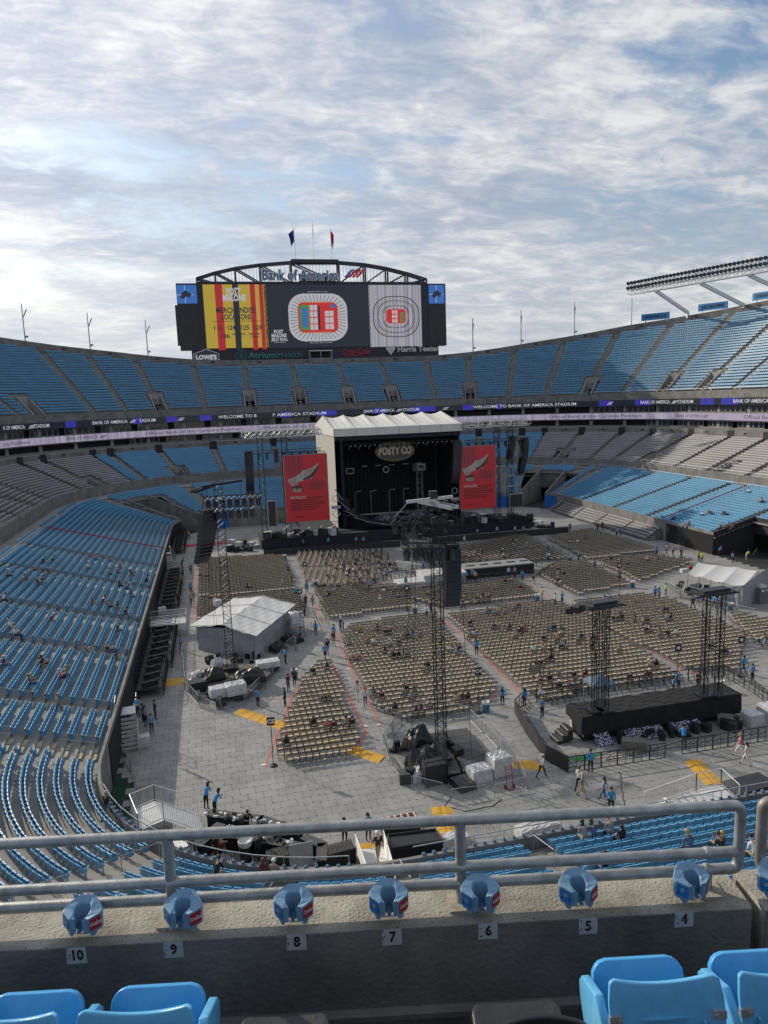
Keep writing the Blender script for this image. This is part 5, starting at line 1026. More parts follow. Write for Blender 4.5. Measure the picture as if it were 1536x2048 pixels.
for k, (x, w_, lab) in enumerate(((26.9, 1.3, 'speckled white cloth bundle under the left end of the mixing platform'), (30.4, 3.2, 'speckled white cloth bundle in front of the mixing platform centre'), (34.0, 2.6, 'speckled white cloth bundle under the right part of the mixing platform'))):
    m = MB(); nx, ny = 12, 6; m.add([(x-w_/2+w_*i/nx, 44.95+.95*j/ny, .05+.55*(j/ny)**1.5+.13*abs(math.sin(i*1.1+j))) for j in range(ny+1) for i in range(nx+1)], [(j*(nx+1)+i, j*(nx+1)+i+1, (j+1)*(nx+1)+i+1, (j+1)*(nx+1)+i) for j in range(ny) for i in range(nx)]); tag(m.build('speckled_cloth', sp_m, None, origin=(x, 45.3, 0)), lab, 'cloth', 'speckled cloths at the platform')
def wrapped(lab, c, size, rz, mm, name='covered_case', cat='covered case', grp='wrapped cases by the platform', puff=.12):
    m = MB(); n = 9; hx, hy, hz = size[0]/2, size[1]/2, size[2]; V_ = []; R2 = Matrix.Rotation(rz, 3, 'Z'); heap = 'tarp' in mm or 'heap' in lab or 'sheet' in lab; dome = .55 if heap else .0; ph = random.uniform(0, 6)
    for j in range(n+1):
        for i in range(n+1):
            a, b = -1+2*i/n, -1+2*j/n; e_ = max(abs(a), abs(b)); V_.append(Vector(c)+R2 @ Vector((a*hx, b*hy, hz*(1-puff*.4*(e_**6)-dome*(a*a+b*b)*.5+dome*.3*math.sin(a*3.1+ph)*math.cos(b*2.7+ph))+random.uniform(-puff, puff)*(1.0 if heap else .45)*hz*(e_ < .95))))
    m.add(V_, [(j*(n+1)+i, j*(n+1)+i+1, (j+1)*(n+1)+i+1, (j+1)*(n+1)+i) for j in range(n) for i in range(n)])
    edge = [i for i in range(n+1)]+[j*(n+1)+n for j in range(1, n+1)]+[n*(n+1)+i for i in range(n-1, -1, -1)]+[j*(n+1) for j in range(n-1, 0, -1)]
    k = len(m.v); L_ = len(edge); ctr = Vector(c); vv = []
    for q in edge: p = m.v[q]; o_ = (p-ctr); o_.z = 0; vv += [p+o_*random.uniform(0, .14 if heap else .05)-Vector((0, 0, (p.z-ctr.z)*(random.uniform(.5, .95) if heap else random.uniform(.35, .65)))), Vector((p.x+o_.x*.03, p.y+o_.y*.03, ctr.z))]
    m.add(vv, []); 
    for i in range(L_): j = (i+1) % L_; m.f += [(edge[i], k+2*i, k+2*j, edge[j]), (k+2*i, k+2*i+1, k+2*j+1, k+2*j)]; m.m += [0, 0]
    r = empty(name, c, lab, cat, grp); top = m.build('cover', M[mm], r); b_ = MB(); b_.box((c[0], c[1], c[2]+hz*(.15 if heap else .3)), (size[0]*.9, size[1]*.9, hz*(.3 if heap else .6)), rz); b_.build('case', M['case'], r); return r
random.seed(5)
M['tan_case'] = mat('tan_plywood_case', (.17, .155, .12), .7, var=.15, scale=2)
wrapped('tan box with sloping top on the floor before the platform', (28.6, 44.1, 0), (1.7, .8, .75), -.5, 'tan_case', 'road_case', 'road case'); wrapped('tan box leaning near the right end of the mixing platform', (37.6, 45.2, 0), (1.7, .9, .8), -.6, 'tan_case', 'road_case', 'road case')
wrapped('white plastic wrapped rack right of the mixing platform', (39.4, 44.9, 0), (1.3, 1.1, 1.0), .1, 'plastic_wrap'); wrapped('second white wrapped rack at the right end of the barricade', (41.6, 45.3, 0), (1.8, 1.3, 1.2), .1, 'plastic_wrap'); wrapped('black box under the mixing platform edge', (33.2, 44.7, 0), (1.0, .6, .55), -.4, 'tarp')
ct = empty('canopy_tent', (27.6, 52.3, 0), 'small blue pop up canopy behind the mixing platform', 'canopy'); m = MB(); cx, cy, hw = 30.1, 51.5, 1.0; m.add([(cx-hw, cy-hw, 2.2), (cx+hw, cy-hw, 2.2), (cx+hw, cy+hw, 2.2), (cx-hw, cy+hw, 2.2), (cx, cy, 2.75)]+[(cx-hw, cy-hw, 1.95), (cx+hw, cy-hw, 1.95), (cx+hw, cy+hw, 1.95), (cx-hw, cy+hw, 1.95)], [(0, 1, 4), (1, 2, 4), (2, 3, 4), (3, 0, 4), (5, 6, 1, 0), (6, 7, 2, 1), (7, 8, 3, 2), (8, 5, 0, 3)]); m.build('canopy', mat('blue_canopy_cloth', (.11, .16, .21), .8), ct)
for a in (-1, 1):
    for b in (-1, 1): m = MB(); m.tube((cx+a*hw*.97, cy+b*hw*.97, 0), (cx+a*hw*.97, cy+b*hw*.97, 2.2), .03, 5); m.build('leg', M['silver'], ct)
solid_barrier([(43.8, 53.6), (24.2, 53.7), (22.8, 52.3)], 'black barricade behind the mixing platform', mesh=True); solid_barrier([(22.8, 52.3), (22.1, 48.6), (21.7, 44.4), (22.4, 42.4)], 'tall closed black barricade at the left end of the mixing platform', 1.25); solid_barrier([(22.4, 42.4), (29.9, 42.2)], 'black barricade in front of the mixing platform, left part', mesh=True); solid_barrier([(31.3, 42.3), (38.9, 42.2), (46, 42.4)], 'black barricade in front of the mixing platform, right part', mesh=True); solid_barrier([(43.8, 53.6), (43.6, 49.5), (42.6, 45.6)], 'slanted black barricade right of the mixing platform', mesh=True)
# ------------------------------------------------------------------ tents
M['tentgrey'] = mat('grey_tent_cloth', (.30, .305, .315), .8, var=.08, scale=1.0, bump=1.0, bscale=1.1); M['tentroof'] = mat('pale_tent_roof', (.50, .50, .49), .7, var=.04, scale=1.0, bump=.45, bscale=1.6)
def cloth_wall(mb, p, q, z0, za, zb, n=24, amp=.10, top=None):
    p, q = Vector((*p, 0)), Vector((*q, 0)); d = q-p; nn_ = Vector((d.y, -d.x, 0)).normalized(); V_ = []
    for j in range(5):
        for i in range(n+1):
            f = i/n; zt_ = za+(zb-za)*f if top is None else top(f); z = z0+(zt_-z0)*j/4; w = amp*math.sin(f*23+j*.6)*(1-j/4.6)+amp*.6*math.sin(f*7+j*1.7); c = p+d*f+nn_*w*(1 if 0 < i < n else 0); V_.append((c.x, c.y, z))
    mb.add(V_, [(j*(n+1)+i, j*(n+1)+i+1, (j+1)*(n+1)+i+1, (j+1)*(n+1)+i) for j in range(4) for i in range(n)])
tl = empty('control_tent', (1.5, 76, 0), 'large grey control tent with pale gable roof left of the wedge seating block', 'tent')
cnr = [Vector(gp(396, 1300).xy), Vector(gp(513, 1320).xy), Vector(gp(588, 1252).xy)]; d_ = cnr[2]-cnr[1]; cnr.append(cnr[0]+d_*.95); zE = 2.6
mb = MB(); mid = lambda a, b: (a+b)/2; zR = 3.25
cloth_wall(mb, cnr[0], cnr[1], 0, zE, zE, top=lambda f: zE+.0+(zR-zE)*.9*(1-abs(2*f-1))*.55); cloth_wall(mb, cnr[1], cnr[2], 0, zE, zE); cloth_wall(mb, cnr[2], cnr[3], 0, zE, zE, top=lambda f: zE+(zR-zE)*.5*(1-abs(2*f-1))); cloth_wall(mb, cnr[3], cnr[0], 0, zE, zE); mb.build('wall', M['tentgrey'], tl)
oh = .25; e0 = (cnr[1]-cnr[0]).normalized(); e1 = d_.normalized(); A_, B_ = cnr[0]-e0*.8-e1*oh, cnr[1]+e0*.3-e1*oh; C_, D_ = cnr[2]+e0*.3+e1*oh, cnr[3]-e0*.8+e1*oh; R0_, R1_ = mid(A_, B_), mid(C_, D_)
for k in range(3):
    f0, f1 = k/3, (k+1)/3; g_ = .04*(2-k)
    for (a, b, c, d2) in ((A_, R0_, R1_, D_), (R0_, B_, C_, R1_)):
        mb = MB(); n = 8; V_ = []
        for j in range(n+1):
            for i in range(n+1):
                f = f0+(f1-f0)*j/n+(.012 if j == n else 0); s_ = i/n; p = (a.lerp(d2, f)).lerp(b.lerp(c, f), s_); za, zb = (zE, zR) if a is A_ else (zR, zE); z = za+(zb-za)*s_-.10*math.sin(PI*s_)+g_+.03*math.sin(i*2.1+j); V_.append((p.x, p.y, z))
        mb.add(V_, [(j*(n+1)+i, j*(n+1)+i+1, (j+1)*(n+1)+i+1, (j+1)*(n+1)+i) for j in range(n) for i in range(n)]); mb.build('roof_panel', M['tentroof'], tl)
for k in range(4):
    f = k/3; mb = MB(); a, b, c = A_.lerp(D_, f), R0_.lerp(R1_, f), B_.lerp(C_, f); mb.tube((a.x, a.y, zE+.06), (b.x, b.y, zR+.10), .035, 4); mb.tube((b.x, b.y, zR+.10), (c.x, c.y, zE+.06), .035, 4); mb.build('roof_seam', M['greymetal'], tl)
mb = MB(); mb.box((8.0, 79.2, 1.2), (1.6, 2.6, .1)); 
for x in (7.3, 8.7):
    for y in (78, 80.4): mb.tube((x, y, 0), (x, y, 2.4), .05, 5)
mb.tube((7.3, 78, 2.3), (8.7, 78, 2.3), .04, 5); mb.tube((8.7, 78, 2.3), (8.7, 80.4, 2.3), .04, 5); mb.tube((7.3, 78, .2), (8.7, 78, 1.2), .04, 5); tag(mb.build('camera_scaffold', M['greymetal'], None, origin=(8, 79, 0)), 'grey scaffold camera platform at the right end of the left tent', 'scaffold')
wrapped('camera under white plastic on the scaffold beside the left tent', (7.8, 79.4, 1.26), (1.0, .9, 1.3), .3, 'plastic_wrap', 'covered_camera', 'covered camera', None)
wrapped('camera under a white cover between the far left chair rows', tuple(gp(437, 1222)), (1.0, .9, 1.5), .3, 'plastic_wrap', 'covered_camera', 'covered camera', None)
tr = empty('control_tent', (61, 76, 0), 'grey tent with three pale roof panels and scaffold front at the right photo edge', 'tent')
q0, q1, q2, q3 = Vector((57.3, 80.6)), Vector((56.5, 77.0)), Vector((61.6, 72.0)), Vector((67.0, 75.4)); zr_, zf_ = 3.9, 2.9
A4 = [Vector(gp(1376, 1147, 2.9).xy), Vector(gp(1404, 1154, 2.9).xy), Vector(gp(1446, 1165, 2.9).xy), Vector(gp(1488, 1171, 2.9).xy)]; B4 = [Vector(gp(1396, 1125, 3.7).xy), Vector(gp(1434, 1130, 3.7).xy), Vector(gp(1474, 1134, 3.7).xy), Vector(gp(1514, 1141, 3.7).xy)]
for k in range(3):
    mb = MB(); n = 6; V_ = []
    for j in range(n+1):
        for i in range(n+1):
            f, s_ = i/n, j/n; p = A4[k].lerp(A4[k+1], f).lerp(B4[k].lerp(B4[k+1], f), s_); z = 2.95+.75*s_-.22*math.sin(PI*f)*(1-s_*.5)-.08*math.sin(PI*s_); V_.append((p.x, p.y, z))
    mb.add(V_, [(j*(n+1)+i, j*(n+1)+i+1, (j+1)*(n+1)+i+1, (j+1)*(n+1)+i) for j in range(n) for i in range(n)]); mb.build('roof_panel', M['tentroof'], tr)
mb = MB(); cloth_wall(mb, A4[3]+Vector((-.1, .1)), B4[3]+Vector((1.5, .2)), 0, 2.9, 3.7); cloth_wall(mb, A4[1]+(A4[2]-A4[1])*.7, A4[3]+Vector((-.1, .1)), 0, 2.7, 2.9, top=lambda f: .9+2.0*f**.5); cloth_wall(mb, B4[3]+Vector((1.5, .2)), B4[3]+Vector((4.5, 3)), 0, 3.7, 3.2); mb.build('wall', M['tentgrey'], tr)
mb = MB(); lo_ = A4[0].lerp(A4[2], .5)
for f in (0, .33, .66, 1):
    p = A4[0].lerp(A4[2], f); p2 = p-Vector((1.6, .8)); mb.tube((p.x, p.y, 0), (p.x, p.y, 2.9), .05, 5); mb.tube((p2.x, p2.y, 0), (p2.x, p2.y, 2.1), .05, 5); mb.tube((p2.x, p2.y, 1.9), (p.x, p.y, 1.9), .04, 5); mb.tube((p2.x, p2.y, .9), (p.x, p.y, .9), .04, 5); mb.tube((p2.x, p2.y, 0), (p.x, p.y, 1.9), .03, 4)
for z in (.9, 1.9): p, q = A4[0]-Vector((1.6, .8)), A4[2]-Vector((1.6, .8)); mb.tube((p.x, p.y, z), (q.x, q.y, z), .04, 5)
mb.build('scaffold_front', M['greymetal'], tr)
mb = MB()
for k in range(18): p = A4[0].lerp(A4[2], random.random()); mb.box((p.x+random.uniform(-1.0, 1), p.y+random.uniform(-.5, 1.8), random.uniform(.9, 1.6)), (.6, .5, .5), random.uniform(0, 3))
mb.build('desk_equipment', M['case'], tr)
wrapped('camera covered in white plastic with a red hood left of the right tent', tuple(gp(1372, 1172)+Vector((0, 0, 1.9))), (1.6, .6, .5), 0, 'plastic_wrap', 'covered_camera', 'covered camera', None)
m = MB(); p = gp(1379, 1172); m.ball((p.x, p.y, 2.5), .32, n=10, k=6); tag(m.build('red_hood', M['truss_red'], None, origin=p), 'round red lens hood on the camera left of the right tent', 'hood')
tl2 = empty('portable_toilet', gp(1520, 1206), 'grey portable toilet with pale domed roof right of the right tent', 'portable toilet', rz=.1); m = MB(); m.box((0, 0, 1.05), (1.2, 1.2, 2.1)); o = m.build('cabin', mat('grey_toilet_plastic', (.17, .18, .18), .5), None); o.parent = tl2; m = MB(); m.box((0, 0, 2.2), (1.25, 1.25, .25), taper=.6); o = m.build('roof', mat('pale_toilet_roof', (.42, .43, .42), .5), None); o.parent = tl2
m = MB(); m.box((-.3, -.62, 1.7), (.4, .04, .25)); m.box((.3, -.62, 1.7), (.2, .04, .2)); o = m.build('notice', M['whitepaint'], None); o.parent = tl2; m = MB(); m.box((0, -.61, .95), (.9, .03, 1.8)); o = m.build('door', mat('toilet_door', (.14, .15, .15), .5), None); o.parent = tl2
# ------------------------------------------------------------------ fenced decks under the delay towers
dk = empty('tower_deck', (14.5, 46.5, 0), 'dark grey panelled deck under the tallest middle tower', 'deck')
P = [gp(862, 1470, .5), gp(932, 1456, .5), gp(990, 1520, .5), gp(898, 1548, .5), gp(876, 1516, .5)]
def deckpanels(r, a, b, c, d, n, z, mm):
    for k in range(n):
        f0, f1 = k/n+.004, (k+1)/n-.004; q = [a.lerp(d, f0), b.lerp(c, f0), b.lerp(c, f1), a.lerp(d, f1)]; m = MB(); m.add([(p.x, p.y, z) for p in q]+[(p.x, p.y, z-.12) for p in q], [(0, 1, 2, 3), (3, 2, 1, 0), (4, 5, 1, 0), (5, 6, 2, 1), (6, 7, 3, 2), (7, 4, 0, 3)]); m.build('deck_panel', M[mm], r)
deckpanels(dk, gp(892, 1460, .6), gp(934, 1456, .6), gp(986, 1521, .6), gp(927, 1543, .6), 5, .6, 'greydeck'); deckpanels(dk, gp(858, 1467, .6), gp(887, 1461, .6), gp(922, 1544, .6), gp(893, 1549, .6), 3, .6, 'greydeck')
m = MB(); q = [gp(858, 1467, .45), gp(934, 1456, .45), gp(986, 1521, .45), gp(893, 1549, .45)]; m.prism([(p.x, p.y) for p in q], 0, .45); m.build('substructure', M['dark'], dk)
wrapped('black tarpaulin heap on the left of the middle tower deck', tuple(gp(838, 1500)), (1.7, 1.6, 1.75), .3, 'tarp', grp='covered heaps at the middle tower'); wrapped('larger black tarpaulin heap in front of the middle tower', tuple(gp(850, 1535)), (2.2, 1.6, 1.55), .25, 'tarp', grp='covered heaps at the middle tower'); wrapped('white plastic sheet over cases at the left fence of the middle deck', tuple(gp(838, 1558)), (1.3, 1.1, .9), .2, 'plastic_wrap', grp='covered heaps at the middle tower'); wrapped('white plastic wrapped box at the front of the middle deck', tuple(gp(958, 1560)), (1.45, 1.1, 1.0), .15, 'plastic_wrap', grp='covered heaps at the middle tower'); wrapped('white plastic wrapped box with grey sides at the right of the middle deck', tuple(gp(998, 1546)), (1.4, 1.2, 1.45), .15, 'plastic_wrap', grp='covered heaps at the middle tower'); wrapped('low black ramp box at the front gap of the middle fence', tuple(gp(926, 1574)), (1.2, 1.5, .5), .2, 'case', grp='covered heaps at the middle tower')
sc = empty('amplifier_rack', gp(868, 1566), 'black amplifier rack cage in front of the middle tower', 'equipment rack', rz=.1); m = MB(); m.box((0, 0, .8), (1.5, 1.0, 1.5)); o = m.build('rack_body', M['case'], None); o.parent = sc; m = MB()
for a in (-.78, .78):
    for b in (-.53, .53): m.box((a, b, .95), (.06, .06, 1.9))
for b in (-.53, .53): m.box((0, b, 1.88), (1.6, .05, .05))
for a in (-.5, 0, .5): m.box((a, 0, 1.88), (.05, 1.06, .05))
o = m.build('cage', M['blackmetal'], None); o.parent = sc
ht2 = empty('hand_truck', gp(1020, 1578), 'red two wheeled hand truck inside the middle fence', 'hand truck'); m = MB()
for a in (-.22, .22): m.tube((a, 0, .15), (a, .25, 1.5), .03, 5)
for z in (.5, .9, 1.3, 1.5): m.tube((-.22, .05+z*.14, z), (.22, .05+z*.14, z), .025, 5)
m.box((0, -.15, .06), (.5, .3, .03)); o = m.build('frame', M['truss_red'], None); o.parent = ht2
for a in (-.3, .3): m = MB(); m.tube((a-.05, .05, .16), (a+.05, .05, .16), .16, 10); o = m.build('wheel', M['plastic_black'], None); o.parent = ht2
dk2 = empty('tower_deck', (0, 68, 0), 'brown deck under the left delay tower before the grey tent', 'deck'); deckpanels(dk2, gp(413, 1344, .6), gp(500, 1328, .6), gp(542, 1345, .6), gp(495, 1392, .6), 4, .6, 'brown_deck'); deckpanels(dk2, gp(410, 1360, .55), gp(413, 1346, .55), gp(493, 1391, .55), gp(420, 1385, .55), 1, .55, 'brown_deck'); q = [gp(405, 1366, .4), gp(413, 1344, .4), gp(560, 1328, .4), gp(495, 1393, .4), gp(418, 1388, .4)]; m = MB(); m.prism([(p.x, p.y) for p in q], 0, .42); m.build('substructure', M['dark'], dk2)
for lab, px, py, sz_, rz, mm in (('black tarpaulin covered box left of the left delay tower', 428, 1358, (1.9, 1.5, 1.1), .2, 'tarp'), ('rounded black tarpaulin heap right of the left delay tower', 500, 1362, (2.6, 1.6, 1.15), .1, 'tarp'), ('small white plastic heap behind the left covered box', 436, 1336, (1.2, .8, 1.0), .3, 'plastic_wrap'), ('white plastic sheet on top of the cases at the far left fence', 390, 1362, (1.3, 1.1, .9), .3, 'plastic_wrap'), ('white cloth heap left of the covered boxes', 398, 1352, (1.0, .9, .6), .3, 'plastic_wrap'), ('white plastic wrapped case at the front of the left deck', 437, 1390, (1.5, 1.1, .8), .2, 'plastic_wrap'), ('taller white plastic wrapped case at the front of the left deck', 472, 1386, (1.7, 1.2, 1.0), .2, 'plastic_wrap'), ('flat white plastic covered case at the right of the left deck', 536, 1332, (2.2, 1.2, .6), .1, 'plastic_wrap'), ('wrapped pallet beside the left tent wall', 556, 1302, (1.5, 1.3, 1.0), .6, 'tarp'), ('second wrapped pallet further along the left tent wall', 585, 1284, (1.6, 2.0, 1.0), .6, 'tarp')): zb_ = 0.0 if 'pallet' in lab or 'fence' in lab else .6; wrapped(lab, tuple(gp(px, py, zb_)), sz_, rz, mm, grp='covered heaps at the left tower')
sc = empty('amplifier_rack', gp(396, 1382), 'black amplifier rack under white sheet at the far left fence', 'equipment rack', rz=.2); m = MB(); m.box((0, 0, .5), (1.5, 1.1, 1.0)); o = m.build('rack_body', M['case'], None); o.parent = sc

random.seed(77)
for lab, pts, z0, n, grp in (('black cases and stands crowded at the foot of the middle tower', [(858, 1520), (905, 1500), (880, 1545)], .6, 12, None), ('black cases scattered along the left fence of the middle deck', [(790, 1500), (800, 1530), (815, 1560)], 0, 12, None), ('black cases crowded at the front of the left deck', [(405, 1398), (440, 1408), (480, 1402)], 0, 12, None), ('dark desk and stands behind the left tower before the tent', [(425, 1322), (470, 1318), (510, 1322)], 0, 14, None), ('dark cases under the right end of the mixing platform', [(1340, 1478), (1400, 1468), (1460, 1456)], 0, 10, None), ('dark monitor wedges under the mixing platform', [(1240, 1490), (1290, 1480), (1330, 1472)], 0, 8, None)):
    it = []
    for k in range(n):
        px, py = random.choice(pts); p = gp(px+random.uniform(-14, 14), py+random.uniform(-8, 8), z0); it.append((p.x, p.y, z0, random.uniform(.3, .9), random.uniform(.25, .6), random.uniform(.25, .95), random.uniform(0, 3), random.choice(('case', 'case', 'tarp', 'greydeck', 'blackmetal')), 'case'))
    crate_pile('equipment_cases', lab, 'equipment cases', it)
# ------------------------------------------------------------------ folding chairs on the floor
M['chair_beige'] = mat('beige_chair_plastic', (.52, .44, .32), .6, var=.12, scale=.5); M['chair_frame'] = mat('dark_chair_frame', (.035, .032, .03), .5)
def chair_mb():
    m = MB(); m.box((0, -.02, .44), (.40, .36, .035), 0, 0, rx=.06); m.box((0, -.23, .70), (.38, .025, .14), 0, 0, rx=-.15)
    m.box((0, -.255, .81), (.47, .035, .065), 0, 1); m.box((0, -.225, .59), (.44, .03, .03), 0, 1)
    for x in (-.22, .22): m.add([(x-.014, -.27, .82), (x+.014, -.27, .82), (x+.014, .22, 0), (x-.014, .22, 0), (x-.014, -.24, .84), (x+.014, -.24, .84), (x+.014, .25, 0), (x-.014, .25, 0)], [(0, 1, 2, 3), (7, 6, 5, 4), (0, 3, 7, 4), (1, 5, 6, 2)], 1); m.add([(x-.014, .14, .45), (x+.014, .14, .45), (x+.014, -.24, 0), (x-.014, -.24, 0), (x-.014, .17, .45), (x+.014, .17, .45), (x+.014, -.21, 0), (x-.014, -.21, 0)], [(0, 1, 2, 3), (7, 6, 5, 4), (0, 3, 7, 4), (1, 5, 6, 2)], 1)
    m.box((0, -.22, .12), (.42, .02, .02), 0, 1); return m
CB = {
 'wedge': ([(637, 1326), (665, 1326), (690, 1400), (708, 1466), (722, 1477), (700, 1506), (553, 1525), (553, 1494), (590, 1400), (615, 1345)], 0),
 'centre left': ([(700, 1252), (868, 1228), (905, 1282), (995, 1374), (975, 1392), (935, 1420), (800, 1437), (755, 1418), (680, 1275)], 0),
 'centre': ([(893, 1232), (1107, 1204), (1182, 1237), (1353, 1355), (1235, 1374), (1090, 1400), (1056, 1386), (960, 1300)], 0),
 'centre right': ([(1142, 1206), (1274, 1191), (1348, 1205), (1493, 1273), (1480, 1300), (1477, 1338), (1372, 1340), (1195, 1243)], 0),
 'far right corner': ([(1452, 1232), (1500, 1236), (1575, 1250), (1575, 1312), (1536, 1298)], 0),
 'left tent': ([(395, 1200), (595, 1182), (613, 1222), (560, 1240), (395, 1240)], 0), 'far left': ([(396, 1120), (565, 1112), (594, 1178), (396, 1196)], 0),
 'left runway': ([(626, 1178), (815, 1170), (830, 1215), (655, 1236)], 0), 'right runway': ([(800, 1188), (1030, 1160), (1076, 1192), (885, 1213), (815, 1196)], 0),
 'front left': ([(590, 1106), (765, 1098), (800, 1135), (740, 1165), (618, 1172)], 1), 'front right': ([(905, 1096), (1045, 1068), (1142, 1117), (1055, 1122), (935, 1128)], -1),
 'far right': ([(1092, 1076), (1182, 1060), (1318, 1103), (1174, 1118)], 0), 'second right': ([(1103, 1131), (1170, 1124), (1262, 1170), (1150, 1190), (1077, 1148)], 0), 'right edge': ([(1196, 1128), (1285, 1111), (1388, 1124), (1279, 1163)], 0)}
CH = []
for nm, (poly, kind) in CB.items():
    P = [gp(x, y, .3).xy for x, y in poly]; xs, ys = [p.x for p in P], [p.y for p in P]
    if kind == 0:
        for k, y in enumerate(np.arange(min(ys)+.2, max(ys), .92)):
            for x in np.arange(round(min(xs)/.49)*.49, max(xs), .49):
                if inside(x, y, P): CH.append((x+random.gauss(0, .02), y+random.gauss(0, .03), .055, random.gauss(0, .06), nm, k))
    else:
        th = kind*1.35; c, s_ = math.cos(th), math.sin(th); c0 = Vector((sum(xs)/len(xs), sum(ys)/len(ys)))
        for k, v in enumerate(np.arange(-30, 30, .95)):
            for u in np.arange(-30, 30, .49):
                if abs(u) < .5: continue
                x, y = c0.x+u*c+v*s_, c0.y+u*s_-v*c
                if inside(x, y, P): CH.append((x, y, .055, (-PI/2+.22) if kind > 0 else (PI/2-.22), nm, k))
SEATED = []
print('floor chairs', len(CH))
cn, cf = split_nearest(CH, 300); cm = chair_mb(); o = tile_instances(cm, [a[:4] for a in cf], 'folding_chairs', [M['chair_beige'], M['chair_frame']]); tag(o, 'thousands of beige folding chairs in blocks across the pitch cover', 'folding chairs', kind='stuff')
cp = cm.build('folding_chair', [M['chair_beige'], M['chair_frame']], None); used = [False]; rows_ = {}
for a in cn: rows_.setdefault((a[4], a[5]), []).append(a)
for (nm, k), lst in rows_.items():
    lst.sort(key=lambda a: a[0])
    for j, a in enumerate(lst): place(cp, used, a[:3], a[3], 'beige folding chair, %s from left in the %s row of the %s block' % (ordn(j+1), ordn(k+1), nm), 'beige folding chairs nearest the camera', 'folding chair')
# ------------------------------------------------------------------ orange tape lines, yellow ramps, mats
M['tape'] = mat('orange_tape', (.62, .10, .05), .6); M['rampyellow'] = mat('yellow_ramp_rubber', (.55, .30, .02), .6, var=.14, scale=1.3); M['redmat'] = mat('red_carpet', (.40, .03, .04), .9)
for k, (pl, lab) in enumerate((([(391.5, 1135), (386, 1240)], 'orange tape line left of the far left chairs'), ([(560, 1118), (588, 1180)], 'orange tape line right of the far left chairs'), ([(596, 1186), (606, 1218)], 'short orange tape line right of the left tent chairs'), ([(616, 1190), (646, 1243)], 'orange tape line left of the left runway chairs'), ([(683, 1262), (676, 1275), (684, 1302), (763, 1452)], 'long orange tape line left of the centre left chair block'), ([(666, 1328), (731, 1464), (714, 1503)], 'orange tape line along the right side of the wedge block'), ([(609, 1360), (583, 1397), (530, 1533)], 'orange tape line along the left side of the wedge block'), ([(826, 1187), (845, 1198), (862, 1214)], 'orange tape line beside the right runway chairs'), ([(885, 1238), (958, 1300), (1046, 1391)], 'long orange tape line left of the centre chair block'), ([(991, 1376), (995, 1388), (978, 1404)], 'bent orange tape end at the corner of the centre left block'), ([(1062, 1172), (1136, 1213), (1391, 1350), (1400, 1351)], 'longest orange tape line between centre and centre right blocks'), ([(1190, 1131), (1262, 1174)], 'orange tape line between the two far right blocks'), ([(1438, 1239), (1470, 1258), (1560, 1290)], 'orange tape line at the right photo edge'))):
    mb = MB(); g0 = [gp(x, y, .062) for x, y in pl]
    for a, b in zip(g0, g0[1:]): d = (b-a).normalized(); n_2 = Vector((-d.y, d.x, 0))*.06; mb.add([a-n_2, b-n_2, b+n_2, a+n_2], [(0, 1, 2, 3)])
    tag(mb.build('tape_line', M['tape'], None, origin=g0[0]), lab, 'tape line', 'orange tape lines on the floor')
for pts, n, lab in (([(281, 1362), (368, 1354), (370, 1368), (282, 1377)], 6, 'yellow cable ramp at the left running to the left deck fence'), ([(467, 1427), (483, 1415), (772, 1511), (757, 1526)], 16, 'long yellow cable ramp passing under the wedge chairs'), ([(1018, 1533), (1032, 1521), (1072, 1519), (1090, 1541)], 3, 'yellow ramp between middle fence and black barricade'), ([(861, 1614), (903, 1611), (921, 1690), (884, 1692)], 5, 'yellow cable ramp running under the near railing in the middle'), ([(1368, 1522), (1398, 1517), (1448, 1566), (1412, 1570)], 4, 'yellow ramp at the gap of the barricade, right foreground')):
    q = [gp(x, y, .1) for x, y in pts]; r = empty('cable_ramp', (q[0].x, q[0].y, 0), lab, 'cable ramp', 'yellow cable ramps')
    a, b, c, d = q
    if (b-a).length < (c-b).length: a, b, c, d = b, c, d, a     # a-b long side
    for k in range(n):
        f0, f1 = (k+.02)/n, (k+.98)/n; p = [a.lerp(b, f0), a.lerp(b, f1), d.lerp(c, f1), d.lerp(c, f0)]; m0, m1 = (p[0]+p[3])/2, (p[1]+p[2])/2
        m = MB(); e = lambda v, z: (v.x, v.y, z); a1, a2, b1, b2 = p[0].lerp(p[3], .35), p[0].lerp(p[3], .65), p[1].lerp(p[2], .35), p[1].lerp(p[2], .65)
        m.add([e(p[0], .055), e(p[1], .055), e(b1, .12), e(a1, .12), e(b2, .12), e(a2, .12), e(p[2], .055), e(p[3], .055), e(a1.lerp(a2, .5), .095), e(b1.lerp(b2, .5), .095)], [(0, 1, 2, 3), (3, 2, 9, 8), (8, 9, 4, 5), (5, 4, 6, 7)]); m.build('ramp_section', M['rampyellow'], r)
mb = MB(); q = [gp(x, y, .06) for x, y in ((343, 1139), (358, 1139), (356, 1165), (338, 1165))]; mb.add(q, [(0, 1, 2, 3)]); tag(mb.build('red_mat', M['redmat'], None, origin=q[0]), 'red mat at the foot of the far left white stairs', 'mat')
mb = MB(); q = [gp(x, y, .06) for x, y in ((354, 1091), (480, 1082), (480, 1086), (354, 1096))]; mb.add(q, [(3, 2, 1, 0)]); tag(mb.build('red_mat', M['redmat'], None, origin=q[0]), 'thin red carpet strip across the floor left of the stage', 'mat')
mb = MB(); q = [gp(x, y, .06) for x, y in ((1135, 1516), (1178, 1510), (1210, 1500), (1190, 1516), (1150, 1524))]; mb.add(q, [tuple(range(5))]); tag(mb.build('green_mat', mat('green_mat', (.03, .22, .06), .9), None, origin=q[0]), 'bright green strip of turf inside the left corner of the black barricade', 'turf mat')
r = empty('plank_walk', gp(1000, 1400), 'grey plank walkway along the left side of the black barricade', 'walkway')
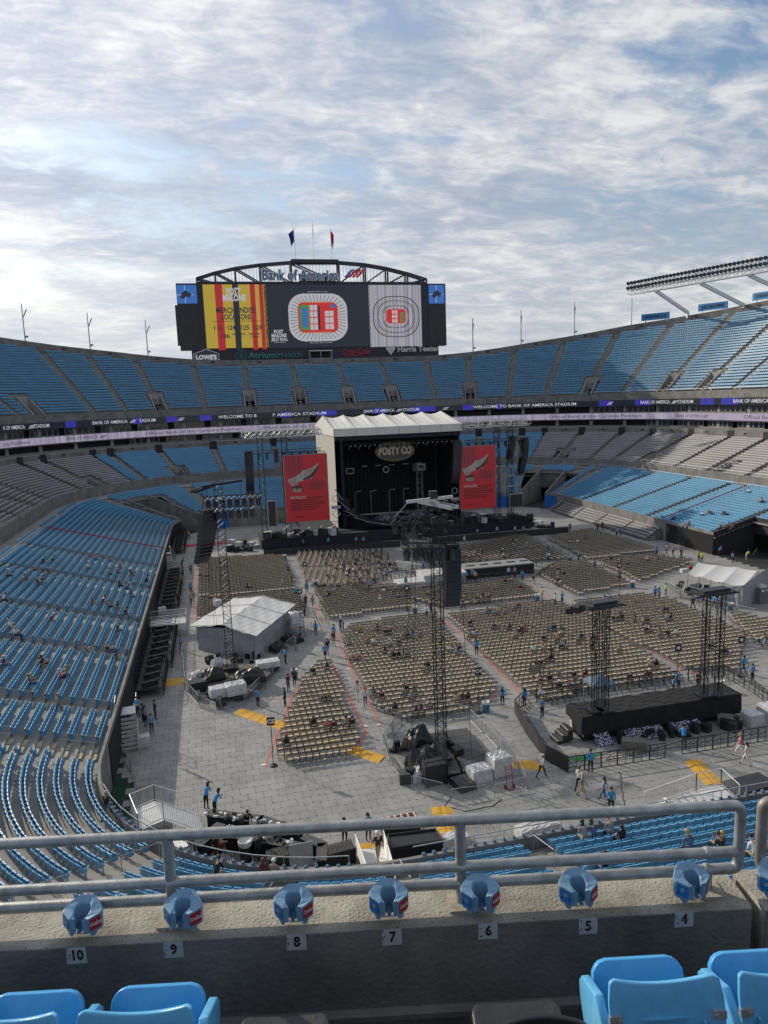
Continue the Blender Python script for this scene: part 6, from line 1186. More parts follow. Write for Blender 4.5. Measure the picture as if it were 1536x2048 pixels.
for k in range(8):
    a, b = gp(1012, 1432, .08).lerp(gp(1078, 1540, .08), k/8), gp(1012, 1432, .08).lerp(gp(1078, 1540, .08), (k+.96)/8); w = Vector((1.1, .1, 0)); m = MB(); m.add([a, b, b+w, a+w], [(0, 1, 2, 3), (3, 2, 1, 0)]); m.build('plank', mat('plank_grey', (.24, .24, .23), .8) if k == 0 else bpy.data.materials['plank_grey'], r)
# ------------------------------------------------------------------ crowd barriers
def barrier_proto():
    r = empty('crowd_barrier', (0, 0, 0)); m = MB(); w, h = 2.3, 1.1
    P = [(-w/2, 0, .15), (-w/2, 0, h-.08), (-w/2+.08, 0, h), (w/2-.08, 0, h), (w/2, 0, h-.08), (w/2, 0, .15), (-w/2, 0, .15)]; m.pipe([Vector(p) for p in P], .021, 5); m.build('frame', M['galv'], r)
    m = MB()
    for k in range(1, 19): x = -w/2+w*k/19; m.tube((x, 0, .15), (x, 0, h), .009, 3, cap=False)
    m.build('bars', M['galv'], r)
    for s_ in (-1, 1): m = MB(); m.tube((s_*.8, -.32, 0), (s_*.8, 0, .15), .018, 4); m.tube((s_*.8, 0, .15), (s_*.8, .32, 0), .018, 4); m.build('foot', M['galv'], r)
    return r
bp = barrier_proto(); used = [False]
for pl, where in (([(362, 1292), (368, 1340), (371, 1385), (400, 1416), (440, 1420)], 'left tower deck, left side'), ([(444, 1420), (490, 1410), (545, 1352), (566, 1318)], 'left tower deck, right side'), ([(573, 1305), (625, 1262)], 'right wall of the left tent'), ([(770, 1490), (780, 1532), (818, 1578)], 'middle tower deck, left side'), ([(770, 1490), (800, 1450), (858, 1422)], 'middle tower deck, rear left side'), ([(822, 1582), (890, 1600)], 'front left of the middle deck'), ([(900, 1612), (975, 1602)], 'front centre of the middle deck'), ([(985, 1604), (1053, 1586)], 'front right of the middle deck'), ([(1053, 1586), (1035, 1545), (1000, 1503), (938, 1443)], 'middle tower deck, right side'), ([(893, 1428), (936, 1440)], 'middle tower deck, rear right side'), ([(1336, 1180), (1368, 1200), (1412, 1206)], 'right tent, left side'), ([(1416, 1210), (1470, 1228), (1512, 1238)], 'right tent, near side'), ([(330, 1262), (345, 1290)], 'left stair platform'), ([(640, 1262), (628, 1232)], 'camera scaffold'), ([(915, 1688), (1010, 1676)], 'pitch wall below the near rail'), ([(330, 1092), (352, 1120)], 'far left entrance')):
    g0 = [gp(x, y, 0) for x, y in pl]; k = 0
    for a, b in zip(g0, g0[1:]):
        n = max(1, round((b-a).length/2.32)); d = (b-a)/n
        for i in range(n):
            c = a+d*(i+.5); k += 1; place(bp, used, (c.x, c.y, .055), math.atan2(d.y, d.x)+random.gauss(0, .03), 'grey steel crowd barrier, %s, %s in line' % (where, ordn(k)), 'steel crowd barriers', 'barrier')
# ------------------------------------------------------------------ bins, signs
def bin_proto(mm, nm):
    r = empty(nm, (0, 0, 0)); m = MB(); m.revolve([(.27, 0), (.29, .3), (.29, .32), (.30, .6), (.305, .82), (.28, .84), (.0, .80)], 12); m.build('drum', M[mm], r, smooth=False); m = MB(); m.revolve([(.30, .70), (.325, .80), (.33, .92), (.30, .95), (.24, .86), (0, .80)], 12); m.build('bag', M['plastic_wrap'], r); return r
M['binblue'] = mat('teal_blue_drum', (.03, .13, .20), .5); bpz = bin_proto('binblue', 'rubbish_bin'); used = [False]
for px, py, lab in ((590, 1358, 'blue rubbish drum with white bag behind the wedge block'), (972, 1425, 'blue rubbish drum by the section sign right of the middle deck'), (1461, 1222, 'blue rubbish drum before the right tent fence'), (1265, 1176, 'blue rubbish drum beside a sign at the right edge chairs'), (1097, 1120, 'blue rubbish drum at the right wall'), (830, 1228, 'blue rubbish drum right of the left runway chairs'), (1074, 1203, 'blue rubbish drum above the centre block near steward'), (570, 1121, 'blue rubbish drum before the stage barricade'), (632, 1174, 'blue rubbish drum left of the stepped runway end'), (1441, 1382, 'blue rubbish drum behind the right end of the mixing platform')):
    g0 = gp(px, py); place(bpz, used, (g0.x, g0.y, .055), random.random()*3, lab, 'blue rubbish drums', 'bin')
bb = bin_proto('plastic_black', 'rubbish_bin'); g0 = gp(493, 1722); place(bb, [False], (g0.x, g0.y, .055), 0, 'tall black bin with white rimmed bag in the bar area', None, 'bin'); bb.scale = (1.25, 1.25, 1.35)
for px, py, ty, tx, lab in ((547, 1533, 1442, 'C5', 'tall black section sign C5 at the left front of the wedge block'), (958, 1427, 1342, 'C4', 'tall black section sign C4 at the right front of the centre left block'), (1354, 1392, 1296, '', 'black section sign behind the mixing platform, left of the right towers'), (1480, 1354, 1280, '', 'black section sign at the right, near the white ramp'), (1238, 1192, 1131, '', 'black section sign beside the drum at the right edge chairs'), (815, 1222, 1176, '', 'black section sign right of the left runway chairs'), (602, 1228, 1183, '', 'black section sign right of the left tent chairs'), (612, 1172, 1128, '', 'black section sign left of the front left chairs'), (1139, 1120, 1082, '', 'black section sign between the far right chair blocks')):
    g0 = gp(px, py); zt_ = ypl(px, ty, g0.y).z; r = empty('section_sign', g0, lab, 'section sign', 'black section signs'); m = MB(); m.revolve([(.30, .05), (.28, .12), (.06, .2), (.03, .3)], 10, g0); m.tube(g0, (g0.x, g0.y, zt_), .03, 6); m.build('stand', M['plastic_black'], r); m = MB(); m.box((g0.x, g0.y, zt_), (.56, .06, .60), -.2); m.build('board', M['plastic_black'], r); m = MB(); dx = Vector((math.cos(-.2), math.sin(-.2), 0))
    if tx: put(m, text_mb(tx, .42, bold=.02), (g0.x-.008, g0.y-.036, zt_), dx, (0, 0, 1))
    else: put(m, rect_vf(-.14, -.12, .14, .14), (g0.x-.008, g0.y-.036, zt_), dx, (0, 0, 1))
    m.build('lettering', M['whitepaint'], r)
# ------------------------------------------------------------------ stairs, platforms and ramps at the stands
def slat_rail(mb, a, b, h=1.1, n=None, r=.022, bars=True, mid=False):
    a, b = Vector(a), Vector(b); up = Vector((0, 0, h)); Ln = (b-a).length; mb.tube(a+up, b+up, r*1.3, 5); mb.tube(a+up*.1, b+up*.1, r, 4); k = n or max(1, int(Ln/.14))
    for i in range(k+1): p = a.lerp(b, i/k); mb.tube(p+up*.1, p+up, r*(.5 if bars else 1), 3, cap=False)
    for p in (a, b): mb.tube(p, p+up, r*1.3, 4)
M['alustep'] = mat('pale_aluminium', (.62, .62, .60), .5, metal=.2, var=.08, scale=2)
def stairs(lab, top, bot, w, z1, n, landing=1.2):
    top, bot = Vector(top), Vector(bot); d = (bot-top); d.z = 0; L_ = d.length; d.normalize(); s_ = Vector((-d.y, d.x, 0)); r = empty('stairs', (bot.x, bot.y, 0), lab, 'stairs', None); rz = math.atan2(d.y, d.x)
    for k in range(n): c = top+d*(landing+(L_-landing)*(k+.5)/n); z = z1*(1-(k+1)/(n+1)); m = MB(); m.box((c.x, c.y, z), ((L_-landing)/n*.92, w, .05), rz); m.box((c.x-d.x*.13, c.y-d.y*.13, z-z1/(n+1)*.45), (.02, w, z1/(n+1)*.8), rz); m.build('tread', M['alustep'], r)
    m = MB(); c = top+d*landing/2; m.box((c.x, c.y, z1), (landing, w, .07), rz); m.build('landing', M['alustep'], r); m = MB()
    for q in (-1, 1):
        a = top+s_*q*w/2; a.z = z1; b = top+d*landing+s_*q*w/2; b.z = z1; c = bot+s_*q*w/2; c.z = .05; slat_rail(m, a, b, bars=False, n=2); slat_rail(m, b, c, bars=False, n=3); m.bar(b-Vector((0, 0, .1)), c, .05, .2)
    m.build('handrail', M['alustep'], r); return r
stairs('white aluminium stairs from the left stand by the staff group', tuple(gp(254, 1414, 2.6).xy)+(0,), tuple(gp(257, 1502, 0.1).xy)+(0,), 1.55, 2.6, 8, 1.5)
stairs('white aluminium stairs further up the left wall, near the red mat', tuple(gp(328, 1106, 2.6).xy)+(0,), tuple(gp(333, 1140, .1).xy)+(0,), 1.9, 2.6, 7)
for px0, py0, px1, py1, w, lab in ((244, 1402, 268, 1345, 2.4, 'nearest black scaffold viewing platform along the left wall'), (268, 1345, 290, 1262, 2.8, 'long black scaffold viewing platform along the left wall'), (296, 1225, 318, 1155, 2.6, 'black scaffold platform left of the far left chairs'), (322, 1112, 345, 1072, 2.2, 'farthest black scaffold platform at the left corner')):
    a, b = gp(px0, py0), gp(px1, py1); a.x = max(a.x, -8.2); r = empty('viewing_platform', a, lab, 'platform', 'black platforms along the left wall'); L_ = b.y-a.y; x0 = -8.2; x1 = x0+w; m = MB(); n = int(L_/1.0)
    m.box(((x0+x1)/2, a.y+L_/2, .75), (w, L_, .08)); m.build('deck', M['greydeck'], r); m = MB(); slat_rail(m, (x1, a.y, .75), (x1, b.y, .75), n=n*3); slat_rail(m, (x0, a.y, .75), (x1, a.y, .75), n=6)
    m.build('railing', M['blackmetal'], r); m = MB()
    for k in range(n+1): y = a.y+L_*k/n; m.box((x1, y, .4), (.07, .07, .75)); m.tube((x0, y, .8), (x0, y, 2.5), .04, 4); m.tube((x0, y, 2.5), (x1, y, 1.8), .03, 4)
    for k in range(0, n, 2): y = a.y+L_*k/n; m.bar((x0+.6, y, 1.2), (x1-.5, y+.6, 1.2), .3, .5)
    m.build('scaffold', M['blackmetal'], r)
r = empty('wheelchair_platform', gp(325, 1290), 'white railed platform beside the left stand opposite the left tent', 'platform'); a, b = gp(302, 1280), gp(340, 1262); m = MB(); m.box((-6.4, (a.y+b.y)/2, 1.5), (4.4, 2.4, .1)); m.build('deck', M['alustep'], r); m = MB(); ym = (a.y+b.y)/2
slat_rail(m, (-8.2, ym-1.2, 1.5), (-4.2, ym-1.2, 1.5)); slat_rail(m, (-4.2, ym-1.2, 1.5), (-4.2, ym+1.2, 1.5)); slat_rail(m, (-8.2, ym+1.2, 1.5), (-4.2, ym+1.2, 1.5))
for x in (-8.1, -6.3, -4.3):
    for y in (-1.1, 1.1): m.tube((x, ym+y, 0), (x, ym+y, 1.5), .05, 4)
m.build('railing', M['alustep'], r)
for k, (px, py, lab) in enumerate(((333, 1300, 'white water bottle box pallet beside the railed left platform'), (287, 1492, 'small white cart at the foot of the near left stairs'), (325, 1228, 'dark and white cart left of the far left tape line'))): wrapped(lab, tuple(gp(px, py)), (1.0, .8, .9), .2, 'greywhite', 'cart', 'cart', None)
# near left ramp with white railings
r = empty('access_ramp', gp(330, 1650), 'white railed access ramp and platform at the near left corner of the floor', 'ramp'); zR2 = 1.9
RP = [gp(265, 1625, 1.2), gp(292, 1690, 1.6), gp(412, 1668, 1.2), gp(455, 1690, .6)]
c1, c2, c3, c4 = gp(262, 1622, 1.5), gp(310, 1602, 1.5), gp(396, 1628, 0.6), gp(410, 1645, 0.0)
d1, d2, d3, d4 = gp(278, 1662, 1.5), gp(328, 1640, 1.5), gp(410, 1668, .6), gp(416, 1690, 0)
m = MB(); m.add([d1, d2, c2, c1], [(0, 1, 2, 3), (3, 2, 1, 0)]); m.add([d2, d3, c3, c2], [(0, 1, 2, 3), (3, 2, 1, 0)]); m.build('deck', M['alustep'], r); m = MB()
slat_rail(m, c1, c2); slat_rail(m, c2, c3); slat_rail(m, d1, d2); slat_rail(m, d2, d3); slat_rail(m, c1, d1)
m.build('railing', M['alustep'], r); m = MB()
for p in (c1, c2, d1, d2, (c2+c3)/2, (d2+d3)/2): m.tube((p.x, p.y, 0), p, .04, 4)
m.build('legs', M['galv'], r); m = MB(); q = gp(345, 1690, .9); m.box((q.x, q.y, .9), (1.5, 1.3, .08), .3); m.box((q.x, q.y, .5), (1.2, 1.0, .7), .3); m.build('pale_cover_box', M['whitepaint'], r)
m = MB(); slat_rail(m, gp(238, 1508), gp(262, 1545), bars=False, n=2); slat_rail(m, gp(262, 1545), gp(280, 1600), bars=False, n=3); tag(m.build('handrail', M['galv'], None, origin=gp(262, 1545)), 'bent grey handrail over the exposed green turf at the left wall', 'handrail')
# bar counters in the near left
r = empty('bar_counter', gp(520, 1660), 'black angled bar counter with bottles and bags at the near left', 'bar counter')
BPTS = [gp(395, 1690, 1.0), gp(440, 1650, 1.0), gp(590, 1660, 1.0), gp(645, 1690, 1.0), gp(640, 1722, 1.0)]; BP2 = [gp(418, 1625, 1.1), gp(520, 1637, 1.1), gp(600, 1662, 1.1)]
def counter(mb, pts, w, h, m0=0, m1=1):
    for a, b in zip(pts, pts[1:]): d = (b-a); c = (a+b)/2; rz = math.atan2(d.y, d.x); L_ = Vector((d.x, d.y)).length; mb.box((c.x, c.y, h/2), (L_, w*.8, h), rz, m0); mb.box((c.x, c.y, h+.03), (L_+.25, w, .05), rz, m1)
m = MB(); counter(m, BP2, .75, 1.05); counter(m, BPTS[:2], .7, 1.0); counter(m, [gp(440, 1665, 1.0), gp(520, 1676, 1.0), gp(590, 1690, 1.0)], .7, .95); counter(m, [gp(610, 1675, 1.0), gp(645, 1690, 1.0), gp(643, 1720, 1.0)], .6, 1.0); m.build('counter', [M['blackcloth'], M['greydeck']], r)
m = MB(); random.seed(9)
for k in range(70):
    f = random.random(); p = BP2[0].lerp(BP2[2], f) if k % 3 else gp(440, 1668, 1.0).lerp(gp(590, 1690, 1.0), f); m.box((p.x+random.uniform(-.3, .3), p.y+random.uniform(-.3, .3), 1.12+random.uniform(0, .12)), (random.uniform(.06, .3), random.uniform(.06, .2), random.uniform(.1, .35)), random.uniform(0, 3), random.choice((0, 1, 2, 1)))
m.build('bottles_and_bags', [M['whitepaint'], M['plastic_black'], M['plastic_wrap']], r)
for k, (px, py, lab) in enumerate(((430, 1742, 'black refrigerated counter lid beside the near railing, left one'), (570, 1722, 'ribbed black fridge top in the bar area'), (672, 1716, 'second ribbed black fridge top, right in the bar area'))):
    g0 = gp(px, py-20, 1.0); q = empty('drinks_fridge', (g0.x, g0.y, 0), lab, 'fridge', 'black fridges in the bar area', rz=.12); m = MB(); m.box((0, 0, .48), (2.1, .8, .95)); o = m.build('cabinet', M['case'], None); o.parent = q
    for i in range(14): m = MB(); m.box((-.98+i*.15, 0, 1.0), (.10, .8, .07), rx=.1); o = m.build('rib', M['greydeck'], None); o.parent = q
m = MB()
for k in range(60): g0 = gp(random.uniform(452, 492), random.uniform(1680, 1702), 0); m.tube((g0.x, g0.y, .75), (g0.x, g0.y, random.uniform(.95, 1.05)), .045, 5)
m.box(tuple(gp(472, 1692)+Vector((0, 0, .7))), (2.0, .9, .06), .1); tag(m.build('bottle_table', M['plastic_wrap'], None, origin=gp(472, 1692)), 'table crowded with clear bottles beside the black bin', 'table')
m = MB(); g0 = gp(600, 1700, 1.2); m.box((g0.x, g0.y-.6, 1.3), (1.3, .05, 1.4), .05); tag(m.build('folding_screen', M['greymetal'], None, origin=g0), 'plain grey metal gate standing at the near pitch wall', 'gate')
# white ramp over the near wall with side panels, dark trough table right of it
r = empty('access_ramp', gp(740, 1700), 'white ramp with solid side panels crossing the near pitch wall', 'ramp'); a, b, c, d = gp(712, 1700, .5), gp(742, 1790, 2.9), gp(792, 1780, 2.9), gp(768, 1693, .5); m = MB(); m.add([a, b, c, d], [(3, 2, 1, 0), (0, 1, 2, 3)]); m.build('deck', M['alustep'], r); m = MB(); up1 = Vector((0, 0, 1.0))
for p, q in ((a, b), (d, c)): m.add([p, q, q+up1, p+up1], [(0, 1, 2, 3), (3, 2, 1, 0)]); m.tube(p+up1, q+up1, .03, 5)
m.build('side_panel', M['whitepaint'], r); m = MB(); q = [gp(x, y, .07) for x, y in ((716, 1688), (750, 1684), (762, 1700), (722, 1706))]; m.add(q, [(3, 2, 1, 0)]); m.build('yellow_plate', M['rampyellow'], r)
r = empty('trough_table', gp(835, 1690), 'long dark trough shaped counter beside the white ramp', 'counter'); q = [gp(775, 1672, 1.0), gp(872, 1660, 1.0), gp(888, 1682, 1.0), gp(784, 1698, 1.0)]; m = MB(); m.prism([(p.x, p.y) for p in q], .85, 1.0); m.build('top', M['case'], r); m = MB(); m.prism([(p.x*.98+.02*q[0].x, p.y) for p in q], 0.05, .85); m.build('body', M['blackcloth'], r)
m = MB()
for i in range(4): m.tube(q[i]+Vector((0, 0, .06)), q[(i+1) % 4]+Vector((0, 0, .06)), .06, 5)
m.build('rim', M['plastic_black'], r); wrapped('white wrapped goods on the long counter by the near wall', tuple(gp(880, 1698)), (3.4, .8, .7), .1, 'plastic_wrap', 'covered_goods', 'covered goods', None); wrapped('pale wrapped stack at the wall right of the middle post', tuple(gp(1075, 1672)), (2.6, .9, .8), .1, 'greywhite', 'covered_goods', 'covered goods', None)
r = empty('football_table', gp(800, 1668), 'red rods of a table football game behind the dark trough counter', 'game table'); m = MB(); g0 = gp(800, 1668)
for k in range(5): m.tube((g0.x-1.1, g0.y-.35+k*.18, .95), (g0.x+1.1, g0.y-.35+k*.18+.1, .95), .03, 4, m=0); [m.box((g0.x-1+j*.4, g0.y-.35+k*.18, .95), (.09, .09, .14), 0, 1) for j in range(6)]
m.build('rods', [M['truss_red'], M['whitepaint']], r); m = MB(); m.box((g0.x, g0.y, .6), (2.3, 1.1, .5)); m.build('table', M['case'], r)
# right foreground stairs
r = empty('access_stairs', gp(1400, 1580), 'white aluminium stairs and railed landing at the near right of the floor', 'stairs'); L0, L1, L2, L3 = gp(1392, 1580, 1.6), gp(1442, 1570, 1.6), gp(1478, 1604, 1.6), gp(1425, 1616, 1.6); F0_, F1_ = gp(1288, 1616, .05), gp(1318, 1640, .05)
m = MB(); m.add([L3, L2, L1, L0], [(0, 1, 2, 3), (3, 2, 1, 0)]); m.build('landing', M['alustep'], r)
for k in range(8): f = (k+.5)/8; p, q = L0.lerp(F0_, f), L3.lerp(F1_, f); c = (p+q)/2; d = q-p; m = MB(); m.box(c, ((F0_-L0).length/9, (q-p).length*.95, .05), math.atan2(d.y, d.x)-PI/2); m.build('tread', M['alustep'], r)
m = MB(); slat_rail(m, L0, L1); slat_rail(m, L1, L2); slat_rail(m, L0, F0_); slat_rail(m, L3, F1_); m.build('railing', M['alustep'], r)
m = MB(); m.box(tuple(gp(1500, 1578, .5)), (3.0, 1.6, .9), .1); tag(m.build('black_platform', M['case'], None, origin=gp(1500, 1578)), 'low black box platform right of the white stairs at the photo edge', 'platform')
# cup holders rail along the near pitch wall, handrails in the aisles
r = empty('wall_rail', (20, 31.7, 3.4), 'thin grey handrail along the near pitch wall with small blue cup holders', 'railing'); m = MB(); seg_t = [t for t in np.arange(tA((68, 31.8)), tA((-9, 40)), 1.6) if abs(FA.at(t)[0].x-7.6) > 2.2]; m2 = MB()
for t in seg_t:
    p, nn = FA.at(t); q, n2_ = FA.at(t+1.6); m.tube((p.x, p.y, 4.15), (q.x, q.y, 4.15), .03, 4); m.tube((p.x, p.y, 3.5), (p.x, p.y, 4.15), .025, 4)
    for f in (0, .53, 1.06): a_, _ = FA.at(t+f); m2.box((a_.x, a_.y, 3.68), (.17, .17, .10), taper=.7)
m.build('rail', M['galv'], r); m2.build('cup_holders', mat('faded_cup_holder', (.07, .17, .28), .5), r)
r = empty('wall_rail', (-10.5, 80, 3.4), 'thin mesh handrail along the top of the left pitch wall', 'railing'); m = MB(); m2 = MB()
for t in np.arange(tA((-9, 40)), tA((-8.4, 140)), 1.5): (p, nn), (q, _) = FA.at(t), FA.at(t+1.5); m.tube((p.x, p.y, 4.05), (q.x, q.y, 4.05), .03, 4); m.tube((p.x, p.y, 3.5), (p.x, p.y, 4.05), .02, 3); [m2.box((FA.at(t+f)[0].x, FA.at(t+f)[0].y, 3.72), (.2, .2, .14), taper=.7) for f in (0, .5, 1.0)]
m.build('rail', M['galv'], r); m2.build('cup_holders', M['greymetal'], r)
def hoop(t, k0, k1, side=.0, lab='', mm='galv', path=FA, z0=AZ, dep=AD, ris=AR, red=False):
    p, nn = path.at(t); tt = Vector((nn.y, -nn.x)); a = p+nn*k0*dep+tt*side; b = p+nn*k1*dep+tt*side; A3, B3_ = Vector((a.x, a.y, z0+k0*ris)), Vector((b.x, b.y, z0+k1*ris)); m = MB(); up_ = Vector((0, 0, .95)); m.tube(A3, A3+up_, .025, 5); m.tube(B3_, B3_+up_, .025, 5); m.tube(A3+up_, B3_+up_, .025, 5)
    if red: m.bar(A3+up_*.95, B3_+up_*.95, .05, .16)
    return m.build('rail', M['redmat'] if red else M[mm], HR_)
HR_ = empty('aisle_handrails', (0, 0, 0), 'thin steel handrail hoops in the aisles of the lower deck', 'handrails')
for t in LAn:
    for k0 in (0.5, 6.5, 12.5): hoop(t, k0, k0+2.6)
HR_ = empty('taped_handrail', (0, 0, 0), 'red taped rope down an aisle of the left lower deck', 'rope rail'); hoop(tA((-8.4, 118.3)), 0, 19.5, red=True)
HR_ = empty('taped_handrail', (0, 0, 0), 'red taped rope down an aisle of the right lower deck', 'rope rail'); hoop(tA((75.5, 109.6)), 0, 19.5, red=True)
# grey temporary seats in front of the right lower deck, bench seats on the walkway
tg = []
for k in range(5):
    for y in np.arange(109.5, 146, .56):
        x = 74.9-(4-k)*.62
        if (y % 9) < .8: continue
        tg.append((x, y, .05+k*.36, -PI/2))
m = MB()
for k in range(5): m.box((74.9-(4-k)*.62, 127.5, (.05+k*.36)/2), (.60, 37, .05+k*.36))
tag(m.build('temporary_stand', M['concrete_dk'], None, origin=(73, 127, 0)), 'low stepped base of the temporary grey seats at the right wall', 'stand'); o = tile_instances(lowp, [(a[0], a[1], a[2]-.1, a[3]) for a in tg], 'temporary_seats', [M['seatgrey'], M['pangrey']]); tag(o, 'rows of beige grey temporary seats in front of the right lower deck', 'temporary seats', kind='stuff')
wk = []
for t in np.arange(20, FA.len*.62, .56):
    if (t % 14) < 3.2 or cutA(t, 0, 1): continue
    p, nn = FA.at(t); q = p+nn*(AN*AD+.9); wk.append((q.x, q.y, at_, math.atan2(nn.y, nn.x)-PI/2))
o = tile_instances(lowp, wk, 'walkway_seats', [M['seatblue'], M['panblue']]); tag(o, 'single raised row of blue seats along the walkway above the lower deck', 'stadium seats', kind='stuff')
m = MB()
for t in np.arange(10, FA.len*.66, 1.8): (p, nn), (q, n2_) = FA.at(t), FA.at(t+1.8); a, b = p+nn*(AN*AD+.1), q+n2_*(AN*AD+.1); m.tube((a.x, a.y, at_+.9), (b.x, b.y, at_+.9), .035, 3, cap=False); m.tube((a.x, a.y, at_-.1), (a.x, a.y, at_+.9), .025, 3, cap=False)
for t in np.arange(50, 430, 1.8): (p, nn), (q, n2_) = FB.at(t), FB.at(t+1.8); m.tube((p.x, p.y, BZ+1.35), (q.x, q.y, BZ+1.35), .035, 3, cap=False); m.tube((p.x, p.y, BZ+.7), (p.x, p.y, BZ+1.35), .03, 3, cap=False)
for t in np.arange(TU0, TU1, 1.8): (p, nn), (q, n2_) = FC.at(t), FC.at(t+1.8); m.tube((p.x, p.y, 25.9), (q.x, q.y, 25.9), .035, 3, cap=False); m.tube((p.x, p.y, 25.3), (p.x, p.y, 25.9), .03, 3, cap=False)
m.build('front_railing', M['greymetal'], stand)
for t in np.arange(122, 352, 9.0):
    if near(t, UV, 2): continue
    p, nn = FC.at(t)

# loose cables and paper on the floor
random.seed(31)
for lab, pts in (('black cable looping in front of the middle fence', [(905, 1590), (890, 1612), (930, 1622), (985, 1612), (1003, 1598)]), ('black cable across the middle tower deck', [(905, 1512), (930, 1530), (952, 1542)]), ('thin black cable running over the floor below the right barricade', [(1240, 1545), (1243, 1580), (1250, 1612), (1252, 1640)]), ('black cables on the brown left deck', [(440, 1380), (458, 1362), (470, 1358), (480, 1372)]), ('bundle of cables left of the middle tower deck', [(790, 1468), (784, 1500), (800, 1540), (812, 1560)]), ('black cable inside the barricade in front of the mixing platform', [(1190, 1512), (1230, 1502), (1300, 1500), (1370, 1480), (1440, 1470)]), ('second cable inside the barricade in front of the mixing platform', [(1210, 1520), (1260, 1512), (1330, 1497), (1400, 1490)])):
    zz = .62 if 'deck' in lab and 'left of' not in lab else .07; q = [gp(x, y, zz) for x, y in pts]; m = MB()
    fine_ = []
    for a, b in zip(q, q[1:]):
        for k in range(4): fine_.append(a.lerp(b, k/4)+Vector((random.uniform(-.05, .05), random.uniform(-.05, .05), 0)))
    m.pipe(fine_+[q[-1]], .02, 4); tag(m.build('cable', M['plastic_black'], None, origin=q[0]), lab, 'cable', 'loose black cables')
for px, py, lab in ((527, 1529, 'white paper marker at the lower left tape end'), (650, 1517, 'white paper marker before the front row of the wedge block'), (731, 1452, 'white paper marker right of the wedge block corner'), (757, 1449, 'white paper marker at the end of the centre left tape'), (697, 1337, 'white paper marker on the aisle tape above the wedge'), (675, 1340, 'white paper marker near the tip of the wedge block'), (836, 1200, 'white paper marker by the runway aisle tape')):
    p = gp(px, py, .066); m = MB(); m.add([p+Vector((-.16, -.11, 0)), p+Vector((.16, -.09, 0)), p+Vector((.15, .12, 0)), p+Vector((-.17, .10, 0))], [(0, 1, 2, 3)]); tag(m.build('paper_marker', M['whitepaint'], None, origin=p), lab, 'paper', 'white paper markers on the floor')
# ------------------------------------------------------------------ people
def body(joints, bones, tags):
    me = bpy.data.meshes.new('b'); names = list(joints); me.from_pydata([joints[n][0] for n in names], [(names.index(a), names.index(b)) for a, b in bones], []); o = bpy.data.objects.new('b', me); COL.objects.link(o)
    o.modifiers.new('skin', 'SKIN'); sv = me.skin_vertices[0].data
    for i, n in enumerate(names): r = joints[n][1]; sv[i].radius = (r, r) if isinstance(r, float) else r; sv[i].use_root = (n == 'pelvis')
    s = o.modifiers.new('s', 'SUBSURF'); s.levels = 1; s.render_levels = 1
    ev = o.evaluated_get(bpy.context.evaluated_depsgraph_get()); out_ = bpy.data.meshes.new_from_object(ev); bpy.data.objects.remove(o)
    sg_ = [(Vector(joints[a][0]), Vector(joints[b][0]), t) for (a, b), t in zip(bones, tags)]
    out_.materials.clear(); [out_.materials.append(None) for _ in range(4)]
    for p in out_.polygons:
        c = p.center; best = None
        for a, b, t in sg_:
            ab = b-a; f = max(0, min(1, (c-a).dot(ab)/max(1e-9, ab.length_squared))); d = (c-(a+ab*f)).length
            if best is None or d < best[0]: best = (d, t)
        p.material_index = best[1]; p.use_smooth = True
    return out_
def stand_pose(arm=0, walk=0.0, lean=0.0):
    L = lambda s: 1 if s == 'l' else -1
    J = {'pelvis': ((0, 0, .95), (.16, .12)), 'waist': ((0, .01+lean*.1, 1.12), (.145, .11)), 'chest': ((0, .01+lean*.3, 1.32), (.17, .12)), 'neck': ((0, .01+lean*.4, 1.49), .055), 'head': ((0, .03+lean*.45, 1.58), .085), 'top': ((0, .03+lean*.45, 1.68), .085)}
    B, T = [('pelvis', 'waist'), ('waist', 'chest'), ('chest', 'neck'), ('neck', 'head'), ('head', 'top')], [1, 1, 0, 0, 0]
    for s, q in (('l', -1), ('r', 1)):
        J['sh'+s] = ((q*.18, .0+lean*.35, 1.42), .062); st_ = q*walk
        if arm == 0: el, ha = (q*.24, -.03-st_*.12, 1.14), (q*.25, .08-st_*.22, .90)
        elif arm == 1: el, ha = (q*.36, -.08, 1.20), (q*.20, .05, 1.02)
        elif arm == 2: el, ha = (q*.24, .06, 1.16), (q*.07, .26, 1.16)
        else: el, ha = ((q*.24, .10, 1.18), (q*.14, .30, 1.34)) if q > 0 else ((q*.24, -.03, 1.14), (q*.25, .08, .9))
        el = (el[0], el[1]+lean*.3, el[2]); ha = (ha[0], ha[1]+lean*.35, ha[2]); J['el'+s] = (el, .045); J['ha'+s] = (ha, .034); fx = Vector(ha)-Vector(el); fx.normalize(); J['fi'+s] = (tuple(Vector(ha)+fx*.13), .022)
        J['hi'+s] = ((q*.10, 0, .88), .095); J['kn'+s] = ((q*.11, .04+st_*.16, .50), .062); J['an'+s] = ((q*.12, -.02+st_*.32-(.08 if st_ < 0 else 0), .10+(.06 if st_ < 0 else 0)), .042); J['to'+s] = ((q*.13, .15+st_*.32, .045), .035)
        B += [('chest', 'sh'+s), ('sh'+s, 'el'+s), ('el'+s, 'ha'+s), ('ha'+s, 'fi'+s), ('pelvis', 'hi'+s), ('hi'+s, 'kn'+s), ('kn'+s, 'an'+s), ('an'+s, 'to'+s)]; T += [1, 1, 0, 0, 2, 2, 2, 3]
    return J, B, T
